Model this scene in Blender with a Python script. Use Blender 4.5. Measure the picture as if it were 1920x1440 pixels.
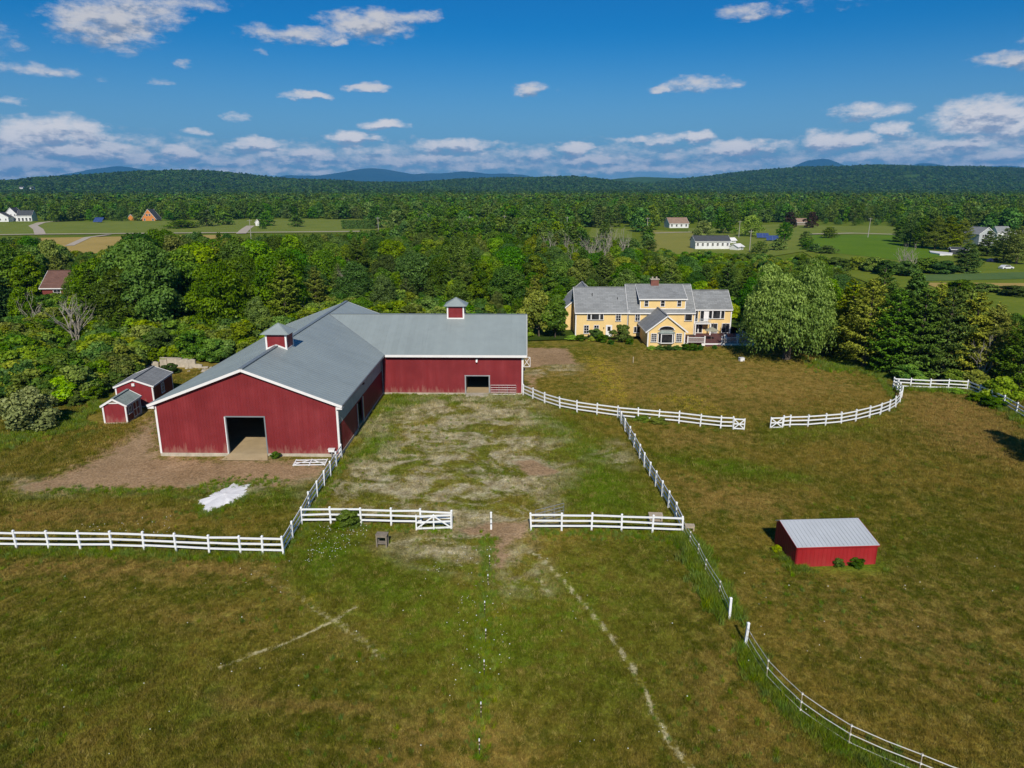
import bpy, bmesh, math, random
import numpy as np
from mathutils import Vector, Matrix, Euler

for _o in list(bpy.data.objects):
    bpy.data.objects.remove(_o, do_unlink=True)
SC = bpy.context.scene
COL = SC.collection
rnd = random.Random(7)
R = math.radians

# ------------------------------------------------------------------ camera
CAM_H, PITCH, FPX = 26.0, R(15.5), 1331.0
cd = bpy.data.cameras.new('camera')
cd.sensor_width = 36.0
cd.lens = 36.0 * FPX / 1920.0
cd.clip_start, cd.clip_end = 0.5, 80000
cam = bpy.data.objects.new('camera', cd)
cam.location = (0, 0, CAM_H)
cam.rotation_euler = (R(90) - PITCH, 0, 0)
COL.objects.link(cam)
SC.camera = cam

def G(px, py, h=0.0):
    """survey of the photograph: the point at height h seen at pixel (px, py) of the 1920x1440 picture"""
    u, v = (px - 960) / FPX, (py - 720) / FPX
    dy = math.cos(PITCH) - v * math.sin(PITCH)
    dz = -math.sin(PITCH) - v * math.cos(PITCH)
    t = (h - CAM_H) / dz
    return (u * t, dy * t)

def DIR(px, py):
    u, v = (px - 960) / FPX, (py - 720) / FPX
    d = Vector((u, math.cos(PITCH) - v * math.sin(PITCH), -math.sin(PITCH) - v * math.cos(PITCH))).normalized()
    return math.atan2(d.x, d.y), math.asin(d.z)

# ------------------------------------------------------------------ light and sky
SUN_EL, SUN_AZ = R(38), R(2.0)          # the sun stands behind the viewer, a little to the right
sunvec = Vector((math.sin(SUN_AZ) * math.cos(SUN_EL), -math.cos(SUN_AZ) * math.cos(SUN_EL), math.sin(SUN_EL)))
sl = bpy.data.lights.new('sun', 'SUN')
sl.energy, sl.angle, sl.color = 4.6, R(0.53), (1.0, 0.945, 0.85)
so = bpy.data.objects.new('sun', sl)
so.rotation_euler = (-sunvec).to_track_quat('-Z', 'Y').to_euler()
so.location = (0, -40, 80)
COL.objects.link(so)

SC.view_settings.view_transform = 'Standard'
SC.view_settings.look = 'None'
SC.view_settings.exposure = 0.0
SC.view_settings.gamma = 1.0
SC.view_settings.use_curve_mapping = False
SC.render.engine = 'CYCLES'
cy = SC.cycles
cy.max_bounces, cy.diffuse_bounces, cy.glossy_bounces = 5, 3, 2
cy.transmission_bounces, cy.transparent_max_bounces, cy.volume_bounces = 3, 6, 0
cy.use_denoising = True
cy.caustics_reflective = cy.caustics_refractive = False
cy.sample_clamp_indirect = 6

CLOUDS = [  # px, py, half width, half height, weight
    (960, 302, 1500, 30, .50), (1780, 285, 260, 32, .62), (100, 285, 300, 36, .62), (600, 292, 330, 24, .55), (1150, 296, 300, 22, .55),
    (205, 42, 100, 38, .98), (250, 20, 95, 28, .85), (340, 6, 90, 10, .6),
    (560, 66, 110, 13, .8), (690, 45, 88, 21, .98), (770, 33, 66, 11, .7), (640, 82, 20, 8, .8),
    (60, 132, 105, 9, .62), (25, 190, 36, 6, .55), (500, 98, 16, 7, .5), (355, 118, 24, 6, .5), (300, 150, 24, 6, .5),
    (575, 180, 46, 8, 1.0), (686, 164, 40, 7, .95), (995, 170, 40, 11, 1.0), (1310, 158, 62, 13, .75), (1252, 166, 26, 7, .8),
    (1415, 20, 66, 11, .7), (1900, 112, 62, 14, 1.0), (1625, 208, 70, 14, .85), (1672, 243, 46, 11, 1.0),
    (1850, 222, 105, 30, 1.15), (1900, 240, 80, 22, 1.0), (440, 217, 22, 6, .5), (370, 247, 28, 5, .7),
    (100, 248, 105, 24, 1.1), (30, 262, 90, 26, 1.0), (160, 282, 150, 16, 1.0), (40, 308, 110, 13, .95), (255, 298, 70, 12, .9),
    (472, 270, 48, 12, 1.1), (335, 286, 48, 14, 1.1), (660, 255, 54, 11, 1.15), (722, 232, 38, 9, 1.0), (565, 289, 110, 13, .85),
    (855, 271, 84, 13, 1.05), (770, 300, 170, 13, .85), (420, 303, 110, 11, .8), (570, 304, 80, 9, .85), (700, 285, 60, 10, .7),
    (1078, 278, 30, 12, 1.1), (1110, 300, 92, 11, .95), (1000, 288, 62, 11, .8), (1235, 262, 86, 9, .85), (1312, 256, 30, 10, 1.0),
    (1388, 276, 76, 15, 1.15), (1345, 309, 105, 9, .8), (1570, 263, 76, 16, 1.15), (1795, 268, 84, 13, 1.0), (1885, 290, 80, 14, .9),
    (1690, 292, 160, 10, .75), (1200, 318, 200, 8, .75), (500, 322, 240, 8, .7), (900, 312, 150, 10, .75), (1560, 300, 120, 8, .7), (60, 328, 160, 8, .75),
    (1820, 312, 160, 9, .75), (1600, -60, 160, 40, .7), (700, -90, 220, 30, .7), (-150, 60, 150, 35, .8), (2080, 60, 140, 30, .8)]

def build_world():
    w = bpy.data.worlds.new('World')
    SC.world = w
    w.use_nodes = True
    nt = w.node_tree
    N, L = nt.nodes, nt.links
    N.clear()
    def nd(t, **kw):
        n = N.new(t)
        for k, v in kw.items():
            setattr(n, k, v)
        return n
    def mth(op, a, b=None, c=None, clamp=False):
        n = nd('ShaderNodeMath', operation=op, use_clamp=clamp)
        for i, v in enumerate((a, b, c)):
            if v is None:
                continue
            if isinstance(v, (int, float)):
                n.inputs[i].default_value = v
            else:
                L.new(v, n.inputs[i])
        return n.outputs[0]
    def vm(op, a, b=None, c=None):
        n = nd('ShaderNodeVectorMath', operation=op)
        for i, v in enumerate((a, b, c)):
            if v is None:
                continue
            if isinstance(v, tuple):
                n.inputs[i].default_value = v
            else:
                L.new(v, n.inputs[i])
        return n.outputs['Value'] if op in ('DOT_PRODUCT', 'LENGTH') else n.outputs['Vector']
    sky = nd('ShaderNodeTexSky', sky_type='NISHITA')
    sky.sun_disc = False
    sky.sun_elevation = SUN_EL
    sky.sun_rotation = R(180) - SUN_AZ
    sky.altitude = 200
    sky.air_density, sky.dust_density, sky.ozone_density = 1.0, 0.3, 2.2
    hs = nd('ShaderNodeHueSaturation')
    hs.inputs['Hue'].default_value = 0.492
    hs.inputs['Saturation'].default_value = 1.38
    hs.inputs['Value'].default_value = 0.92
    L.new(sky.outputs[0], hs.inputs['Color'])
    deep = nd('ShaderNodeMix', data_type='RGBA', blend_type='MULTIPLY')    # clear deep blue of a dry summer day
    deep.inputs[0].default_value = 1.0
    deep.inputs[7].default_value = (.05, .52, .84, 1)
    L.new(hs.outputs[0], deep.inputs[6])
    tc = nd('ShaderNodeTexCoord')
    sp = nd('ShaderNodeSeparateXYZ')
    L.new(tc.outputs['Generated'], sp.inputs[0])
    az = mth('ARCTAN2', sp.outputs['X'], sp.outputs['Y'])
    azm = mth('SUBTRACT', mth('PINGPONG', mth('ADD', az, 0.74), 1.48), 0.74)   # the same kind of sky all the way round
    el = mth('ARCSINE', sp.outputs['Z'])
    cb = nd('ShaderNodeCombineXYZ')
    L.new(azm, cb.inputs['X']); L.new(el, cb.inputs['Y'])
    uv = cb.outputs[0]
    # ragged outlines: the position is bent by noise before the clouds are measured
    cb2 = nd('ShaderNodeCombineXYZ')
    L.new(az, cb2.inputs['X']); L.new(mth('MULTIPLY', el, 2.1), cb2.inputs['Y'])
    def noise(vec, scale, detail, rough=0.55):
        n = nd('ShaderNodeTexNoise')
        n.inputs['Scale'].default_value = scale
        n.inputs['Detail'].default_value = detail
        n.inputs['Roughness'].default_value = rough
        L.new(vec, n.inputs['Vector'])
        return n
    n1 = noise(cb2.outputs[0], 22, 6, .6)
    warp = vm('MULTIPLY', vm('SUBTRACT', n1.outputs['Color'], (.5, .5, .5)), (.075, .022, 0))
    uvw = vm('ADD', uv, warp)
    def field(vec):
        acc = None
        for (px, py, rx, ry, wt) in CLOUDS:
            a, e = DIR(px, py)
            a2, e2 = DIR(px + rx, py)
            sx = 1.0 / abs(a2 - a) / 1.25
            sy = FPX / ry / 1.25
            d = vm('MULTIPLY_ADD', vec, (sx, sy, 0), (-a * sx, -e * sy, 0))
            q = vm('DOT_PRODUCT', d, d)
            b = mth('MULTIPLY_ADD', q, -wt, wt)
            acc = b if acc is None else mth('MAXIMUM', acc, b)
        return acc
    n2 = noise(cb2.outputs[0], 40, 8, .64)
    den = mth('ADD', field(uvw), mth('MULTIPLY_ADD', n2.outputs['Fac'], 1.9, -1.16))
    up = field(vm('ADD', uvw, (0.0, 0.0075, 0)))
    n3 = noise(vm('ADD', cb2.outputs[0], (0.0, 0.012, 0)), 46, 5, .62)
    dup = mth('ADD', up, mth('MULTIPLY_ADD', n3.outputs['Fac'], 1.9, -1.16))
    def ramp(v, a, b, lo, hi):
        n = nd('ShaderNodeMapRange', interpolation_type='SMOOTHSTEP')
        L.new(v, n.inputs['Value'])
        for k, x in zip(('From Min', 'From Max', 'To Min', 'To Max'), (a, b, lo, hi)):
            n.inputs[k].default_value = x
        return n.outputs['Result']
    alpha = ramp(den, -.18, .85, 0, .95)
    relief = mth('SUBTRACT', den, dup)
    lit = ramp(mth('ADD', mth('MULTIPLY', dup, -.55), mth('MULTIPLY', relief, 1.15)), -1.0, .08, 0, 1)   # little cloud above: sunlit top; much: grey base
    mixc = nd('ShaderNodeMix', data_type='RGBA')
    mixl = nd('ShaderNodeMix', data_type='RGBA')      # low clouds coloured brighter than high ones, to offset the haze before them
    mixl.inputs[6].default_value = (6.6, 6.4, 6.4, 1)
    mixl.inputs[7].default_value = (11.5, 10.6, 9.8, 1)
    L.new(ramp(el, .02, .17, 1, 0), mixl.inputs[0])
    mixg = nd('ShaderNodeMix', data_type='RGBA')
    mixg.inputs[6].default_value = (2.3, 2.85, 3.9, 1)
    mixg.inputs[7].default_value = (3.9, 4.3, 5.4, 1)
    L.new(ramp(el, .02, .17, 1, 0), mixg.inputs[0])
    L.new(mixg.outputs[2], mixc.inputs[6]); L.new(mixl.outputs[2], mixc.inputs[7])
    L.new(lit, mixc.inputs[0])
    # pale veil low over the horizon
    veil = ramp(el, -.01, .2, .72, 0)
    mv = nd('ShaderNodeMix', data_type='RGBA')
    mv.inputs[7].default_value = (3.4, 4.5, 6.0, 1)
    L.new(veil, mv.inputs[0]); L.new(deep.outputs[2], mv.inputs[6])
    mx = nd('ShaderNodeMix', data_type='RGBA')
    L.new(alpha, mx.inputs[0]); L.new(mv.outputs[2], mx.inputs[6]); L.new(mixc.outputs[2], mx.inputs[7])
    bg = nd('ShaderNodeBackground')
    bg.inputs['Strength'].default_value = 0.1
    L.new(mx.outputs[2], bg.inputs['Color'])
    out = nd('ShaderNodeOutputWorld')
    L.new(bg.outputs[0], out.inputs['Surface'])
    w.cycles.sampling_method = 'MANUAL'
    w.cycles.sample_map_resolution = 512
build_world()

# ------------------------------------------------------------------ material helpers
class NT:
    def __init__(self, name):
        self.m = bpy.data.materials.new(name)
        self.m.use_nodes = True
        self.t = self.m.node_tree
        self.t.nodes.clear()
        self.out = self.n('ShaderNodeOutputMaterial')
    def n(self, ty, **kw):
        x = self.t.nodes.new(ty)
        for k, v in kw.items():
            setattr(x, k, v)
        return x
    def l(self, a, b):
        self.t.links.new(a, b)
    def put(self, sock, v):
        if v is None:
            return
        if isinstance(v, (int, float)):
            sock.default_value = v
        elif isinstance(v, tuple):
            sock.default_value = v if len(v) == len(sock.default_value) else v + (1.0,)
        else:
            self.l(v, sock)
    def math(self, op, a, b=None, c=None, clamp=False):
        x = self.n('ShaderNodeMath', operation=op, use_clamp=clamp)
        for i, v in enumerate((a, b, c)):
            self.put(x.inputs[i], v)
        return x.outputs[0]
    def mix(self, f, a, b, mode='MIX'):
        x = self.n('ShaderNodeMix', data_type='RGBA', blend_type=mode)
        self.put(x.inputs[0], f); self.put(x.inputs[6], a); self.put(x.inputs[7], b)
        return x.outputs[2]
    def noise(self, vec, scale, detail=3, rough=.55, dist=0):
        x = self.n('ShaderNodeTexNoise')
        self.put(x.inputs['Scale'], scale); self.put(x.inputs['Detail'], detail)
        self.put(x.inputs['Roughness'], rough); self.put(x.inputs['Distortion'], dist)
        if vec is not None:
            self.l(vec, x.inputs['Vector'])
        return x.outputs['Fac']
    def ramp(self, v, a, b, lo=0., hi=1.):
        x = self.n('ShaderNodeMapRange')
        self.put(x.inputs['Value'], v)
        for k, q in zip(('From Min', 'From Max', 'To Min', 'To Max'), (a, b, lo, hi)):
            x.inputs[k].default_value = q
        return x.outputs['Result']
    def scale(self, vec, s):
        x = self.n('ShaderNodeVectorMath', operation='MULTIPLY')
        self.l(vec, x.inputs[0]); x.inputs[1].default_value = s
        return x.outputs[0]
    def pos(self):
        return self.n('ShaderNodeNewGeometry').outputs['Position']
    def obj(self):
        return self.n('ShaderNodeTexCoord').outputs['Object']
    def attr(self, name, kind='GEOMETRY'):
        return self.n('ShaderNodeAttribute', attribute_name=name, attribute_type=kind).outputs['Fac']
    def bump(self, h, strength, dist=.02):
        x = self.n('ShaderNodeBump')
        x.inputs['Strength'].default_value = strength
        x.inputs['Distance'].default_value = dist
        self.l(h, x.inputs['Height'])
        return x.outputs[0]
    def bsdf(self, color, rough=.6, spec=.3, metal=0, normal=None):
        b = self.n('ShaderNodeBsdfPrincipled')
        self.put(b.inputs['Base Color'], color); self.put(b.inputs['Roughness'], rough)
        self.put(b.inputs['Specular IOR Level'], spec); self.put(b.inputs['Metallic'], metal)
        if normal is not None:
            self.l(normal, b.inputs['Normal'])
        self.l(b.outputs[0], self.out.inputs['Surface'])
        return self.m

def plain(name, c, rough=.6, spec=.3, metal=0, var=.18, scale=1.3):
    """painted or weathered surface: colour with blotches and fine grain"""
    t = NT(name)
    p = t.pos()
    a = t.noise(p, scale, 5, .6)
    b = t.noise(p, scale * 14, 2)
    f = t.math('ADD', t.ramp(a, .25, .75, -var, var), t.ramp(b, .3, .7, -var * .4, var * .4))
    f = t.math('ADD', f, 1.0)
    col = t.mix(1.0, c + (1,), (1, 1, 1, 1), 'MULTIPLY')
    x = t.n('ShaderNodeVectorMath', operation='SCALE')
    t.l(col, x.inputs[0]); t.l(f, x.inputs['Scale'])
    return t.bsdf(x.outputs[0], rough, spec, metal)

def m_red(name, c, foot=.42):
    t = NT(name)
    p = t.pos()
    st = t.noise(t.scale(p, (1.6, 1.6, .09)), 1.0, 5, .65)       # streaks that run down the sheets
    bl = t.noise(p, .35, 4)
    sheet = t.noise(t.scale(p, (1.05, 1.05, .001)), 1.0, 1)
    c1 = t.mix(t.ramp(st, .35, .75), c, tuple(min(1, x * 1.16 + .015) for x in c))
    c2 = t.mix(t.ramp(bl, .3, .7), c1, tuple(x * .78 for x in c))
    t2 = t.mix(t.ramp(sheet, .52, .62, 0, .18), c2, tuple(x * .6 for x in c))
    sx = t.n('ShaderNodeSeparateXYZ'); t.l(p, sx.inputs[0])
    lowz = t.math('ADD', sx.outputs['Z'], t.ramp(t.noise(t.scale(p, (2.5, 2.5, .5)), 1.0, 4, .7), .3, .7, -.75, .75))
    faded = t.mix(t.ramp(lowz, .1, .9, foot, 0), t2, (.40, .22, .16))  # splash-faded foot of the wall
    scr = t.noise(t.scale(p, (3, 3, 1.1)), 1.3, 6, .75)
    faded = t.mix(t.ramp(scr, .64, .74, 0, .28), faded, (.45, .2, .19))
    return t.bsdf(faded, .55, .25)

def m_metal_roof(name, c, rough=.45, across=None):
    t = NT(name)
    p = t.pos()
    bl = t.noise(p, .12, 5, .6)
    st = t.noise(t.scale(p, (.9, .9, .15)), 1.0, 4, .6)
    f = t.math('ADD', t.ramp(bl, .3, .7, .93, 1.07), t.ramp(st, .3, .7, -.04, .04))
    if across is not None:
        # sheets laid side by side differ a little, and rain has left runs down them
        sx = t.n('ShaderNodeSeparateXYZ'); t.l(p, sx.inputs[0])
        w = t.n('ShaderNodeTexWhiteNoise', noise_dimensions='1D')
        t.l(t.math('FLOOR', t.math('MULTIPLY', sx.outputs['XY'[across]], 1 / .92)), w.inputs['W'])
        f = t.math('ADD', f, t.ramp(w.outputs['Value'], 0, 1, -.035, .035))
        runs = t.noise(t.scale(p, (.12, 2.6, .12) if across else (2.6, .12, .12)), 1.0, 4, .65)
        f = t.math('ADD', f, t.ramp(runs, .55, .75, 0, -.10))
    x = t.n('ShaderNodeVectorMath', operation='SCALE')
    x.inputs[0].default_value = c
    t.l(f, x.inputs['Scale'])
    return t.bsdf(x.outputs[0], rough, .35)

def m_shingle(name, c):
    t = NT(name)
    p = t.pos()
    br = t.n('ShaderNodeTexBrick')
    br.inputs['Scale'].default_value = 1.0
    br.inputs['Brick Width'].default_value = .9
    br.inputs['Row Height'].default_value = .3
    br.inputs['Mortar Size'].default_value = .02
    br.inputs['Color1'].default_value = tuple(x * .82 for x in c) + (1,)
    br.inputs['Color2'].default_value = tuple(x * 1.2 for x in c) + (1,)
    br.inputs['Mortar'].default_value = tuple(x * .5 for x in c) + (1,)
    t.l(t.n('ShaderNodeTexCoord').outputs['Object'], br.inputs['Vector'])
    bl = t.noise(p, .5, 5, .65)
    col = t.mix(t.ramp(bl, .35, .7, 0, .5), br.outputs[0], tuple(x * 1.25 for x in c))
    g = t.noise(p, 9, 2)
    col = t.mix(t.ramp(g, .4, .7, 0, .4), col, tuple(x * .65 for x in c))
    return t.bsdf(col, .85, .15)

def m_clapboard(name, c):
    t = NT(name)
    p = t.pos()
    w = t.n('ShaderNodeTexWave', wave_type='BANDS', bands_direction='Z', wave_profile='SAW')
    w.inputs['Scale'].default_value = 2.6
    t.l(p, w.inputs['Vector'])
    bl = t.noise(p, .7, 4)
    col = t.mix(t.ramp(bl, .3, .7), tuple(x * .9 for x in c), tuple(min(1, x * 1.06) for x in c))
    return t.bsdf(col, .6, .2, 0, t.bump(w.outputs['Fac'], .35, .02))

def m_glass(name='window_glass'):
    t = NT(name)
    p = t.pos()
    a = t.noise(p, .9, 3)
    col = t.mix(t.ramp(a, .4, .65), (.012, .013, .016), (.05, .05, .052))
    return t.bsdf(col, .06, .55)

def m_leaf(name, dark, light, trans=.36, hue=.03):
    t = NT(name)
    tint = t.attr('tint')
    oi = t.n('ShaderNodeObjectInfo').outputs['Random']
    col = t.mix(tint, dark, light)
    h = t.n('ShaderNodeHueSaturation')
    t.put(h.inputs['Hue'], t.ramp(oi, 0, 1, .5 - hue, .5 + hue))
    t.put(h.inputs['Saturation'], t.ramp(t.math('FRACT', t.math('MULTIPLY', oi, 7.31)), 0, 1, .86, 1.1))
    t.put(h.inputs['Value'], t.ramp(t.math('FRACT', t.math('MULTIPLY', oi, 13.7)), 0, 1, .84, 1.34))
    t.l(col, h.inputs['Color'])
    d = t.n('ShaderNodeBsdfDiffuse'); t.l(h.outputs[0], d.inputs['Color'])
    tr = t.n('ShaderNodeBsdfTranslucent')
    t.l(t.mix(1.0, h.outputs[0], (1.15, 1.1, .5, 1), 'MULTIPLY'), tr.inputs['Color'])
    ms = t.n('ShaderNodeMixShader'); ms.inputs[0].default_value = trans
    t.l(d.outputs[0], ms.inputs[1]); t.l(tr.outputs[0], ms.inputs[2])
    gl = t.n('ShaderNodeBsdfGlossy'); gl.inputs['Roughness'].default_value = .45
    gl.inputs['Color'].default_value = (.9, .95, 1, 1)
    m2 = t.n('ShaderNodeMixShader'); m2.inputs[0].default_value = .008
    t.l(ms.outputs[0], m2.inputs[1]); t.l(gl.outputs[0], m2.inputs[2])
    t.l(m2.outputs[0], t.out.inputs['Surface'])
    return t.m

M = {}
M['red'] = m_red('red_metal_siding', (.235, .024, .027))
M['red_shed'] = m_red('red_shed_siding', (.25, .026, .030))
M['red_run'] = m_red('red_run_in_siding', (.37, .018, .02), .06)
M['roof'] = m_metal_roof('grey_metal_roofing', (.285, .325, .312), .45, 1)
M['roof_wing'] = m_metal_roof('grey_metal_roofing_wing', (.285, .325, .312), .45, 0)
M['roof_cap'] = m_metal_roof('ridge_cap_metal', (.20, .225, .23))
M['roof_silver'] = m_metal_roof('galvanised_roofing', (.50, .52, .53), .4)
M['eave_panel'] = plain('pale_translucent_panel', (.36, .40, .36), .5, .3)
M['trim'] = plain('white_trim_paint', (.80, .77, .73), .5, .3, 0, .06)
M['vinyl'] = plain('white_vinyl', (.82, .82, .80), .4, .4, 0, .05, 3)
M['concrete'] = plain('pale_concrete', (.46, .40, .31), .9, .1, 0, .3)
M['arena_sand'] = plain('arena_sand', (.44, .33, .19), .95, .05, 0, .14, .8)
M['inside'] = plain('barn_lining_boards', (.10, .075, .05), .9, .1)
M['galv'] = plain('galvanised_tube', (.33, .34, .34), .45, .5, .5)
M['shingle'] = m_shingle('grey_asphalt_shingle', (.25, .255, .25))
M['shingle_dark'] = m_shingle('dark_asphalt_shingle', (.075, .08, .085))
M['shingle_green'] = m_shingle('greenish_shingle', (.29, .33, .29))
M['shingle_brown'] = m_shingle('brown_shingle', (.16, .085, .065))
M['shingle_tan'] = m_shingle('tan_shingle', (.30, .20, .14))
M['yellow'] = m_clapboard('yellow_clapboard', (.82, .58, .245))
M['white_board'] = m_clapboard('white_clapboard', (.74, .73, .70))
M['brownred'] = m_clapboard('red_brown_clapboard', (.20, .05, .038))
M['orange'] = m_clapboard('orange_stained_boards', (.60, .22, .05))
M['greyboard'] = m_clapboard('grey_clapboard', (.45, .47, .47))
M['glass'] = m_glass()
M['brick'] = plain('red_brick', (.24, .10, .075), .9, .1, 0, .25, 3)
M['deck'] = plain('red_brown_deck_boards', (.13, .055, .05), .8, .2)
M['wood_grey'] = plain('weathered_wood', (.24, .20, .15), .9, .1, 0, .25, 4)
M['wood_pale'] = plain('pale_wood', (.45, .37, .26), .9, .1, 0, .2, 4)
M['bark'] = plain('bark', (.11, .085, .065), .95, .05, 0, .3, 5)
M['bark_pale'] = plain('pale_dead_bark', (.34, .30, .24), .95, .05, 0, .2, 5)
M['gypsum'] = plain('white_stone_dust', (.80, .78, .76), .95, .05, 0, .12, 1.2)
M['black'] = plain('black_plastic', (.02, .02, .02), .5, .4)
M['tape'] = plain('white_tape', (.75, .73, .66), .6, .2, 0, .05)
M['solar'] = plain('solar_glass', (.045, .075, .20), .15, .6, 0, .1)
M['alu'] = plain('aluminium', (.55, .56, .57), .4, .4, .6)
M['canvas'] = plain('faded_canvas', (.33, .31, .22), .9, .1)
M['stone'] = plain('pale_stone', (.40, .35, .27), .95, .05, 0, .3, 2)
M['pole'] = plain('weathered_pole', (.36, .33, .29), .9, .1, 0, .2, 3)
M['road'] = plain('asphalt', (.20, .19, .18), .9, .1, 0, .12, .2)
M['road_pale'] = plain('gravel_drive', (.47, .40, .31), .95, .05, 0, .12, .3)
M['leaf_dark'] = m_leaf('leaves_dark_green', (0.043, 0.095, 0.0080), (0.118, 0.221, 0.0167))
M['leaf_mid'] = m_leaf('leaves_mid_green', (0.065, 0.140, 0.0080), (0.194, 0.317, 0.0167))
M['leaf_yel'] = m_leaf('leaves_yellow_green', (0.134, 0.235, 0.0066), (0.364, 0.474, 0.0146))
M['leaf_scrub'] = m_leaf('leaves_scrub', (0.060, 0.128, 0.0066), (0.239, 0.327, 0.0188), .25, .035)
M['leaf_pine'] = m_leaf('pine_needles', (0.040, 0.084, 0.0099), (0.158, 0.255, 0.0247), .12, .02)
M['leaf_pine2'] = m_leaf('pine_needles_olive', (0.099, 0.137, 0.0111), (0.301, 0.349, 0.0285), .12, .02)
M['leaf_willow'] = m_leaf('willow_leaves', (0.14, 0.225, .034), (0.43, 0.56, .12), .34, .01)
M['leaf_grey'] = m_leaf('grey_green_leaves', (0.150, 0.195, 0.0466), (0.342, 0.380, 0.1045), .2, .01)
M['leaf_purple'] = m_leaf('purple_leaves', (0.021, 0.017, 0.0095), (0.070, 0.041, 0.0209), .15, .01)
M['leaf_hill'] = m_leaf('hillside_leaves', (.055, .115, .014), (.080, .150, .018), .2, .015)
M['leaf_far'] = m_leaf('far_leaves', (0.043, 0.098, 0.0106), (0.140, 0.243, 0.0209), .1, .03)
M['leaf_weed'] = m_leaf('tall_weeds', (0.075, 0.140, 0.0080), (0.251, 0.317, 0.0230), .25, .03)

# ------------------------------------------------------------------ object helpers
def link(o, parent=None):
    COL.objects.link(o)
    if parent is not None:
        o.parent = parent
    return o

def tag(o, label=None, cat=None, group=None, kind=None):
    if label: o['label'] = label
    if cat: o['category'] = cat
    if group: o['group'] = group
    if kind: o['kind'] = kind
    return o

def empty(name, loc=(0, 0, 0), rz=0, label=None, cat=None, group=None):
    o = bpy.data.objects.new(name, None)
    o.empty_display_size = .3
    o.location = loc
    o.rotation_euler = (0, 0, rz)
    link(o)
    return tag(o, label, cat, group)

ORD = ['first', 'second', 'third', 'fourth', 'fifth', 'sixth', 'seventh', 'eighth', 'ninth', 'tenth', 'eleventh', 'twelfth', 'thirteenth', 'fourteenth', 'fifteenth', 'sixteenth', 'seventeenth', 'eighteenth', 'nineteenth', 'twentieth', 'twenty-first', 'twenty-second']

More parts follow.
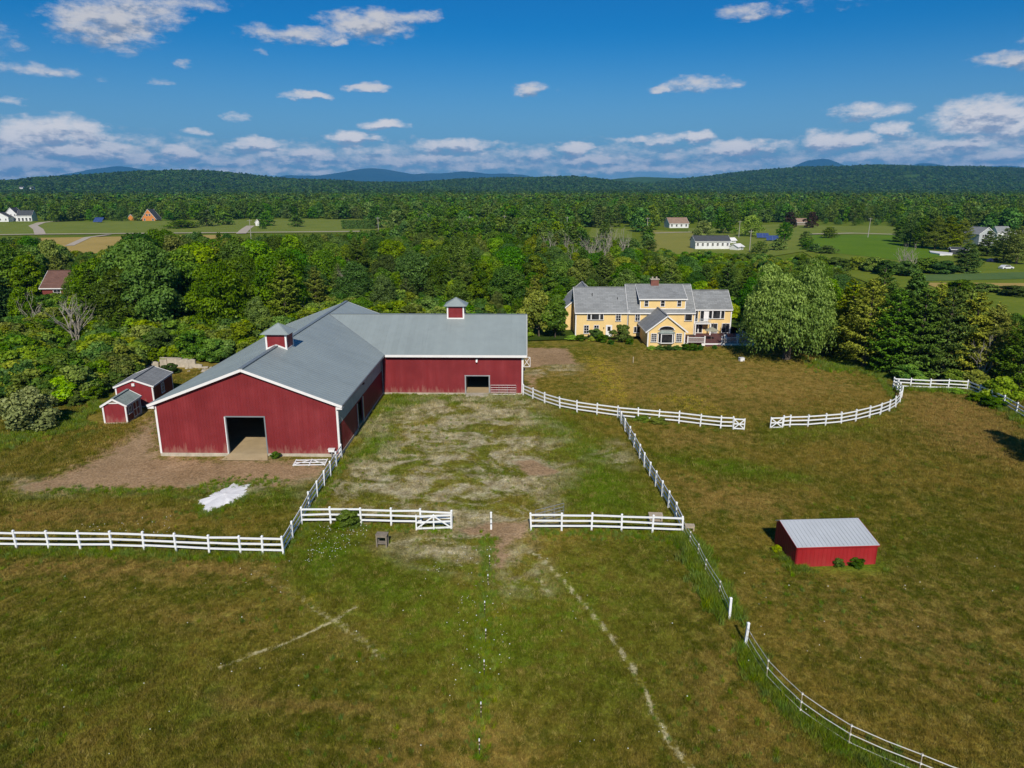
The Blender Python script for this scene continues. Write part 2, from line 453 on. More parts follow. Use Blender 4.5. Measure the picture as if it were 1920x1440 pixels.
class MB:
    def __init__(self):
        self.v, self.f = [], []
    def poly(self, pts):
        k = len(self.v)
        self.v += [tuple(p) for p in pts]
        self.f.append(tuple(range(k, k + len(pts))))
        return self
    def box(self, x0, x1, y0, y1, z0, z1):
        k = len(self.v)
        self.v += [(x, y, z) for z in (z0, z1) for y in (y0, y1) for x in (x0, x1)]
        self.f += [tuple(k + i for i in q) for q in ((0, 2, 3, 1), (4, 5, 7, 6), (0, 1, 5, 4), (2, 6, 7, 3), (0, 4, 6, 2), (1, 3, 7, 5))]
        return self
    def bar(self, a, b, w, h, up=(0, 0, 1)):
        """box-section bar from a to b, w across, h along up"""
        a, b, up = Vector(a), Vector(b), Vector(up)
        d = (b - a).normalized()
        s = d.cross(up)
        if s.length < 1e-5:
            s = d.cross(Vector((1, 0, 0)))
        s.normalize()
        u = s.cross(d).normalized()
        k = len(self.v)
        for c in (a, b):
            for i, j in ((-1, -1), (1, -1), (1, 1), (-1, 1)):
                self.v.append(tuple(c + s * (i * w / 2) + u * (j * h / 2)))
        self.f += [tuple(k + i for i in q) for q in ((0, 3, 2, 1), (4, 5, 6, 7), (0, 1, 5, 4), (1, 2, 6, 5), (2, 3, 7, 6), (3, 0, 4, 7))]
        return self
    def tube(self, pts, rads, n=6, cap=True):
        pts = [Vector(p) for p in pts]
        k0 = len(self.v)
        for i, p in enumerate(pts):
            d = (pts[min(i + 1, len(pts) - 1)] - pts[max(i - 1, 0)]).normalized()
            a = d.cross(Vector((0, 0, 1)))
            if a.length < 1e-3:
                a = d.cross(Vector((1, 0, 0)))
            a.normalize()
            b = d.cross(a)
            r = rads[i] if isinstance(rads, (list, tuple)) else rads
            for j in range(n):
                t = 2 * math.pi * j / n
                self.v.append(tuple(p + a * (r * math.cos(t)) + b * (r * math.sin(t))))
        for i in range(len(pts) - 1):
            for j in range(n):
                q = k0 + i * n
                self.f.append((q + j, q + (j + 1) % n, q + n + (j + 1) % n, q + n + j))
        if cap:
            self.f.append(tuple(range(k0 + n - 1, k0 - 1, -1)))
            e = k0 + (len(pts) - 1) * n
            self.f.append(tuple(range(e, e + n)))
        return self
    def slab(self, pts, t):
        """plate: the outline pts (counter-clockwise from above/outside) thickened downward by t along -z"""
        n = len(pts)
        k = len(self.v)
        self.v += [tuple(p) for p in pts] + [(p[0], p[1], p[2] - t) for p in pts]
        self.f.append(tuple(range(k, k + n)))
        self.f.append(tuple(range(k + 2 * n - 1, k + n - 1, -1)))
        for i in range(n):
            j = (i + 1) % n
            self.f.append((k + i, k + n + i, k + n + j, k + j))
        return self
    def prism(self, pts, off):
        """outline pts pushed by the vector off"""
        n = len(pts)
        k = len(self.v)
        self.v += [tuple(p) for p in pts] + [tuple(Vector(p) + Vector(off)) for p in pts]
        self.f.append(tuple(range(k, k + n)))
        self.f.append(tuple(range(k + 2 * n - 1, k + n - 1, -1)))
        for i in range(n):
            j = (i + 1) % n
            self.f.append((k + i, k + n + i, k + n + j, k + j))
        return self
    def build_each(self, name, mat, parent=None):
        """every box, bar or plate of this builder as a part of its own"""
        comp = list(range(len(self.v)))
        def root(a):
            while comp[a] != a:
                comp[a] = comp[comp[a]]; a = comp[a]
            return a
        for f in self.f:
            for q in f[1:]:
                comp[root(q)] = root(f[0])
        groups = {}
        for f in self.f:
            groups.setdefault(root(f[0]), []).append(f)
        for fs in groups.values():
            ids = sorted({q for f in fs for q in f}); mp = {q: i for i, q in enumerate(ids)}
            b = MB(); b.v = [self.v[q] for q in ids]; b.f = [tuple(mp[q] for q in f) for f in fs]
            b.build(name, mat, parent)
    def mesh(self, name, fix=True):
        me = bpy.data.meshes.new(name)
        me.from_pydata(self.v, [], self.f)
        if fix:
            bm = bmesh.new(); bm.from_mesh(me)
            bmesh.ops.recalc_face_normals(bm, faces=bm.faces)
            bm.to_mesh(me); bm.free()
        return me
    def build(self, name, mat, parent=None, loc=None, smooth=False):
        me = self.mesh(name)
        me.materials.append(M[mat] if isinstance(mat, str) else mat)
        if smooth:
            me.polygons.foreach_set('use_smooth', [True] * len(me.polygons))
        o = bpy.data.objects.new(name, me)
        if loc is not None:
            o.location = loc
        return link(o, parent)

def np_mesh(name, V, F, mat, tint=None, nper=4):
    """mesh from arrays: V (n,3), F (m,nper)"""
    me = bpy.data.meshes.new(name)
    n, m = len(V), len(F)
    me.vertices.add(n); me.loops.add(m * nper); me.polygons.add(m)
    me.vertices.foreach_set('co', np.asarray(V, np.float32).ravel())
    me.loops.foreach_set('vertex_index', np.asarray(F, np.int32).ravel())
    me.polygons.foreach_set('loop_start', np.arange(0, m * nper, nper, dtype=np.int32))
    me.polygons.foreach_set('loop_total', np.full(m, nper, np.int32))
    me.update(calc_edges=True)
    if tint is not None:
        a = me.attributes.new('tint', 'FLOAT', 'FACE')
        a.data.foreach_set('value', np.asarray(tint, np.float32))
    if mat is not None:
        me.materials.append(M[mat] if isinstance(mat, str) else mat)
    return me

def scatter(name, mesh_list, P, rz, sc, idx, label=None, cat=None, kind='stuff', attrs=None):
    """one object of many instances: points carry rotation, scale and the kind of plant"""
    n = len(P)
    pm = bpy.data.meshes.new(name + '_points')
    pm.vertices.add(n)
    pm.vertices.foreach_set('co', np.asarray(P, np.float32).ravel())
    def at(nm, ty, data):
        a = pm.attributes.new(nm, ty, 'POINT')
        a.data.foreach_set('vector' if ty == 'FLOAT_VECTOR' else 'value', np.asarray(data, np.float32 if ty != 'INT' else np.int32).ravel())
    rot = np.zeros((n, 3), np.float32); rot[:, 2] = rz
    at('rot', 'FLOAT_VECTOR', rot)
    sc = np.asarray(sc, np.float32)
    if sc.ndim == 1:
        sc = np.repeat(sc[:, None], 3, 1)
    at('scl', 'FLOAT_VECTOR', sc)
    at('idx', 'INT', idx)
    for k, v in (attrs or {}).items():
        at(k, 'FLOAT', v)
    col = bpy.data.collections.new(name + '_kinds')
    for i, me in enumerate(mesh_list):
        o = bpy.data.objects.new('%s_kind_%02d' % (name, i), me)
        col.objects.link(o)
    g = bpy.data.node_groups.new(name + '_nodes', 'GeometryNodeTree')
    g.interface.new_socket('Geometry', in_out='INPUT', socket_type='NodeSocketGeometry')
    g.interface.new_socket('Geometry', in_out='OUTPUT', socket_type='NodeSocketGeometry')
    gi, go = g.nodes.new('NodeGroupInput'), g.nodes.new('NodeGroupOutput')
    m2p = g.nodes.new('GeometryNodeMeshToPoints')
    ip = g.nodes.new('GeometryNodeInstanceOnPoints')
    ci = g.nodes.new('GeometryNodeCollectionInfo')
    ci.inputs['Collection'].default_value = col
    ci.inputs['Separate Children'].default_value = True
    ci.inputs['Reset Children'].default_value = True
    ip.inputs['Pick Instance'].default_value = True
    def named(nm, ty):
        x = g.nodes.new('GeometryNodeInputNamedAttribute')
        x.data_type = ty
        x.inputs['Name'].default_value = nm
        return x.outputs['Attribute']
    e2r = g.nodes.new('FunctionNodeEulerToRotation')
    lk = g.links.new
    lk(gi.outputs[0], m2p.inputs['Mesh']); lk(m2p.outputs[0], ip.inputs['Points'])
    lk(ci.outputs[0], ip.inputs['Instance'])
    lk(named('rot', 'FLOAT_VECTOR'), e2r.inputs[0]); lk(e2r.outputs[0], ip.inputs['Rotation'])
    lk(named('scl', 'FLOAT_VECTOR'), ip.inputs['Scale'])
    lk(named('idx', 'INT'), ip.inputs['Instance Index'])
    lk(ip.outputs[0], go.inputs[0])
    o = bpy.data.objects.new(name, pm)
    md = o.modifiers.new('scatter', 'NODES')
    md.node_group = g
    link(o)
    return tag(o, label, cat, None, kind)

# ------------------------------------------------------------------ ground masks
def poly_sd(X, Y, poly):
    """signed distance to a polygon, positive inside"""
    P = np.array(poly, float)
    d = np.full(X.shape, 1e9)
    ins = np.zeros(X.shape, bool)
    for i in range(len(P)):
        a, b = P[i], P[(i + 1) % len(P)]
        e = b - a
        t = np.clip(((X - a[0]) * e[0] + (Y - a[1]) * e[1]) / (e @ e + 1e-12), 0, 1)
        d = np.minimum(d, np.hypot(X - a[0] - t * e[0], Y - a[1] - t * e[1]))
        c = (a[1] > Y) != (b[1] > Y)
        with np.errstate(divide='ignore', invalid='ignore'):
            xi = (b[0] - a[0]) * (Y - a[1]) / (b[1] - a[1] + 1e-12) + a[0]
        ins ^= c & (X < xi)
    return np.where(ins, d, -d)

def line_d(X, Y, line):
    P = np.array(line, float)
    d = np.full(X.shape, 1e9)
    for a, b in zip(P[:-1], P[1:]):
        e = b - a
        t = np.clip(((X - a[0]) * e[0] + (Y - a[1]) * e[1]) / (e @ e + 1e-12), 0, 1)
        d = np.minimum(d, np.hypot(X - a[0] - t * e[0], Y - a[1] - t * e[1]))
    return d

def gp(*pts):
    return [G(*p) for p in pts]

def soft(sd, w):
    return np.clip(sd / w + .5, 0, 1)

DIRT = [(gp((292, 772), (302, 853), (420, 860), (505, 862), (610, 872), (600, 892), (545, 905), (430, 905), (330, 912), (215, 918), (60, 922), (20, 915), (110, 893), (180, 862), (235, 825), (272, 796)), 2.8, 1.0),
        (gp((985, 652), (1062, 652), (1082, 682), (1020, 684), (986, 690)), 1.0, .95),
        (gp((962, 868), (1000, 864), (1045, 886), (1030, 895), (990, 893)), .9, 1.0),
        (gp((850, 992), (915, 978), (1000, 978), (985, 1000), (958, 1012), (944, 1062), (932, 1062), (930, 1008), (880, 1002)), 1.0, .95),
        (gp((984, 735), (984, 700), (1015, 700), (1005, 738)), 1.2, .6),
        (gp((1672, 735), (1700, 740), (1692, 760)), 1.0, .6)]
WORN = [(gp((840, 742), (980, 752), (1010, 790), (1055, 850), (1062, 885), (1030, 900), (1010, 985), (850, 985), (700, 960), (620, 950), (612, 915), (660, 870), (730, 840), (700, 800), (740, 770)), 5, .92),
        (gp((640, 905), (720, 850), (640, 960), (610, 950)), 2, .5),
        (gp((700, 1012), (910, 995), (900, 1070), (800, 1065)), 2.5, .62),
        (gp((940, 1005), (1010, 1030), (1030, 1110), (930, 1110)), 2, .5),
        (gp((300, 905), (500, 862), (600, 862), (610, 900), (480, 925), (360, 925)), 2.5, .55),
        (gp((1160, 830), (1195, 870), (1170, 880), (1090, 850)), 2, .6),
        (gp((0, 895), (200, 905), (330, 915), (200, 930), (0, 930)), 2, .45),
        (gp((985, 685), (1090, 682), (1080, 700), (985, 705)), 2, .55)]
LUSH = [(gp((724, 742), (650, 862), (770, 862), (735, 800), (760, 765), (980, 752), (1000, 742)), 2.0, .9),
        (gp((1000, 770), (1080, 800), (1150, 850), (1240, 965), (1080, 975), (1050, 905), (1075, 870), (1000, 810), (950, 780)), 3.5, .85),
        (gp((545, 1040), (570, 995), (690, 1005), (680, 1060), (560, 1120)), 2.5, .85),
        (gp((1560, 662), (1640, 688), (1690, 700), (1660, 712), (1600, 692), (1550, 688)), 2, 1.0),
        (gp((1220, 855), (1380, 862), (1530, 895), (1500, 912), (1330, 890)), 2, .7),
        (gp((1430, 800), (1660, 790), (1640, 812), (1440, 830)), 2, .5),
        (gp((1285, 1000), (1330, 1050), (1370, 1150), (1350, 1150), (1290, 1040)), .8, 1.0),
        (gp((1396, 1205), (1440, 1275), (1520, 1345), (1620, 1405), (1700, 1440), (1600, 1440), (1480, 1350), (1400, 1260)), 1.0, .85),
        (gp((895, 1010), (920, 1000), (925, 1100), (900, 1110)), .8, .8),
        (gp((0, 1030), (530, 1045), (540, 1050), (0, 1043)), .8, .8),
        (gp((1450, 1030), (1490, 1072), (1670, 1070), (1655, 1050)), 1.2, .8),
        (gp((0, 915), (330, 918), (500, 905), (590, 900), (545, 960), (380, 945), (200, 940), (0, 950)), 2, .5),
        (gp((640, 1030), (1260, 1050), (1230, 1330), (760, 1290), (560, 1120)), 6, .55),
        (gp((700, 755), (1010, 750), (1230, 960), (1000, 980), (620, 960), (640, 880)), 3, .28),
        (gp((60, 1190), (420, 1180), (560, 1400), (0, 1420)), 6, .35)]
DRY = [(gp((990, 690), (1200, 655), (1560, 690), (1660, 735), (1440, 790), (1160, 765)), 6, .50),
       (gp((1700, 735), (1830, 745), (1920, 800), (1920, 880), (1750, 830), (1690, 770)), 4, .75),
       (gp((1220, 800), (1420, 815), (1440, 830), (1240, 845)), 2, .5),
       (gp((1240, 890), (1500, 930), (1480, 980), (1300, 960)), 3, .6),
       (gp((-60, 1046), (540, 1055), (520, 1085), (200, 1090), (-60, 1078)), 2, .7),
       (gp((300, 1150), (470, 1148), (470, 1175), (330, 1180)), 2, .6),
       (gp((740, 1310), (960, 1330), (1010, 1440), (650, 1440)), 3, .6),
       (gp((1290, 1180), (1390, 1220), (1420, 1440), (1290, 1440), (1260, 1300)), 3, .5),
       (gp((1180, 1070), (1340, 1110), (1330, 1180), (1230, 1130)), 3, .5),
       (gp((1500, 1090), (1900, 1130), (1920, 1330), (1560, 1220)), 5, .45),
       (gp((0, 945), (250, 945), (380, 965), (300, 990), (0, 985)), 2.5, .55),
       (gp((380, 1305), (700, 1318), (700, 1335), (420, 1332)), 1, .8),
       (gp((460, 1065), (500, 1065), (570, 1130), (550, 1140)), 1, .7)]
YEL = [(gp((1095, 668), (1130, 672), (1160, 690), (1180, 760), (1130, 748), (1110, 700)), 3, .8),
       (gp((1200, 745), (1300, 740), (1400, 790), (1300, 775)), 2, .6),
       (gp((555, 1100), (590, 1115), (580, 1130), (550, 1120)), .8, .8),
       (gp((890, 1120), (960, 1130), (930, 1180), (880, 1170)), 1.5, .35),
       (gp((1240, 1160), (1300, 1180), (1260, 1210)), 1.2, .35)]
TRACKS = [(gp((985, 1030), (1010, 1040), (1060, 1090), (1130, 1170), (1190, 1255), (1232, 1345), (1262, 1400), (1300, 1445)), .19, 1.0),
          (gp((405, 1258), (470, 1228), (540, 1205), (620, 1165), (668, 1138)), .15, 1.0),
          (gp((590, 1140), (640, 1172), (720, 1232)), .34, .62),
          (gp((480, 1070), (590, 1140)), .45, .4),
          (gp((1010, 1085), (1030, 1110)), .3, .6),
          (gp((738, 741), (662, 858)), .16, .9),
          (gp((738, 741), (985, 743)), .28, .6),
          (gp((730, 1022), (780, 1012), (850, 1005), (920, 1002)), .35, .55),
          (gp((995, 1012), (1270, 1018)), .2, .3)]

def masks(X, Y):
    def acc(lst):
        m = np.zeros(X.shape)
        for poly, w, k in lst:
            P = np.array(poly)
            x0, y0 = P.min(0) - w * 1.5; x1, y1 = P.max(0) + w * 1.5
            sel = (X > x0) & (X < x1) & (Y > y0) & (Y < y1)
            if sel.any():
                m[sel] = np.maximum(m[sel], k * soft(poly_sd(X[sel], Y[sel], poly), w * 1.6))
        return m
    r = dict(dirt=acc(DIRT), worn=acc(WORN), lush=acc(LUSH), dry=acc(DRY), yel=acc(YEL))
    t = np.zeros(X.shape)
    for ln, w, k in TRACKS:
        t = np.maximum(t, k * np.clip(1.6 - line_d(X, Y, ln) / w, 0, 1.6) / 1.6)
    r['track'] = t
    r['lush'] = np.maximum(r['lush'], .7 * np.clip(np.maximum((Y - 122) / 14, 0), 0, 1))   # greener ground beyond the farm
    return r

def zg(x, y):
    """gentle swells of the ground"""
    x, y = np.asarray(x, float), np.asarray(y, float)
    return .10 * np.sin(x * .11 + 1.3) * np.cos(y * .09) + .05 * np.sin(x * .31 + y * .23)

def ground_group():
    g = bpy.data.node_groups.new('pasture_colour', 'ShaderNodeTree')
    for nm in ('lush', 'dry', 'worn', 'dirt', 'yel', 'track'):
        g.interface.new_socket(nm, in_out='INPUT', socket_type='NodeSocketFloat')
    g.interface.new_socket('Color', in_out='OUTPUT', socket_type='NodeSocketColor')
    t = NT.__new__(NT)
    t.t = g
    gi, go = t.n('NodeGroupInput'), t.n('NodeGroupOutput')
    I = gi.outputs
    p = t.pos()
    big = t.noise(p, .035, 3, .6)
    mid = t.noise(p, .16, 4, .6, .6)
    fin = t.noise(p, .9, 5, .65)
    grain = t.noise(p, 5.5, 4, .7)
    # browner and greener swathes of pasture
    f = t.math('ADD', t.math('MULTIPLY', big, .5), t.math('MULTIPLY', mid, .5))
    f = t.math('ADD', f, t.ramp(fin, .3, .7, -.10, .10))
    c = t.mix(t.ramp(f, .42, .60), (.112, .116, .0100), (.235, .170, .030))
    c = t.mix(t.ramp(t.noise(t.scale(p, (1, .55, 1)), .42, 5, .7), .54, .70, 0, .6), c, (.31, .225, .055))
    c = t.mix(t.ramp(t.noise(p, .27, 3, .6), .56, .72, 0, .7), c, (.088, .125, .012))
    def brk(m, k=.9, n=fin):
        # the edge of every patch is broken up by noise
        return t.math('ADD', I[m], t.ramp(n, .3, .7, -k * .5, k * .5))
    c = t.mix(t.ramp(brk('dry'), .12, .85, 0, .9), c, (.31, .20, .058))
    c = t.mix(t.ramp(brk('lush'), .12, .9, 0, .92), c, (.105, .175, .008))
    yv = t.math('MULTIPLY', t.ramp(t.noise(p, .8, 4, .7), .48, .62), t.ramp(I['yel'], .1, .8))
    c = t.mix(t.math('MULTIPLY', yv, .7), c, (.38, .32, .008))
    # worn turf: pale dead thatch showing in streaks and flecks
    w1 = t.noise(t.scale(p, (.8, 1, 1)), .26, 6, .66, .9)
    w2 = t.noise(p, 2.6, 5, .75)
    wv = t.math('ADD', t.math('MULTIPLY', t.ramp(w1, .44, .56), 1.05), t.ramp(w2, .40, .66, -.3, .3))
    wv = t.math('MULTIPLY', wv, t.ramp(I['worn'], .05, .65), clamp=True)
    c = t.mix(t.math('MULTIPLY', wv, .9), c, t.mix(t.ramp(fin, .35, .65), (.31, .25, .14), (.50, .44, .29)))
    dv = t.ramp(brk('dirt', .7), .28, .72)
    dcol = t.mix(t.ramp(mid, .3, .7), (.275, .175, .088), (.38, .25, .135))
    dcol = t.mix(t.ramp(w2, .5, .72, 0, .5), dcol, (.44, .32, .20))
    c = t.mix(dv, c, dcol)
    tv = t.math('ADD', I['track'], t.ramp(w2, .35, .7, -.42, .25))
    c = t.mix(t.ramp(tv, .22, .62, 0, .85), c, (.50, .44, .24))
    # fine mottling of blades and thatch
    br = t.math('ADD', t.ramp(grain, .28, .72, .5, 1.55), t.ramp(fin, .3, .7, -.16, .16))
    x = t.n('ShaderNodeVectorMath', operation='SCALE')
    t.l(c, x.inputs[0]); t.l(br, x.inputs['Scale'])
    t.l(x.outputs[0], go.inputs['Color'])
    return g
GG = ground_group()
def use_ground(t, kind):
    x = t.n('ShaderNodeGroup')
    x.node_tree = GG
    for nm in ('lush', 'dry', 'worn', 'dirt', 'yel', 'track'):
        t.l(t.attr(nm, kind), x.inputs[nm])
    return x.outputs[0]

def build_ground():
    def axis(a, b, st, lo, hi):
        v = list(np.arange(a, b + 1e-6, st))
        s, x = st, b
        while x < hi:
            s *= 1.35; x += s; v.append(min(x, hi))
        s, x = st, a
        while x > lo:
            s *= 1.35; x -= s; v.insert(0, max(x, lo))
        return np.array(v)
    xs = axis(-72, 80, .4, -21000, 21000)
    ys = axis(19, 128, .4, -21000, 21000)
    X, Y = np.meshgrid(xs, ys)
    near = np.clip(1 - np.maximum(np.abs(X) - 80, np.abs(Y - 70) - 70) / 60, 0, 1)
    Z = zg(X, Y) * near
    V = np.stack([X, Y, Z], -1).reshape(-1, 3)
    nx, ny = len(xs), len(ys)
    i = np.arange((ny - 1) * (nx - 1))
    r, c = i // (nx - 1), i % (nx - 1)
    k = r * nx + c
    F = np.stack([k, k + 1, k + nx + 1, k + nx], -1)
    t = NT('pasture')
    col = use_ground(t, 'GEOMETRY')
    p = t.pos()
    h = t.math('ADD', t.noise(p, 3.2, 5, .7), t.math('MULTIPLY', t.noise(p, .8, 3), .8))
    t.bsdf(col, .95, .05, 0, t.bump(h, .45, .10))
    me = np_mesh('ground', V, F, t.m)
    for nm, m in masks(X, Y).items():
        a = me.attributes.new(nm, 'FLOAT', 'POINT')
        a.data.foreach_set('value', m.astype(np.float32).ravel())
    me.polygons.foreach_set('use_smooth', [True] * len(me.polygons))
    o = bpy.data.objects.new('ground', me)
    link(o)
    tag(o, 'olive and brown pasture with worn paddock and bare dirt', None, None, 'structure')
build_ground()

def sheet_mat(name, a, b, scale=.06, stripes=None, c3=None):
    t = NT(name)
    p = t.pos()
    f = t.math('ADD', t.math('MULTIPLY', t.noise(p, scale, 4, .6), .6), t.math('MULTIPLY', t.noise(p, scale * 9, 4, .7), .4))
    c = t.mix(t.ramp(f, .35, .65), a, b)
    if stripes:
        w = t.n('ShaderNodeTexWave', wave_type='BANDS', bands_direction='DIAGONAL')
        w.inputs['Scale'].default_value = stripes
        t.l(p, w.inputs['Vector'])
        c = t.mix(t.ramp(w.outputs['Fac'], .3, .7, 0, .45), c, c3)
    return t.bsdf(c, .95, .05)
M['lawn_far'] = sheet_mat('mown_lawn', (.14, .185, .025), (.21, .235, .042))
M['hay'] = sheet_mat('dry_hay_field', (.36, .26, .075), (.47, .33, .10))
M['crop'] = sheet_mat('green_crop', (.095, .185, .010), (.145, .235, .014), .05, .55, (.07, .13, .008))
M['lawn_stripe'] = sheet_mat('striped_lawn', (.19, .21, .035), (.26, .245, .05), .05, .35, (.32, .27, .075))
M['meadow'] = sheet_mat('wet_meadow', (.10, .155, .014), (.20, .225, .024), .05)
M['reed'] = sheet_mat('blue_green_reeds', (.075, .135, .04), (.12, .18, .05), .06)
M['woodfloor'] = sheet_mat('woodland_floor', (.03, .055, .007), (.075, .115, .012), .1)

def sheet(name, pts, mat, z, label=None):
    """level field or road, drawn as a fan of its own over the ground"""
    me = bpy.data.meshes.new(name)
    bm = bmesh.new()
    vs = [bm.verts.new((x, y, z)) for x, y in pts]
    f = bm.faces.new(vs)
    bmesh.ops.triangulate(bm, faces=[f])
    bmesh.ops.recalc_face_normals(bm, faces=bm.faces)
    bm.to_mesh(me); bm.free()
    if me.polygons[0].normal.z < 0:
        me.flip_normals()
    me.materials.append(M[mat])
    o = bpy.data.objects.new(name, me)
    link(o)
    return tag(o, label, None, None, 'structure')

def ribbon(pts, w):
    P = [Vector((x, y)) for x, y in pts]
    Lp, Rp = [], []
    for i, p in enumerate(P):
        d = (P[min(i + 1, len(P) - 1)] - P[max(i - 1, 0)]).normalized()
        s = Vector((-d.y, d.x)) * w / 2
        Lp.append(tuple(p + s)); Rp.append(tuple(p - s))
    return Lp + Rp[::-1]

FIELDS = {}
def field(name, px, mat, z, label):
    pts = gp(*px)
    FIELDS[label] = pts
    sheet(name, pts, mat, z, label)
# woodland floor under the trees, so no pasture shows through the crowns
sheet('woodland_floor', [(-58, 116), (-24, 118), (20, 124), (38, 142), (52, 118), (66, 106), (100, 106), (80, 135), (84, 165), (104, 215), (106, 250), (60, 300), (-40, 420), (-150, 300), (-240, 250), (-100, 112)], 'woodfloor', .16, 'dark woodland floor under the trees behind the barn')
field('field', ((-160, 446), (60, 441), (420, 438), (720, 437), (735, 413), (560, 411), (330, 414), (0, 418), (-160, 421)), 'lawn_far', .25, 'long mown green lawn before the far white farmhouse')
field('field', ((60, 447), (430, 441), (445, 455), (430, 474), (300, 490), (150, 482), (20, 470)), 'hay', .26, 'dry tan hay field below the road at left')
field('field', ((1215, 432), (1300, 436), (1300, 478), (1215, 478)), 'lawn_stripe', .27, 'lawn with pale mowing stripes beside the long white building')
field('field', ((1290, 428), (1500, 424), (1520, 470), (1420, 486), (1290, 478)), 'lawn_far', .24, 'mown grass round the long white building')
field('field', ((1512, 441), (1690, 441), (1765, 482), (1690, 490), (1590, 478), (1512, 470)), 'crop', .28, 'bright green crop field with faint rows at right')
field('field', ((1500, 470), (1700, 487), (1790, 478), (1990, 500), (2010, 690), (1900, 668), (1780, 620), (1700, 560), (1560, 505)), 'meadow', .22, 'rough green meadow below the crop field')
field('field', ((1500, 424), (1660, 424), (1720, 436), (1700, 441), (1500, 440)), 'lawn_far', .26, 'thin strip of lawn beyond the crop field')
field('field', ((1720, 517), (1950, 511), (1950, 524), (1720, 529)), 'reed', .30, 'band of blue green reeds in the right meadow')
field('field', ((1730, 532), (1950, 533), (1950, 545), (1760, 543)), 'hay', .31, 'thin dry strip in the right meadow')
field('field', ((1400, 424), (1480, 419), (1560, 424), (1500, 432)), 'lawn_far', .2, 'small lawn by the purple leaved trees')
field('field', ((1110, 428), (1185, 430), (1185, 447), (1100, 446)), 'lawn_far', .2, 'clearing of mown grass beyond the grey dead trees')
field('field', ((1015, 524), (1075, 524), (1070, 545), (1010, 545)), 'hay', .3, 'small tan clearing behind the yellow house')
sheet('road', ribbon(gp((-200, 444), (60, 440), (420, 437), (730, 434)), 6), 'road_pale', .34, 'pale country road crossing the far lawn')
sheet('driveway', ribbon(gp((76, 441), (72, 431), (62, 424), (78, 418), (110, 415)), 5.5), 'road_pale', .38, 'curving pale driveway of the white farmhouse')
sheet('driveway', ribbon(gp((130, 462), (165, 446), (205, 441)), 3.6), 'road_pale', .38, 'straight dirt drive across the tan field')
sheet('driveway', ribbon(gp((452, 439), (460, 431), (470, 424)), 5.5), 'road_pale', .38, 'short grey driveway before the tan clearing at left')
sheet('road', ribbon(gp((1505, 440), (1600, 438), (1700, 441)), 5), 'road_pale', .34, 'pale road beyond the crop field')
sheet('driveway', ribbon(gp((1228, 438), (1262, 437), (1296, 436)), 4), 'road_pale', .37, 'drive before the tan roofed house')

# ------------------------------------------------------------------ hills and mountains
def elev(py):
    return math.atan((720 - py) / FPX) - PITCH

def hill(name, prof, D, depth, mat, label, rough=1.0, seed=0, nx=220, ny=36, back=None):
    """ridge at distance D whose crest follows prof [(px, py)], sloping down toward and away from the viewer"""
    rg = np.random.default_rng(seed)
    px = np.array([p[0] for p in prof], float); py = np.array([p[1] for p in prof], float)
    us = np.linspace(px[0], px[-1], nx)
    crest = np.interp(us, px, py)
    kern = np.ones(5) / 5
    crest = np.convolve(np.pad(crest, 2, mode='edge'), kern, 'valid')
    hs = np.array([CAM_H + D * math.tan(elev(v)) for v in crest]) - (17 if mat == 'hillfloor' else 0)
    hs *= np.clip(np.minimum(np.arange(nx), np.arange(nx)[::-1]) / 14, 0, 1) ** .7
    hs = np.maximum(hs, 0)
    back = back or depth * .6
    ts = np.concatenate([np.linspace(0, 1, ny), 1 + np.linspace(.1, 1, 8)])
    def wave(x, y, s):
        return sum(np.sin(x / (s * k) + rg.uniform(0, 6)) * np.cos(y / (s * k * .8) + rg.uniform(0, 6)) / (i + 1.0) for i, k in enumerate((1, .53, .29, .17)))
    V = []
    for t in ts:
        Yd = D - depth * (1 - t) if t <= 1 else D + back * (t - 1)
        prf = (.5 - .5 * np.cos(math.pi * min(t, 1) ** .9)) if t <= 1 else (.5 + .5 * math.cos(math.pi * (t - 1)))
        xs = (us - 960) / FPX * (D * math.cos(PITCH) - (hs - CAM_H) * math.sin(PITCH))
        rise = hs * Yd / D if t <= 1 else hs
        z = rise * prf + rough * wave(xs, np.full(nx, Yd), D * .045) * D * .0022 * (1 - abs(2 * min(t, 1) - 1)) * np.clip(hs / (hs.max() + 1e-6) * 3, 0, 1)
        V.append(np.stack([xs, np.full(nx, Yd), z - .4], -1))
    V = np.array(V)
    n2 = len(ts)
    i = np.arange((n2 - 1) * (nx - 1)); r, c = i // (nx - 1), i % (nx - 1); k = r * nx + c
    F = np.stack([k, k + 1, k + nx + 1, k + nx], -1)
    me = np_mesh(name, V.reshape(-1, 3), F, M[mat])
    me.polygons.foreach_set('use_smooth', [True] * len(me.polygons))
    o = bpy.data.objects.new(name, me)
    link(o)
    tag(o, label, None, None, 'structure')
    return V

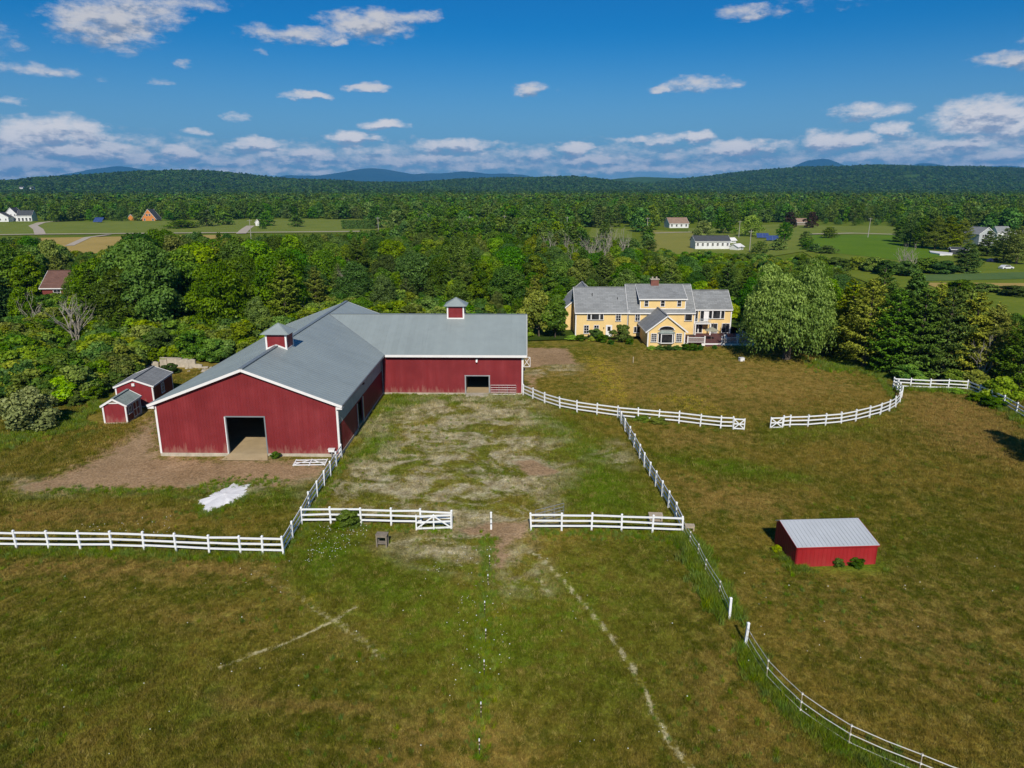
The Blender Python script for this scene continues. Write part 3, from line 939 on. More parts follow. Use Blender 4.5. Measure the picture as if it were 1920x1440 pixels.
M['hillfloor'] = sheet_mat('wooded_hillside', (.035, .075, .010), (.06, .115, .014), .004)
M['mountain'] = sheet_mat('far_forest_slopes', (.02, .04, .02), (.05, .075, .035), .0006)
HV = []
HV.append((hill('wooded_hill', [(-500, 350), (-200, 346), (0, 342), (80, 339), (140, 333), (200, 325), (270, 318), (330, 316), (380, 316), (430, 320), (500, 328), (560, 333), (640, 335), (720, 341), (800, 345), (900, 350)], 3300, 1500, 'hillfloor', 'broad round wooded hill at left under the clouds', seed=3), 1))
HV.append((hill('wooded_hill', [(480, 350), (600, 342), (700, 339), (790, 339), (850, 334), (920, 331), (1000, 330), (1070, 328), (1110, 331), (1160, 338), (1240, 345), (1340, 350)], 3900, 1300, 'hillfloor', 'low wooded hill at the middle of the horizon', seed=5), 1))
HV.append((hill('wooded_hill', [(900, 350), (1020, 344), (1100, 338), (1150, 331), (1200, 327), (1260, 329), (1340, 332), (1400, 330), (1500, 326), (1700, 322), (1900, 326), (2300, 340)], 5600, 1300, 'hillfloor', 'hazy wooded ridge behind the low middle hill', seed=7), 0))
HV.append((hill('wooded_hill', [(1080, 352), (1200, 342), (1280, 332), (1330, 327), (1400, 318), (1500, 310), (1560, 309), (1640, 306), (1700, 309), (1760, 310), (1820, 309), (1860, 314), (1920, 318), (2100, 324), (2500, 345)], 4300, 2100, 'hillfloor', 'long dark wooded ridge along the right horizon', seed=9), 1))
hill('mountain', [(40, 345), (90, 338), (140, 327), (190, 317), (222, 311), (240, 313), (270, 318), (330, 325), (420, 338), (470, 345)], 16000, 2500, 'mountain', 'blue mountain peeping over the left hill', 1.5, 21, 120, 14)
hill('mountain', [(500, 345), (530, 328), (560, 329), (600, 329), (640, 323), (672, 317), (695, 315), (720, 317), (745, 321), (775, 327), (800, 325), (830, 325), (868, 321), (895, 323), (915, 326), (950, 325), (985, 328), (1030, 340), (1060, 346)], 16400, 2500, 'mountain', 'double humped blue mountain at left of the middle horizon', 1.2, 22, 200, 14)
hill('mountain', [(1440, 340), (1490, 312), (1510, 302), (1528, 299), (1545, 297), (1556, 301), (1568, 306), (1600, 320), (1650, 340)], 15600, 2200, 'mountain', 'pointed blue peak over the right ridge', .6, 23, 90, 12)
hill('mountain', [(1660, 335), (1700, 313), (1728, 305), (1748, 307), (1775, 312), (1850, 312), (1890, 310), (1930, 316), (2020, 335)], 16800, 2200, 'mountain', 'small blue peak at the far right of the right ridge', .6, 24, 90, 12)

# ------------------------------------------------------------------ buildings: shared pieces
def wall_run(mb, A, B, ztop, openings=(), th=.14, brk=(), rib=.3, base=0.0):
    """sheet-clad wall from A to B (inside on the left hand), with openings (s0, s1, sill, head) and upright ribs outside"""
    A, B = Vector((A[0], A[1], 0)), Vector((B[0], B[1], 0))
    d = (B - A); Ln = d.length; d.normalize()
    inn = Vector((-d.y, d.x, 0)) * th
    cuts = sorted(set([0, Ln] + [c for o in openings for c in o[:2]] + list(brk)))
    for s0, s1 in zip(cuts[:-1], cuts[1:]):
        m = (s0 + s1) / 2
        op = [o for o in openings if o[0] < m < o[1]]
        spans = [(lambda s: base, ztop)]
        if op:
            o = op[0]
            spans = [(lambda s, o=o: o[3], ztop)]
            if o[2] > base:
                spans.append((lambda s: base, lambda s, o=o: o[2]))
        for lo, hi in spans:
            pts = [A + d * s0 + Vector((0, 0, lo(s0))), A + d * s1 + Vector((0, 0, lo(s1))), A + d * s1 + Vector((0, 0, hi(s1))), A + d * s0 + Vector((0, 0, hi(s0)))]
            mb.prism(pts, inn)
    if rib:
        s = rib / 2
        out = -inn.normalized()
        while s < Ln:
            op = [o for o in openings if o[0] - .03 < s < o[1] + .03]
            zz = [(base + .01, ztop(s) - .03)]
            if op:
                zz = [(op[0][3] + .01, ztop(s) - .03)]
            for z0, z1 in zz:
                a = A + d * s + out * .006
                mb.bar((a.x, a.y, z0), (a.x, a.y, z1), .04, .018, tuple(out))
            s += rib
    return mb

def window(parent, x0, x1, y, z0, z1, cols=2, rows=2, face=-1, fr=.09, mat='trim', name='window', ax='x'):
    """window set in a wall facing -y (face=-1): frame, glass and glazing bars; ax='y' puts it in a wall facing +-x"""
    def bx(mb, a0, a1, d0, d1, c0, c1):
        d0, d1 = sorted((y + face * d0, y + face * d1))
        if ax == 'x':
            mb.box(a0, a1, d0, d1, c0, c1)
        else:
            mb.box(d0, d1, a0, a1, c0, c1)
    f = MB()
    bx(f, x0 - fr, x1 + fr, .0, .07, z1, z1 + fr)
    bx(f, x0 - fr - .03, x1 + fr + .03, .0, .10, z0 - fr, z0)
    bx(f, x0 - fr, x0, .0, .07, z0, z1)
    bx(f, x1, x1 + fr, .0, .07, z0, z1)
    o = f.build(name, mat, parent)
    g = MB()
    bx(g, x0, x1, .005, .02, z0, z1)
    g.build('pane', 'glass', o)
    if cols > 1 or rows > 1:
        b = MB()
        for i in range(1, cols):
            xx = x0 + (x1 - x0) * i / cols
            bx(b, xx - .022, xx + .022, .022, .045, z0, z1)
        for j in range(1, rows):
            zz = z0 + (z1 - z0) * j / rows
            bx(b, x0, x1, .024, .047, zz - .02, zz + .02)
        b.build('glazing_bars', mat, o)
    return o

def gable_roof(parent, x0, x1, y0, y1, ze, zr, axis, mat, oh=.3, og=.25, th=.12, trim='trim', cap=None, name='roof', rid=None):
    """two slopes; axis 'x' or 'y' is the direction of the ridge"""
    if axis == 'x':
        a0, a1, b0, b1 = x0, x1, y0, y1
        P = lambda a, b, z: (a, b, z)
    else:
        a0, a1, b0, b1 = y0, y1, x0, x1
        P = lambda a, b, z: (b, a, z)
    bc = (b0 + b1) / 2 if rid is None else rid
    objs = []
    for bs, s in ((b0, -1), (b1, 1)):
        k = (zr - ze) / abs(bs - bc)
        be = bs + s * oh
        z_e = ze - k * oh + th
        m = MB()
        m.slab([P(a0 - og, be, z_e), P(a1 + og, be, z_e), P(a1 + og, bc, zr + th), P(a0 - og, bc, zr + th)], th)
        objs.append(m.build(name, mat, parent))
        if trim:
            f = MB()
            f.bar(P(a0 - og - .03, be + s * .03, z_e - th * .5), P(a1 + og + .03, be + s * .03, z_e - th * .5), .05, .2)
            for aa in (a0 - og - .03, a1 + og + .03):
                f.bar(P(aa, be, z_e - th * .5 - .02), P(aa, bc, zr + th * .5 - .02), .05, .2)
            f.build_each('fascia', trim, parent)
    c = MB()
    c.bar(P(a0 - og, bc, zr + th + .03), P(a1 + og, bc, zr + th + .03), .3, .08)
    c.build_each('ridge_cap', cap or mat, parent)
    return objs

def gable_house(name, label, loc, rz, w, d, ze, zr, wall, roof, axis='x', cat='house', doors=(), wins=(), oh=.4, og=.3, trim='trim'):
    e = empty(name, (loc[0], loc[1], 0), rz, label, cat)
    m = MB()
    if axis == 'x':
        gx = lambda s: ze
        gy = lambda s: ze + (zr - ze) * (1 - abs(s - d / 2) / (d / 2))
    else:
        gy = lambda s: ze
        gx = lambda s: ze + (zr - ze) * (1 - abs(s - w / 2) / (w / 2))
    bx = [w / 2] if axis == 'y' else []
    by = [d / 2] if axis == 'x' else []
    for A, B, z, bk in (((0, 0), (w, 0), gx, bx), ((w, 0), (w, d), gy, by), ((w, d), (0, d), gx, bx), ((0, d), (0, 0), gy, by)):
        wall_run(m, A, B, z, (), .12, bk, 0, -.3)
    m.build('wall', wall, e)
    gable_roof(e, 0, w, 0, d, ze, zr, axis, roof, oh, og, .12, trim)
    for (x0, x1, z0, z1) in wins:
        window(e, x0, x1, 0, z0, z1)
    return e

# ------------------------------------------------------------------ the L-shaped barn
def build_barn():
    bx, by = G(303, 853)
    e = empty('horse_barn', (bx, by, 0), R(-1.0), 'large L-shaped dark red barn with grey metal roof and two cupolas', 'barn')
    W, Lm, ze, k = 18.1, 41.7, 5.45, .381
    xc, zr = W / 2, ze + W / 2 * k
    y0, hw = 22.1, 8.9
    yc, zw, X2 = y0 + hw, ze + hw * k, 36.3
    ov, of = .55, .35
    t = .14
    # walls
    fr = MB()
    wall_run(fr, (0, 0), (W, 0), lambda s: zr - k * abs(s - xc) - .02, [(6.95, 10.75, 0, 4.05)], brk=[xc], base=.25)
    fr.build('front_gable_wall', 'red', e)
    sd = MB()
    wall_run(sd, (W, 0), (W, y0), lambda s: 3.15, [(8.0, 10.6, 0, 3.0)], base=.25)
    sd.build('courtyard_side_wall', 'red', e)
    ep = MB()
    wall_run(ep, (W - .01, 0.06), (W - .01, y0), lambda s: 5.2, (), .1, (), .3, 3.18)
    ep.build('eave_light_panel', 'eave_panel', e)
    lw = MB()
    wall_run(lw, (0, Lm), (0, 0), lambda s: ze - .05, base=.25)
    lw.build('left_side_wall', 'red', e)
    bw = MB()
    wall_run(bw, (W, Lm), (0, Lm), lambda s: zr - k * abs(s - xc) - .02, brk=[xc], base=.25)
    bw.build('back_gable_wall', 'red', e)
    wf = MB()
    wall_run(wf, (W + .02, y0), (X2, y0), lambda s: ze - .05, [(10.85, 13.85, 0, 2.5)], base=.25)
    wf.build('wing_front_wall', 'red', e)
    wr = MB()
    wall_run(wr, (X2, y0), (X2, y0 + 2 * hw), lambda s: zw - k * abs(s - hw) - .02, brk=[hw], base=.25)
    wr.build('wing_end_wall', 'red', e)
    wb = MB()
    wall_run(wb, (X2, y0 + 2 * hw), (W, y0 + 2 * hw), lambda s: ze - .05, base=.25)
    wb.build('wing_back_wall', 'red', e)
    # footing kerb, left open at the doors
    fo = MB()
    fo.box(-.04, 6.9, -.05, .12, -.3, .25); fo.box(10.8, W + .04, -.05, .12, -.3, .25)
    fo.box(W - .12, W + .05, .12, 8.0, -.3, .25); fo.box(W - .12, W + .05, 10.6, y0 - .06, -.3, .25)
    fo.box(W + .02, W + 10.85, y0 - .05, y0 + .12, -.3, .25); fo.box(W + 13.9, X2 + .04, y0 - .05, y0 + .12, -.3, .25)
    fo.box(-.05, .12, .12, Lm, -.3, .25); fo.box(X2 - .12, X2 + .05, y0 + .12, y0 + 2 * hw, -.3, .25)
    fo.build('concrete_footing', 'concrete', e)
    fl = MB(); fl.box(.1, W - .1, .02, Lm - .1, -.2, .2); fl.box(W - .1, X2 - .1, y0 + .1, y0 + 2 * hw - .1, -.2, .2)
    fl.build('sand_floor', 'arena_sand', e)
    rp = MB()
    rp.v += [(6.95, .02, .205), (10.75, .02, .205), (11.2, -1.3, 0.0), (6.5, -1.3, 0.0)]
    rp.f.append((3, 2, 1, 0))
    rp.build('sand_apron', 'arena_sand', e)
    # inside lining a short way in, and a centre partition in the dark
    ln = MB()
    ln.box(W + 10.7, W + 10.82, y0 + .2, y0 + 8, .2, 3.2); ln.box(W + 13.95, W + 14.05, y0 + .2, y0 + 8, .2, 3.2); ln.box(W + 10.7, W + 14, y0 + 8, y0 + 8.1, .2, 3.2)
    ln.build_each('stall_partition', 'inside', e)
    # roof planes
    def zm(x): return zr - k * abs(x - xc) + .16
    def zv(y): return zw - k * abs(y - yc) + .16
    th = .14
    xl, xr = -ov, W + ov
    ya, yb = -of, Lm + of
    m = MB(); m.slab([(xl, ya, zm(xl)), (xc, ya, zm(xc)), (xc, yb, zm(xc)), (xl, yb, zm(xl))][::-1], th)
    y = ya + .3
    while y < yb:
        m.bar((xl + .02, y, zm(xl + .02) + .004), (xc - .1, y, zm(xc - .1) + .004), .045, .016); y += .6
    m.build('roof_slope', 'roof', e)
    xv = lambda y: xc + (zr - zw) / k + abs(yc - y)
    yv0 = yc - (xr - xc - (zr - zw) / k); yv1 = yc + (xr - xc - (zr - zw) / k)
    xp = xc + (zr - zw) / k
    m = MB(); m.slab([(xc, ya, zm(xc)), (xr, ya, zm(xr)), (xr, yv0, zm(xr)), (xp, yc, zm(xp)), (xr, yv1, zm(xr)), (xr, yb, zm(xr)), (xc, yb, zm(xc))], th)
    y = ya + .3
    while y < yb:
        xe = xr if (y < yv0 or y > yv1) else xv(y)
        if xe > xc + .4:
            m.bar((xc + .1, y, zm(xc + .1) + .004), (xe - .04, y, zm(xe - .04) + .004), .045, .016)
        y += .6
    m.build('roof_slope', 'roof', e)
    xe2 = X2 + .5
    for s in (-1, 1):
        yev = yc + s * (xr - xp)
        m = MB()
        q = [(xp, yc, zv(yc)), (xr, yev, zv(yev)), (xe2, yev, zv(yev)), (xe2, yc, zv(yc))]
        m.slab(q if s < 0 else q[::-1], th)
        x = xp + .6
        while x < xe2:
            ye = yc + s * min(x - xp, xr - xp)
            m.bar((x, yc + s * .12, zv(yc + s * .12) + .004), (x, ye - s * .03, zv(ye - s * .03) + .004), .045, .016); x += .6
        m.build('roof_slope', 'roof_wing', e)
    c = MB()
    c.bar((xc, ya - .02, zm(xc) + .03), (xc, yb + .02, zm(xc) + .03), .42, .10)
    c.bar((xp + .25, yc, zv(yc) + .02), (xe2 + .02, yc, zv(yc) + .02), .34, .07)
    c.build_each('ridge_cap', 'roof_cap', e)
    vl = MB()
    for s in (-1, 1):
        yev = yc + s * (xr - xp)
        vl.bar((xp, yc, zv(yc) + .015), (xr - .1, yc + s * (xr - xp - .1), zv(yev) + .03), .22, .03)
    vl.build_each('valley_flashing', 'roof_cap', e)
    # white trim
    tr = MB()
    for yy in (ya - .04, yb + .04):
        tr.bar((xl - .02, yy, zm(xl) - .13), (xc, yy, zm(xc) - .13), .06, .26)
        tr.bar((xr + .02, yy, zm(xr) - .13), (xc, yy, zm(xc) - .13), .06, .26)
    tr.build_each('rake_board', 'trim', e)
    tr = MB()
    tr.bar((xr + .05, ya - .03, zm(xr) - .12), (xr + .05, yv0 + .02, zm(xr) - .12), .05, .2)
    tr.bar((xl - .05, ya - .03, zm(xl) - .12), (xl - .05, yb, zm(xl) - .12), .05, .2)
    tr.build_each('eave_gutter', 'roof_cap', e)
    tr = MB()
    ye = yc - (xr - xp)
    tr.bar((xr + .1, ye - .05, zv(ye) - .15), (xe2 + .03, ye - .05, zv(ye) - .15), .07, .30)
    for s in (-1, 1):
        tr.bar((xe2 + .04, yc + s * (xr - xp), zv(ye) - .13), (xe2 + .04, yc, zv(yc) - .13), .06, .26)
    tr.build_each('wing_fascia', 'trim', e)
    so = MB()
    so.box(xl, .05, -of + .03, .55, zm(xl) - .42, zm(xl) - .17); so.box(W - .05, xr, -of + .03, .55, zm(xr) - .42, zm(xr) - .17)
    so.build_each('eave_return', 'trim', e)
    # open soffit bracket at the outer corner of the wing
    br = MB()
    zz = zv(ye) - .35
    for a, b in (((X2 + .08, zz), (X2 + .95, zz)), ((X2 + .08, zz - 1.25), (X2 + .95, zz - 1.25)), ((X2 + .08, zz), (X2 + .95, zz - 1.25)), ((X2 + .95, zz), (X2 + .08, zz - 1.25)), ((X2 + .08, zz), (X2 + .08, zz - 1.25)), ((X2 + .95, zz), (X2 + .95, zz - 1.25))):
        br.bar((a[0], y0 - .1, a[1]), (b[0], y0 - .1, b[1]), .06, .09, (0, 1, 0))
    br.build('door_track_bracket', 'trim', e)
    for nm, (x, yy, z1) in (('corner_board', (0, 0, ze)), ('corner_board', (W, 0, ze)), ('corner_board', (X2, y0, ze)), ):
        b = MB(); sx = -1 if x == 0 else 1
        b.box(min(x - sx * .14, x + sx * .05), max(x - sx * .14, x + sx * .05), yy - .06, yy - .015, .2, z1 - .25)
        b.box(min(x + sx * .02, x + sx * .06), max(x + sx * .02, x + sx * .06), yy - .015, yy + .16, .2, z1 - .25)
        b.build_each(nm, 'trim', e)
    b = MB(); b.bar((W + .1, y0 - .12, .2), (W + .1, y0 - .12, ze - .1), .1, .1, (0, 1, 0)); b.build('downpipe', 'alu', e)
    # door frames
    d = MB()
    for x in (6.90, 10.80):
        d.box(x - .06, x + .06, -.055, .14, 0.2, 4.1)
    d.box(6.84, 10.86, -.05, .12, 4.05, 4.17)
    d.build('door_frame', 'roof_cap', e)
    d = MB(); d.box(6.78, 6.86, -.07, .0, .2, 4.1); d.build('door_edge_trim', 'trim', e)
    d = MB(); d.box(W - .02, W + .09, 7.86, 8.02, .2, 3.05); d.box(W - .02, W + .10, 10.58, 10.78, .1, 3.1); d.build_each('side_door_post', 'alu', e)
    d = MB()
    for x in (W + 10.80, W + 13.90):
        d.box(x - .08, x + .08, y0 - .09, y0 + .14, .0, 2.6)
    d.box(W + 10.7, W + 14.0, y0 - .08, y0 + .1, 2.5, 2.62)
    d.build('wing_door_frame', 'alu', e)
    d = MB(); d.box(W + 10.9, W + 13.8, y0 - 1.2, y0 + .15, -.1, .22); d.build('wing_door_ramp', 'concrete', e)
    lt = MB()
    lt.box(W + 12.2, W + 12.45, y0 - .25, y0 - .02, 4.65, 4.85); lt.bar((W + 12.3, y0 - .22, 4.65), (W + 12.3, y0 - .34, 4.4), .18, .16); lt.build('wall_lamp', 'galv', e)
    lt = MB(); lt.box(X2 + .02, X2 + .3, y0 + .2, y0 + .45, 3.2, 3.5); lt.build('wall_lamp', 'black', e)
    lt = MB(); lt.box(W + .35, W + .62, 9.3, 9.6, 4.85, 5.05); lt.build('eave_lamp', 'black', e)
    # cupolas ride on the ridges
    def cupola(cx, cy_, zroof, along, kk):
        c = empty('cupola', (0, 0, 0)); c.parent = e
        h = 1.15
        b = MB()
        # the foot is notched over the ridge
        for (A, B, n) in (((-h, -h), (h, -h), (0, -1)), ((h, -h), (h, h), (1, 0)), ((h, h), (-h, h), (0, 1)), ((-h, h), (-h, -h), (-1, 0))):
            cross = (n[1] != 0) if along == 'y' else (n[0] != 0)
            def zl(p):
                off = p[0] if along == 'y' else p[1]
                return -kk * abs(off) - .05
            mid = ((A[0] + B[0]) / 2, (A[1] + B[1]) / 2)
            pts = [A, mid, B] if cross else [A, B]
            lo = [(p[0], p[1], zl(p)) for p in pts]
            hi = [(p[0], p[1], 1.25) for p in pts][::-1]
            b.prism(lo + hi, (-n[0] * .08, -n[1] * .08, 0))
        o1 = b.build('cupola_wall', 'red', e); o1.location = (cx, cy_, zroof); o1.parent = e
        # louvre slats
        s = MB()
        for i in range(6):
            z = .25 + i * .16
            for n in ((0, -1), (1, 0), (0, 1), (-1, 0)):
                if n[1]:
                    s.box(-h + .2, h - .2, n[1] * h - .02, n[1] * h + .02, z, z + .05)
                else:
                    s.box(n[0] * h - .02, n[0] * h + .02, -h + .2, h - .2, z, z + .05)
        q = s.build('louvre', 'red', o1)
        tt = MB()
        for sx in (-1, 1):
            for sy in (-1, 1):
                x, yy = sx * h, sy * h
                tt.box(min(x - sx * .16, x + sx * .03), max(x - sx * .16, x + sx * .03), min(yy - sy * .16, yy + sy * .03), max(yy - sy * .16, yy + sy * .03), -kk * h - .02, 1.25)
        tt.box(-h - .05, h + .05, -h - .05, h + .05, 1.22, 1.34)
        for sgn in (-1, 1):
            if along == 'y':
                for s2 in (-1, 1):
                    tt.bar((s2 * h, sgn * (h + .03), -kk * h + .1), (0, sgn * (h + .03), .1), .05, .16)
                tt.bar((sgn * (h + .03), -h, -kk * h + .07), (sgn * (h + .03), h, -kk * h + .07), .05, .16)
            else:
                for s2 in (-1, 1):
                    tt.bar((sgn * (h + .03), s2 * h, -kk * h + .1), (sgn * (h + .03), 0, .1), .05, .16)
                tt.bar((-h, sgn * (h + .03), -kk * h + .07), (h, sgn * (h + .03), -kk * h + .07), .05, .16)
        tt.build('cupola_trim', 'trim', o1)
        r = MB(); hh = h + .42
        r.v += [(-hh, -hh, 1.34), (hh, -hh, 1.34), (hh, hh, 1.34), (-hh, hh, 1.34), (0, 0, 2.35)]
        r.f += [(0, 1, 4), (1, 2, 4), (2, 3, 4), (3, 0, 4), (3, 2, 1, 0)]
        for sx, sy in ((-1, -1), (1, -1), (1, 1), (-1, 1)):
            r.bar((sx * hh, sy * hh, 1.36), (0, 0, 2.37), .1, .04)
        r.build('cupola_roof', 'roof', o1)
        bpy.data.objects.remove(c)
    gy = G(522, 648, zr)[1] - by
    cupola(xc, gy + .4, zm(xc), 'y', k)
    gx = G(849, 596, zw)[0] - bx
    cupola(gx - .2, yc, zv(yc), 'x', k)
    return e
barn = build_barn()

# ------------------------------------------------------------------ sheds
def small_shed(name, label, p0, p1, d, ze, zr, roof, kind):
    rz = math.atan2(p1[1] - p0[1], p1[0] - p0[0])
    w = math.hypot(p1[0] - p0[0], p1[1] - p0[1])
    e = empty(name, (p0[0], p0[1], 0), rz, label, 'shed')
    m = MB()
    gz = lambda s: ze + (zr - ze) * (1 - abs(s - w / 2) / (w / 2))
    wall_run(m, (0, 0), (w, 0), gz, (), .1, [w / 2], .4, .15)
    wall_run(m, (w, 0), (w, d), lambda s: ze, (), .1, (), .4, .15)
    wall_run(m, (w, d), (0, d), gz, (), .1, [w / 2], .4, .15)
    wall_run(m, (0, d), (0, 0), lambda s: ze, (), .1, (), .4, .15)
    m.build('wall', 'red_shed', e)
    gable_roof(e, 0, w, 0, d, ze, zr, 'y', roof, .16, .14, .09, 'trim')
    c = MB()
    for x in (0, w):
        s = -1 if x == 0 else 1
        for yy, s2 in ((0, -1), (d, 1)):
            c.box(min(x - s * .12, x + s * .05), max(x - s * .12, x + s * .05), min(yy + s2 * .05, yy + s2 * .02), max(yy + s2 * .05, yy + s2 * .02), .1, ze - .02)
            c.box(min(x + s * .02, x + s * .055), max(x + s * .02, x + s * .055), min(yy - s2 * .12, yy + s2 * .02), max(yy - s2 * .12, yy + s2 * .02), .1, ze - .02)
    c.build_each('corner_board', 'trim', e)
    f = MB(); f.box(-.05, w + .05, -.05, d + .05, -.25, .15); f.build('foundation', 'concrete', e)
    if kind == 0:
        window(e, .55, 1.25, w, 1.0, 1.75, 2, 2, 1, .08, 'trim', 'window', 'y')
        dr = MB(); dr.box(w + .015, w + .05, 1.65, 3.25, .2, 1.95); dd = dr.build('door', 'red_shed', e)
        dt = MB()
        for y in (1.65, 2.45, 3.25):
            dt.box(w + .05, w + .08, y - .05, y + .05, .2, 1.95)
        for z in (.25, 1.08, 1.92):
            dt.box(w + .052, w + .083, 1.65, 3.25, z - .05, z + .05)
        dt.build('door_trim', 'trim', dd)
        v = MB(); v.prism([(w / 2 - .55, -.03, zr - .42), (w / 2 + .55, -.03, zr - .42), (w / 2, -.03, zr - .08)], (0, -.03, 0)); v.build('gable_vent', 'wood_grey', e)
        b = MB(); b.bar((w / 2 - .75, -.08, zr - .45), (w / 2 + .75, -.08, zr - .45), .04, .1); b.build('gable_trim', 'trim', e)
    else:
        window(e, 2.6, 3.4, w, 1.1, 2.2, 2, 3, 1, .1, 'trim', 'window', 'y')
        l = MB(); l.box(w / 2 - .17, w / 2 + .17, -.2, -.03, zr - .75, zr - .42); l.build('gable_lamp', 'trim', e)
    return e
small_shed('garden_shed', 'small red gable shed with greenish roof and double door, nearest the dirt yard', G(197, 795), G(240, 794), 3.7, 2.15, 2.9, 'shingle_green', 0)
small_shed('storage_shed', 'larger red gable shed with grey roof behind the small one', G(222, 765), G(291, 763), 6.4, 2.65, 3.5, 'shingle', 1)

def run_in_shed():
    p0, p1 = G(1490, 1063), G(1641, 1058.5)
    w = math.hypot(p1[0] - p0[0], p1[1] - p0[1])
    e = empty('run_in_shed', (p0[0], p0[1], 0), math.atan2(p1[1] - p0[1], p1[0] - p0[0]), 'low bright red run-in shed with silver metal roof in the right pasture', 'shed')
    d, rd = 3.5, 2.95
    zf, zr, zb = 1.55, 2.12, 1.82
    zs = lambda s: zf + (zr - zf) * s / rd if s < rd else zr + (zb - zr) * (s - rd) / (d - rd)
    m = MB()
    wall_run(m, (0, 0), (w, 0), lambda s: zf, (), .08, (), .3, -.1)
    wall_run(m, (w, 0), (w, d), zs, (), .08, [rd], .3, -.1)
    wall_run(m, (0, d), (0, 0), lambda s: zs(d - s), (), .08, [d - rd], .3, -.1)
    m.build('wall', 'red_run', e)
    r = MB(); kf = (zr - zf) / rd
    r.slab([(-.06, -.1, zf - kf * .1 + .07), (w + .06, -.1, zf - kf * .1 + .07), (w + .06, rd, zr + .07), (-.06, rd, zr + .07)], .06)
    x = .1
    while x < w:
        r.bar((x, -.09, zf + .075), (x, rd, zr + .08), .05, .03); x += .3
    r.build('roof_slope', 'roof_silver', e)
    r = MB(); r.slab([(-.06, rd, zr + .068), (w + .06, rd, zr + .068), (w + .06, d + .1, zb + .06), (-.06, d + .1, zb + .06)], .06)
    r.build('roof_slope', 'roof_silver', e)
    c = MB(); c.bar((-.07, -.08, zf + .0), (-.07, rd, zr + .02), .03, .1); c.bar((w + .07, -.08, zf), (w + .07, rd, zr + .02), .03, .1); c.bar((-.06, -.12, zf - .02), (w + .06, -.12, zf - .02), .03, .09)
    c.build('roof_edge', 'red_run', e)
run_in_shed()

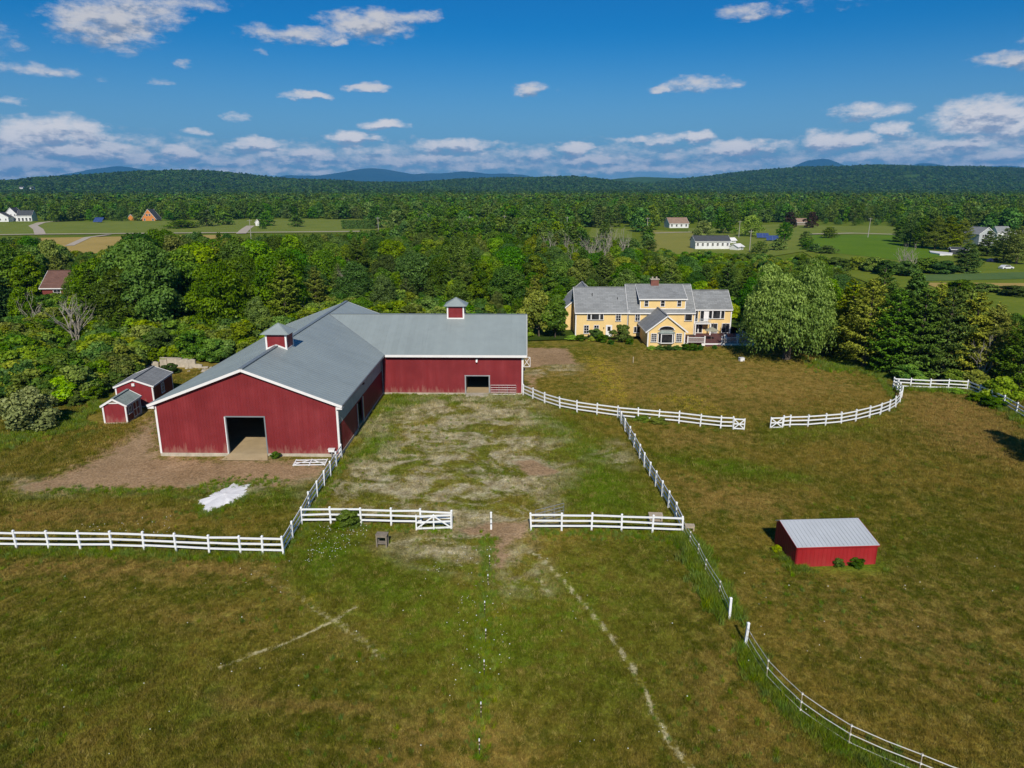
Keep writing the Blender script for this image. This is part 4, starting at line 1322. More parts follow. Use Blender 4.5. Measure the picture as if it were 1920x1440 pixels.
# ------------------------------------------------------------------ the yellow house
def build_house():
    hx, hy = G(1079, 632)
    e = empty('yellow_house', (hx, hy, 0), 0, 'big yellow clapboard farmhouse with grey shingle roofs and brick chimney', 'house')
    def block(x0, x1, y0, y1, ze, zr, axis, name, roofmat='shingle', oh=.35, og=.2, wallmat='yellow'):
        m = MB()
        w, d = x1 - x0, y1 - y0
        if axis == 'x':
            fx = lambda s: ze
            fy = lambda s: ze + (zr - ze) * (1 - abs(s - d / 2) / (d / 2))
            bx_, by_ = [], [d / 2]
        else:
            fy = lambda s: ze
            fx = lambda s: ze + (zr - ze) * (1 - abs(s - w / 2) / (w / 2))
            bx_, by_ = [w / 2], []
        wall_run(m, (x0, y0), (x1, y0), fx, (), .12, bx_, 0, -.3)
        wall_run(m, (x1, y0), (x1, y1), fy, (), .12, by_, 0, -.3)
        wall_run(m, (x1, y1), (x0, y1), fx, (), .12, bx_, 0, -.3)
        wall_run(m, (x0, y1), (x0, y0), fy, (), .12, by_, 0, -.3)
        m.build(name, wallmat, e)
        gable_roof(e, x0, x1, y0, y1, ze, zr, axis, roofmat, oh, og, .12, 'trim', 'shingle')
    block(0, 9.3, 0, 9.0, 4.6, 8.25, 'x', 'left_wall')
    block(9.32, 21.2, -.05, 9.6, 4.6, 8.75, 'x', 'middle_wall', 'shingle', .35, .05)
    block(21.22, 28.0, 1.0, 8.2, 4.95, 7.7, 'x', 'right_wall', 'shingle', .3, .15)
    block(-1.5, 6.6, 6.0, 16.5, 4.3, 7.75, 'y', 'rear_wing_wall', 'shingle', .3, .15)
    # front gable room
    block(11.45, 17.6, -8.2, 0.0, 2.85, 5.25, 'y', 'gable_room_wall', 'shingle', .45, .3)
    # shed dormer
    d = MB()
    d.box(11.4, 19.5, .35, 4.6, 4.75, 6.85)
    d.build('dormer_wall', 'yellow', e)
    r = MB()
    r.slab([(11.15, .0, 6.88), (19.75, .0, 6.88), (19.75, 4.8, 8.92), (11.15, 4.8, 8.92)], .12)
    r.build('dormer_roof', 'shingle', e)
    f = MB(); f.bar((11.1, -.03, 6.8), (19.8, -.03, 6.8), .06, .2); f.bar((11.13, 0, 6.78), (11.13, 4.7, 8.8), .05, .18); f.bar((19.77, 0, 6.78), (19.77, 4.7, 8.8), .05, .18)
    f.build('dormer_fascia', 'trim', e)
    c = MB(); c.box(11.35, 11.5, .3, .348, 4.9, 6.8); c.box(19.4, 19.55, .3, .348, 4.9, 6.8); c.box(11.5, 19.4, .3, .346, 5.0, 5.14); c.build_each('dormer_corner_board', 'trim', e)
    # chimney with brick courses
    ch = MB()
    z = 7.9
    i = 0
    while z < 9.75:
        o = .0 if i % 2 else .02
        ch.box(13.9 + o, 15.35 - o, 4.2 + o, 5.3 - o, z, z + .13); z += .14; i += 1
    cc = ch.build('chimney', 'brick', e)
    MB().box(13.8, 15.45, 4.1, 5.4, 9.74, 9.9).build('chimney_cap', 'stone', cc)
    pt = MB()
    for x in (14.25, 14.98):
        pt.tube([(x, 4.75, 9.9), (x, 4.75, 10.25)], .16, 8)
    pt.build_each('flue_pot', 'stone', cc)
    v = MB()
    for x, y, z in ((7.6, 2.2, 6.3), (13.3, 3.2, 7.3), (3.1, 2.8, 7.0)):
        v.tube([(x, y, z - .3), (x, y, z + .55)], .07, 6)
    v.build_each('vent_pipe', 'black', e)
    # corner boards
    cb = MB()
    for x, y, z in ((0, 0, 4.5), (9.3, 0, 4.5), (21.2, -.05, 4.5), (28, 1.0, 4.85), (11.45, -8.2, 2.7), (17.6, -8.2, 2.7)):
        cb.box(x - .1, x + .1, y - .05, y - .012, -.2, z)
    cb.build_each('corner_board', 'trim', e)
    dp = MB(); dp.tube([(9.2, -.16, 4.4), (9.2, -.16, 0)], .05, 6); dp.build('downpipe', 'greyboard', e)
    # windows: left block
    for a, b, z0, z1, cl in ((2.05, 2.6, 3.2, 4.35, 1), (2.8, 4.1, 3.2, 4.35, 1), (4.3, 4.85, 3.2, 4.35, 1), (7.15, 7.95, 3.0, 4.35, 2), (1.5, 2.3, .75, 2.15, 2), (3.3, 4.1, .75, 2.15, 2)):
        window(e, a, b, -.12, z0, z1, cl, 3 if cl == 2 else 1)
    for a, b, z0, z1 in ((10.6, 11.35, 3.0, 4.35), (13.6, 14.2, 3.7, 4.35), (10.45, 10.85, .9, 1.9), (11.05, 11.45, .9, 1.9)):
        window(e, a, b, -.17, z0, z1, 1 if b - a < .5 else 2, 1 if b - a < .5 else 2)
    window(e, 19.45, 20.65, -.17, 3.05, 4.4, 1, 1)
    for a in (12.2, 15.1, 18.05):
        window(e, a, a + .65, .345, 5.55, 6.6, 1, 2)
    # gable room
    for a, b in ((12.0, 12.85), (16.2, 17.05)):
        window(e, a, b, -8.32, .95, 2.3, 3, 4)
    bay = MB()
    P = [(13.15, -8.33), (13.55, -8.85), (15.45, -8.85), (15.85, -8.33)]
    bay.prism([(x, y, .72) for x, y in P], (0, 0, .14))
    bay.prism([(x, y, 2.28) for x, y in P], (0, 0, .16))
    for x, y in P:
        bay.box(x - .07, x + .07, y - .05, y + .05, .72, 2.3)
    bo = bay.build('bay_window', 'trim', e)
    for (a, b) in zip(P[:-1], P[1:]):
        g = MB(); g.prism([(a[0], a[1] + .02, .86), (b[0], b[1] + .02, .86), (b[0], b[1] + .02, 2.28), (a[0], a[1] + .02, 2.28)], (0, .02, 0)); g.build('pane', 'glass', bo)
    br = MB(); br.prism([(13.0, -8.34, 2.45), (13.45, -9.0, 2.45), (15.55, -9.0, 2.45), (16.0, -8.34, 2.45)], (0, 0, .04))
    br.v += [(13.0, -8.33, 2.49), (13.45, -9.0, 2.49), (15.55, -9.0, 2.49), (16.0, -8.33, 2.49), (13.6, -8.33, 2.85), (15.4, -8.33, 2.85)]
    k = len(br.v) - 6
    br.f += [(k, k + 1, k + 4), (k + 1, k + 2, k + 5, k + 4), (k + 2, k + 3, k + 5)]
    br.build('bay_roof', 'shingle_green', e)
    ar = [(14.5 + 1.25 * math.cos(t), -8.33, 2.95 + .62 * math.sin(t)) for t in np.linspace(0, math.pi, 13)]
    am = MB(); am.prism([(14.5 + (p[0] - 14.5) * 1.13, p[1], 2.9 + (p[2] - 2.95) * 1.2) for p in ar], (0, -.05, 0)); ao = am.build('arched_window', 'trim', e)
    ag = MB(); ag.prism([(p[0], p[1] - .052, p[2]) for p in ar], (0, -.015, 0)); ag.build('pane', 'glass', ao)
    # door, step, lamp
    dr = MB(); dr.box(5.5, 6.4, -.19, -.125, .12, 2.1); dro = dr.build('door', 'trim', e)
    MB().box(5.68, 6.22, -.205, -.192, 1.15, 1.95).build('pane', 'glass', dro)
    fr = MB(); fr.box(5.38, 5.5, -.18, -.122, .1, 2.2); fr.box(6.4, 6.52, -.18, -.122, .1, 2.2); fr.box(5.38, 6.52, -.185, -.122, 2.1, 2.24); fr.build('door_frame', 'trim', e)
    st = MB(); st.box(5.2, 6.9, -1.3, -.13, -.2, .12); st.box(5.3, 6.8, -1.75, -1.3, -.2, 0.02); st.build('door_step', 'stone', e)
    lm = MB(); lm.box(4.95, 5.08, -.26, -.125, 1.6, 1.85); lm.build('door_lamp', 'black', e)
    # right block: balcony door, windows, sliding doors
    for a, b, z0, z1 in ((21.5, 21.95, 2.75, 4.55), (22.45, 23.05, 2.75, 4.55), (23.95, 24.5, 3.25, 4.6), (24.7, 25.95, 3.25, 4.6), (26.15, 26.7, 3.25, 4.6)):
        window(e, a, b, .88, z0, z1, 1, 1)
    for a, b in ((21.4, 22.1), (22.3, 22.9), (24.3, 24.85), (24.95, 25.6), (26.5, 27.1), (27.2, 27.8)):
        window(e, a, b, .88, .65, 2.3, 1, 1)
    ss = MB(); ss.box(23.0, 23.9, .86, .878, 2.7, 4.6); ss.build('white_wall_panel', 'trim', e)
    bl = MB(); bl.box(21.25, 24.0, -.6, .85, 2.45, 2.6)
    bl.build('balcony', 'trim', e)
    rl = MB()
    rl.bar((21.25, -.58, 3.4), (24, -.58, 3.4), .07, .06); rl.bar((24, -.58, 3.4), (24, .85, 3.4), .07, .06)
    x = 21.3
    while x < 24:
        rl.box(x - .015, x + .015, -.6, -.565, 2.6, 3.4); x += .14
    rl.build('balcony_railing', 'greyboard', e)
    po = MB(); po.box(23.85, 24.1, -.62, -.4, .5, 2.45); po.box(21.22, 21.4, -.62, -.4, .5, 2.45); po.build_each('balcony_post', 'trim', e)
    # deck
    dk = MB()
    y = -7.2
    while y < .86:
        dk.box(18.3, 29.6, y, y + .27, .45, .5); y += .28
    dk.build('deck_boards', 'deck', e)
    sk = MB()
    sk.box(20.8, 29.6, -7.32, -7.24, -.2, .42); sk.box(29.6, 29.68, -7.3, .8, -.2, .42); sk.box(18.22, 18.3, -7.3, -.3, -.2, .42)
    sk.build('deck_skirt', 'trim', e)
    stp = MB(); stp.box(21.4, 24.0, -7.9, -7.34, -.2, .2); stp.box(21.4, 24.0, -8.35, -7.9, -.2, .02); stp.build('deck_step', 'deck', e)
    rl = MB()
    runs = [((18.4, -7.2), (21.3, -7.2)), ((24.2, -7.2), (29.5, -7.2)), ((29.5, -7.2), (29.5, .5))]
    for (a, b) in runs:
        rl.bar((a[0], a[1], 1.42), (b[0], b[1], 1.42), .09, .07); rl.bar((a[0], a[1], .62), (b[0], b[1], .62), .06, .06)
        L_ = math.hypot(b[0] - a[0], b[1] - a[1]); n = int(L_ / .16)
        for i in range(n + 1):
            t = i / n; x, y = a[0] + (b[0] - a[0]) * t, a[1] + (b[1] - a[1]) * t
            rl.box(x - .018, x + .018, y - .018, y + .018, .6, 1.4)
    rl.build('deck_railing', 'trim', e)
    ps = MB()
    for x, y in ((18.4, -7.2), (21.3, -7.2), (24.2, -7.2), (26.9, -7.2), (29.5, -7.2), (29.5, -3.4)):
        ps.box(x - .09, x + .09, y - .09, y + .09, .45, 1.6); ps.box(x - .12, x + .12, y - .12, y + .12, 1.6, 1.66)
    ps.build('railing_post', 'trim', e)
    return hx, hy
HX, HY = build_house()

# furniture on the deck
u = empty('patio_umbrella', (HX + 23.0, HY - 5.0, .5), 0, 'folded beige patio umbrella over a table on the deck', 'umbrella')
m = MB(); m.tube([(0, 0, 0), (0, 0, 2.4)], .03, 6); m.build('pole', 'wood_grey', u)
m = MB()
m.v += [(1.25 * math.cos(i * math.pi / 4), 1.25 * math.sin(i * math.pi / 4), 1.7) for i in range(8)] + [(0, 0, 2.35)]
m.f += [(i, (i + 1) % 8, 8) for i in range(8)] + [tuple(range(7, -1, -1))]
m.build('canopy', 'canvas', u)
tb = empty('patio_table', (HX + 19.6, HY - 4.2, .5), 0, 'dark square table on the deck beside the gable room', 'table')
MB().box(-.7, .7, -.5, .5, .68, .74).build('table_top', 'black', tb)
for sx in (-1, 1):
    for sy in (-1, 1):
        MB().box(sx * .62 - .03, sx * .62 + .03, sy * .42 - .03, sy * .42 + .03, 0, .68).build('leg', 'black', tb)
for i, (x, y, lab) in enumerate(((25.6, -5.6, 'left'), (27.6, -5.2, 'right'))):
    c = empty('deck_chair', (HX + x, HY + y, .5), .4 - i * .6, 'grey lounge chair on the deck, the %s of the two' % lab, 'chair', 'chairs on the deck')
    MB().box(-.32, .32, -.3, .35, .32, .4).build('seat', 'greyboard', c)
    m = MB(); m.prism([(-.32, .3, .38), (.32, .3, .38), (.32, .55, 1.0), (-.32, .55, 1.0)], (0, .05, .02)); m.build('backrest', 'greyboard', c)
    for sx in (-1, 1):
        for y2 in (-.25, .28):
            MB().box(sx * .28 - .025, sx * .28 + .025, y2 - .025, y2 + .025, 0, .32).build('leg', 'alu', c)

# ------------------------------------------------------------------ small things in the yard
def stone_dust_pile():
    cx, cy_ = G(418, 932)
    rg = np.random.default_rng(4)
    n, mrings = 64, 14
    poly = gp((368, 940), (380, 962), (400, 956), (436, 942), (468, 926), (463, 906), (440, 902), (425, 912), (405, 920))
    P = np.array(poly); c = P.mean(0)
    ang = np.linspace(0, 2 * math.pi, n, endpoint=False)
    rad = np.zeros(n)
    for i, a in enumerate(ang):
        dvec = np.array([math.cos(a), math.sin(a)])
        r = .2
        while poly_sd(np.array([c[0] + dvec[0] * r]), np.array([c[1] + dvec[1] * r]), poly)[0] > 0 and r < 9:
            r += .05
        rad[i] = r * (1 + .09 * math.sin(a * 7 + 1) + .07 * math.sin(a * 13) + .07 * rg.standard_normal())
    V, F = [(c[0], c[1], 0.26)], []
    for j in range(1, mrings + 1):
        t = j / mrings
        for i in range(n):
            x, y = c[0] + math.cos(ang[i]) * rad[i] * t, c[1] + math.sin(ang[i]) * rad[i] * t
            z = .16 * (1 - t) ** .9 * (1 + .3 * math.sin(x * 1.6) * math.cos(y * 1.3)) + .025 * rg.random() * (1 - t) - .03 + .10 * (1 - t ** 3)
            V.append((x, y, z + float(zg(x, y))))
    for i in range(n):
        F.append((0, 1 + i, 1 + (i + 1) % n))
    for j in range(mrings - 1):
        for i in range(n):
            a, b = 1 + j * n + i, 1 + j * n + (i + 1) % n
            F.append((a, a + n, b + n, b))
    b = MB(); b.v, b.f = V, F
    o = b.build('stone_dust_pile', 'gypsum', smooth=True)
    tag(o, 'spread white stone dust heap on the dirt before the barn', 'pile')
stone_dust_pile()

def gate_panel(name, label, A, B, h=1.15, flat=False, group=None, cols=2, z0=.15, lift=0):
    """white plank gate from ground point A to B with rails, uprights and crossing braces"""
    A, B = Vector((A[0], A[1], 0)), Vector((B[0], B[1], 0))
    L_ = (B - A).length
    e = empty(name, (A.x, A.y, float(zg(A.x, A.y)) + lift), math.atan2(B.y - A.y, B.x - A.x), label, 'gate', group)
    if flat:
        e.rotation_euler = (R(-87), 0, e.rotation_euler.z)
    xs = [i * L_ / cols for i in range(cols + 1)]
    for x in xs:
        MB().box(x - .055, x + .055, -.045, .045, z0 - .05, z0 + h + .05).build('stile', 'vinyl', e)
    for i, z in enumerate((z0 + .08, z0 + h / 2, z0 + h - .08)):
        if cols == 1 and i == 1:
            pass
        MB().box(.05, L_ - .05, -.03, .03, z - .07, z + .07).build('rail', 'vinyl', e)
    for i in range(cols):
        a, b = (xs[i], xs[i + 1])
        m = MB()
        if i % 2 == 0:
            m.bar((a, -.05, z0 + .08), (b, -.05, z0 + h - .08), .03, .11)
        else:
            m.bar((a, -.05, z0 + h - .08), (b, -.05, z0 + .08), .03, .11)
        m.build('brace', 'vinyl', e)
        if cols == 1:
            m = MB(); m.bar((a, -.055, z0 + h - .08), (b, -.055, z0 + .08), .03, .11); m.build('brace', 'vinyl', e)
    return e

def rail_fence(label, pts, h=1.5, group='white rail fences round the paddocks', start=True, end=True, rails=(.42, .86, 1.32), lean=0.02, skip=()):
    """three-rail white fence: each post and each rail is a piece of its own"""
    e = empty('rail_fence', (pts[0][0], pts[0][1], 0), 0, label, 'fence', None)
    ox, oy = pts[0]
    rg = random.Random(sum(ord(ch) for ch in label))
    tops = []
    post = MB(); s = .068
    post.box(-s, s, -s, s, -.35, h)
    post.v += [(-s - .02, -s - .02, h), (s + .02, -s - .02, h), (s + .02, s + .02, h), (-s - .02, s + .02, h), (0, 0, h + .09)]
    k = len(post.v) - 5
    post.f += [(k, k + 1, k + 4), (k + 1, k + 2, k + 4), (k + 2, k + 3, k + 4), (k + 3, k, k + 4), (k + 3, k + 2, k + 1, k)]
    pm = post.mesh('post'); pm.materials.append(M['vinyl'])
    for i, (x, y) in enumerate(pts):
        z = float(zg(x, y))
        tops.append(z)
        if (i == 0 and not start) or (i == len(pts) - 1 and not end):
            continue
        o = bpy.data.objects.new('post', pm)
        o.location = (x - ox, y - oy, z)
        j = min(i, len(pts) - 2)
        o.rotation_euler = (rg.gauss(0, lean * 1.5), rg.gauss(0, lean * 1.5), math.atan2(pts[j + 1][1] - pts[j][1], pts[j + 1][0] - pts[j][0]))
        link(o, e)
    for i in range(len(pts) - 1):
        a, b = pts[i], pts[i + 1]
        for q, r in enumerate(rails):
            if (i, q) in skip:
                continue
            m = MB()
            m.bar((a[0] - ox, a[1] - oy, tops[i] + r + rg.gauss(0, .02)), (b[0] - ox, b[1] - oy, tops[i + 1] + r + rg.gauss(0, .02)), .045, .145)
            m.build('rail', 'vinyl', e)
    return e

rail_fence('white three-rail fence running off to the left edge from the left corner post',
           gp((-95, 1026), (-30, 1027), (32, 1029), (93, 1031), (152, 1032), (211, 1033), (271, 1034), (331, 1036), (393, 1038), (452, 1039), (493, 1040)) + [G(532, 1041)])
rail_fence('white rail fence slanting from the left corner post up to the barn corner',
           gp((532, 1041), (549, 1012), (566, 984), (581, 954), (595, 932), (608, 912), (620, 893), (631, 874), (641, 858)), start=False)
rail_fence('white rail fence with a bush in it, left of the paddock entrance',
           gp((566, 984), (621, 984), (678, 985), (734, 986), (790, 987), (847, 989)), start=False)
gate_panel('paddock_gate', 'white braced gate swung back against the fence left of the paddock entrance', G(781, 996), G(846, 993.5), 1.2)
rail_fence('white rail fence right of the paddock entrance',
           gp((996, 994), (1053, 995), (1109, 996), (1165, 998), (1223, 1000), (1280, 1002)))
rail_fence('white rail fence along the right side of the worn paddock',
           gp((1280, 1002), (1266, 973), (1253, 951), (1241, 931), (1229, 912), (1218, 894), (1208, 877), (1199, 861), (1188, 841), (1180, 826), (1172, 811), (1165, 797), (1158, 785)), start=False, end=False)
rail_fence('curved white rail fence from the barn wing corner past the paddock to the small gate',
           gp((981, 742), (999, 750), (1021, 759), (1050, 768), (1082, 775), (1119, 780), (1158, 785), (1197, 788), (1235, 791), (1273, 794), (1313, 799), (1351, 803), (1374, 804)))
gate_panel('field_gate', 'narrow white crossed gate at the end of the curved fence, left of the field gap', G(1375, 805), G(1395, 806), 1.25, cols=1, z0=.12)
gate_panel('field_gate', 'white crossed gate on the right of the field gap, start of the right fence', G(1444, 804), G(1466, 803.5), 1.25, cols=1, z0=.12)
rail_fence('curved white rail fence bounding the right pasture up to the bend',
           gp((1467, 803), (1480, 802), (1514, 801), (1547, 798), (1577, 795), (1604, 790), (1630, 784), (1650, 779), (1667, 773), (1679, 766), (1687, 756), (1690, 746), (1687, 738), (1681, 732), (1674, 727)), end=False)
rail_fence('white rail fence under the pines at the top of the right pasture',
           gp((1674, 727), (1706, 729), (1743, 731), (1777, 732), (1813, 734)))
rail_fence('shaded white rail fence running down to the right edge below the pines',
           gp((1813, 734), (1835, 743), (1857, 753), (1881, 764), (1904, 778), (1930, 793), (1958, 810)), start=False)
# gate lying on the ground by the barn
fg = gate_panel('loose_gate', 'white braced gate lying flat on the dirt before the barn', G(550, 874), G(609, 873), 1.3, True, None, 2, 0.0, .10)

def post_thing(name, label, px, py, h, mat='vinyl', w=.07, cat='post', band=False, group=None):
    x, y = G(px, py)
    e = empty(name, (x, y, float(zg(x, y))), 0, label, cat, group)
    m = MB(); m.box(-w, w, -w, w, -.3, h); m.build('shaft', mat, e)
    m = MB(); m.v += [(-w - .02, -w - .02, h), (w + .02, -w - .02, h), (w + .02, w + .02, h), (-w - .02, w + .02, h), (0, 0, h + .08)]
    m.f += [(0, 1, 4), (1, 2, 4), (2, 3, 4), (3, 0, 4), (3, 2, 1, 0)]
    m.build('cap', mat, e)
    if band:
        for z in (h * .32, h * .62):
            m = MB(); m.box(-w - .012, w + .012, -w - .012, w + .012, z, z + .1); m.build('hinge_band', 'galv', e)
    return e
post_thing('gate_post', 'lone white post in the middle of the paddock entrance', 921, 991, 1.45, band=True)
post_thing('fence_post', 'thick white post at the lower end of the wire fence beside the grass strip', 1367, 1161, 1.5)
post_thing('fence_post', 'thick leaning white post where the lower tape fence begins', 1397, 1209, 1.5).rotation_euler = (0, R(3), 0)
post_thing('marker_post', 'thin pale stake standing on the lawn before the yellow house', 1187, 681, 1.0, 'wood_pale', .05)

# tape fences on thin posts
def tape_fence(label, tops, heights, hp):
    """posts given by (px, py of the ground) and tapes at the given heights"""
    P = [G(*p) for p in tops]
    e = empty('tape_fence', (P[0][0], P[0][1], 0), 0, label, 'fence')
    ox, oy = P[0]
    for i, (x, y) in enumerate(P):
        if 0 < i < len(P) - 1:
            z = float(zg(x, y))
            m = MB(); m.tube([(x - ox, y - oy, -.2), (x - ox, y - oy, z + hp)], .022, 5)
            q = m.build('thin_post', 'wood_pale', e)
            for h in heights:
                MB().box(x - ox - .045, x - ox + .045, y - oy - .045, y - oy + .045, z + h - .04, z + h + .04).build('insulator', 'tape', q)
    for h in heights:
        for (a, b) in zip(P[:-1], P[1:]):
            m = MB()
            za, zb = float(zg(*a)) + h, float(zg(*b)) + h
            mid = ((a[0] + b[0]) / 2 - ox, (a[1] + b[1]) / 2 - oy, (za + zb) / 2 - .05)
            m.bar((a[0] - ox, a[1] - oy, za), mid, .012, .045); m.bar(mid, (b[0] - ox, b[1] - oy, zb), .012, .045)
            m.build('tape', 'tape', e)
    return e
tape_fence('thin tape fence along the tall grass strip between the corner and the thick post', ((1281, 1004), (1293, 1024), (1308, 1048), (1322, 1078), (1348, 1120), (1366, 1160)), (.45, .8, 1.15), 1.25)
tape_fence('white three-strand tape fence curving away to the lower right corner', ((1398, 1210), (1437, 1272), (1500, 1336), (1591, 1398), (1722, 1455), (1830, 1497), (1950, 1545)), (.25, .72, 1.2), 1.3)

# row of step-in posts up the middle
M['band'] = plain('dark_post', (.05, .04, .03), .7, .2)
row = [(918, 1063), (915, 1100), (909, 1152), (911, 1206), (908, 1265), (902, 1345), (899, 1415)]
words = ['first', 'second', 'third', 'fourth', 'fifth', 'sixth', 'seventh']
for i, (px, py) in enumerate(row):
    x, y = G(px, py)
    e = empty('step_in_post', (x, y, float(zg(x, y))), 0, 'thin black and white step-in post, %s of the row below the paddock entrance' % words[i], 'post', 'step-in posts in a row')
    m = MB(); m.box(-.02, .02, -.02, .02, -.1, .95); m.build('stake', 'band', e)
    for z in (.4, .68):
        m = MB(); m.box(-.03, .03, -.04, .03, z, z + .06); m.build('wire_clip', 'wood_pale', e)
    m = MB(); m.box(-.03, .03, -.03, .03, .88, 1.0); m.build('cap', 'vinyl', e)

def stand(label, px, py, w, d, h, mat, name='wooden_stand', shelf=True):
    x, y = G(px, py)
    e = empty(name, (x, y, float(zg(x, y))), R(-4), label, 'stand')
    for sx in (-1, 1):
        for sy in (0, 1):
            MB().box(sx * w / 2 - .05, sx * w / 2 + .05, sy * d - .05, sy * d + .05, -.1, h).build('leg', mat, e)
    m = MB()
    for i in range(4):
        m.box(-w / 2 - .08, w / 2 + .08, -.06 + i * (d + .1) / 4, -.06 + (i + .9) * (d + .1) / 4, h, h + .04)
    m.build('top_boards', mat, e)
    m = MB(); m.box(-w / 2, w / 2, -.06, -.02, h - .16, h - .02); m.box(-w / 2, w / 2, d + .02, d + .06, h - .16, h - .02); m.build('apron', mat, e)
    if shelf:
        m = MB(); m.box(-w / 2, w / 2, .02, d - .02, .28, .32); m.build('shelf', mat, e)
stand('weathered wooden stand on the grass before the fence left of the entrance', 716, 1028, .72, .5, 1.02, 'wood_grey')
stand('pale wooden feed stand behind the fence in the paddock corner', 1229, 984, .95, .5, .8, 'wood_pale')
stand('low pale wooden bench just outside the paddock corner post', 1293, 996, .6, .35, .45, 'wood_pale', 'wooden_bench', False)

def tube_gate(label, A, B, h=1.25, n=5):
    A, B = Vector((A[0], A[1], 0)), Vector((B[0], B[1], 0))
    L_ = (B - A).length
    e = empty('tube_gate', (A.x, A.y, float(zg(A.x, A.y)) + .12), math.atan2(B.y - A.y, B.x - A.x), label, 'gate')
    for i in range(n):
        z = i * h / (n - 1)
        MB().tube([(0, 0, z), (L_, 0, z)], .024, 6).build('rail', 'galv', e)
    for t in (0, .33, .66, 1):
        MB().tube([(t * L_, .03, 0), (t * L_, .03, h)], .022, 6).build('upright', 'galv', e)
a = barn.matrix_basis
tg = a @ Vector((18.1 + 14.05, 21.75, 0)); tg2 = a @ Vector((18.1 + 17.35, 21.75, 0))
tube_gate('grey tube gate leaning on the barn wing wall beside its door', (tg.x, tg.y), (tg2.x, tg2.y))
tube_gate('grey tube gate standing open inside the paddock behind the right fence', G(1004, 986), G(1057, 972))

# utility box at the barn corner
p = a @ Vector((17.35, -.35, 0))
ub = empty('utility_box', (p.x, p.y, 0), R(-1), 'small white utility box on a post at the barn front corner', 'box')
MB().box(-.05, .05, -.05, .05, -.1, .6).build('post', 'galv', ub)
MB().box(-.3, .3, -.16, .16, .6, .88).build('housing', 'trim', ub)
MB().box(-.34, .34, -.2, .2, .88, .93).build('lid', 'trim', ub)
# small white box and dark pot on the lawn
x, y = G(1390, 678)
bx_ = empty('white_chest', (x, y, 0), .2, 'small white chest on the lawn at the foot of the willow', 'chest')
MB().box(-.35, .35, -.3, .3, 0, .55).build('body', 'trim', bx_)
MB().box(-.38, .38, -.33, .33, .55, .64).build('lid', 'trim', bx_)
x, y = G(1367, 701)
rk = MB()
rk.v += [(.45 * math.cos(i), .25 * math.sin(i), 0) for i in np.linspace(0, 5.5, 8)] + [(.28 * math.cos(i + .2), .16 * math.sin(i), .16) for i in np.linspace(0, 5.5, 8)]
rk.f += [(i, (i + 1) % 8, 8 + (i + 1) % 8, 8 + i) for i in range(8)] + [tuple(range(8, 16))]
tag(rk.build('stone', 'band', None, (x, y, 0)), 'dark flat stone lying on the lawn before the willow', 'stone')

# broken concrete wall and rubble behind the sheds
x, y = G(330, 688)
cw = empty('concrete_wall', (x, y, 0), R(-6), 'broken pale concrete bunker wall in the scrub behind the red sheds', 'wall')
rg = random.Random(9)
prev = None
for i in range(9):
    x0, x1 = -4.6 + i * 1.1, -4.6 + (i + 1) * 1.1 - .015
    hz0 = (.35, .8, 1.15, 1.3, 1.28, 1.27, 1.2, .55, .3)[i]
    yy = (-1.1, -.6, -.15, 0, .02, 0, .03, -.15, -.5)[i]
    m = MB()
    m.prism([(x0, yy, -.1), (x1, yy + rg.uniform(-.05, .05), -.1), (x1, yy, hz0 + rg.uniform(-.12, .05)), ((x0 + x1) / 2, yy, hz0 + rg.uniform(-.05, .1)), (x0, yy, hz0 - rg.uniform(0, .1))], (0, .28, 0))
    m.build('wall_panel', 'concrete', cw)
m = MB(); m.box(-2.4, 1.0, -.03, .33, 1.27, 1.38); m.build('wall_coping', 'concrete', cw)
rg = random.Random(3)
RUB = []
for i in range(14):
    a_, r_ = rg.uniform(-1.5, 6.5), rg.uniform(-3.2, -.3)
    s_ = rg.uniform(.2, .55)
    m = MB()
    m.v += [((s_ * math.cos(t) * rg.uniform(.7, 1.1)), (s_ * math.sin(t) * rg.uniform(.6, 1.0)), 0) for t in np.linspace(0, 5.4, 7)]
    m.v += [(v[0] * .65 + rg.uniform(-.05, .05), v[1] * .65, s_ * rg.uniform(.5, .8)) for v in m.v[:7]]
    m.f += [(j, (j + 1) % 7, 7 + (j + 1) % 7, 7 + j) for j in range(7)] + [tuple(range(7, 14))]
    RUB.append((x + a_, m.build('rubble_stone', 'stone', None, (x + a_, y + r_ - .1 * a_, -.03))))
for i, (xx, o) in enumerate(sorted(RUB, key=lambda q: q[0])):
    tag(o, 'pale rubble stone before the broken concrete wall, %s from the left' % ORD[i], 'stone', 'rubble before the concrete wall')

# ------------------------------------------------------------------ distant buildings
def far(name, label, px, py, w, d, ze, zr, wall, roof, axis='x', rz=0, cat='house', wins=(), oh=.4):
    x, y = G(px, py)
    return gable_house(name, label, (x, y), rz, w, d, ze, zr, wall, roof, axis, cat, (), wins, oh)
def row_w(n, w, z0, z1, ww=.9):
    return [(w * (i + .5) / n - ww / 2, w * (i + .5) / n + ww / 2, z0, z1) for i in range(n)]
h = far('red_brown_house', 'red-brown house half hidden in the trees at the left', 86, 588, 5.4, 8, 5.6, 8.6, 'brownred', 'shingle_brown', 'x', .05, 'house', [(2.4, 3.8, 4.0, 5.0), (3.4, 4.6, 1.0, 3.0)])
m = MB(); m.slab([(-1.5, -3.4, 2.7), (3.2, -3.4, 2.7), (3.2, 0, 3.5), (-1.5, 0, 3.5)], .12); m.build('porch_roof', 'shingle_brown', h)
m = MB()
for x in (-1.3, .9, 3.0):
    m.box(x - .1, x + .1, -3.2, -3.0, 0, 2.65)
m.build_each('porch_post', 'brownred', h)
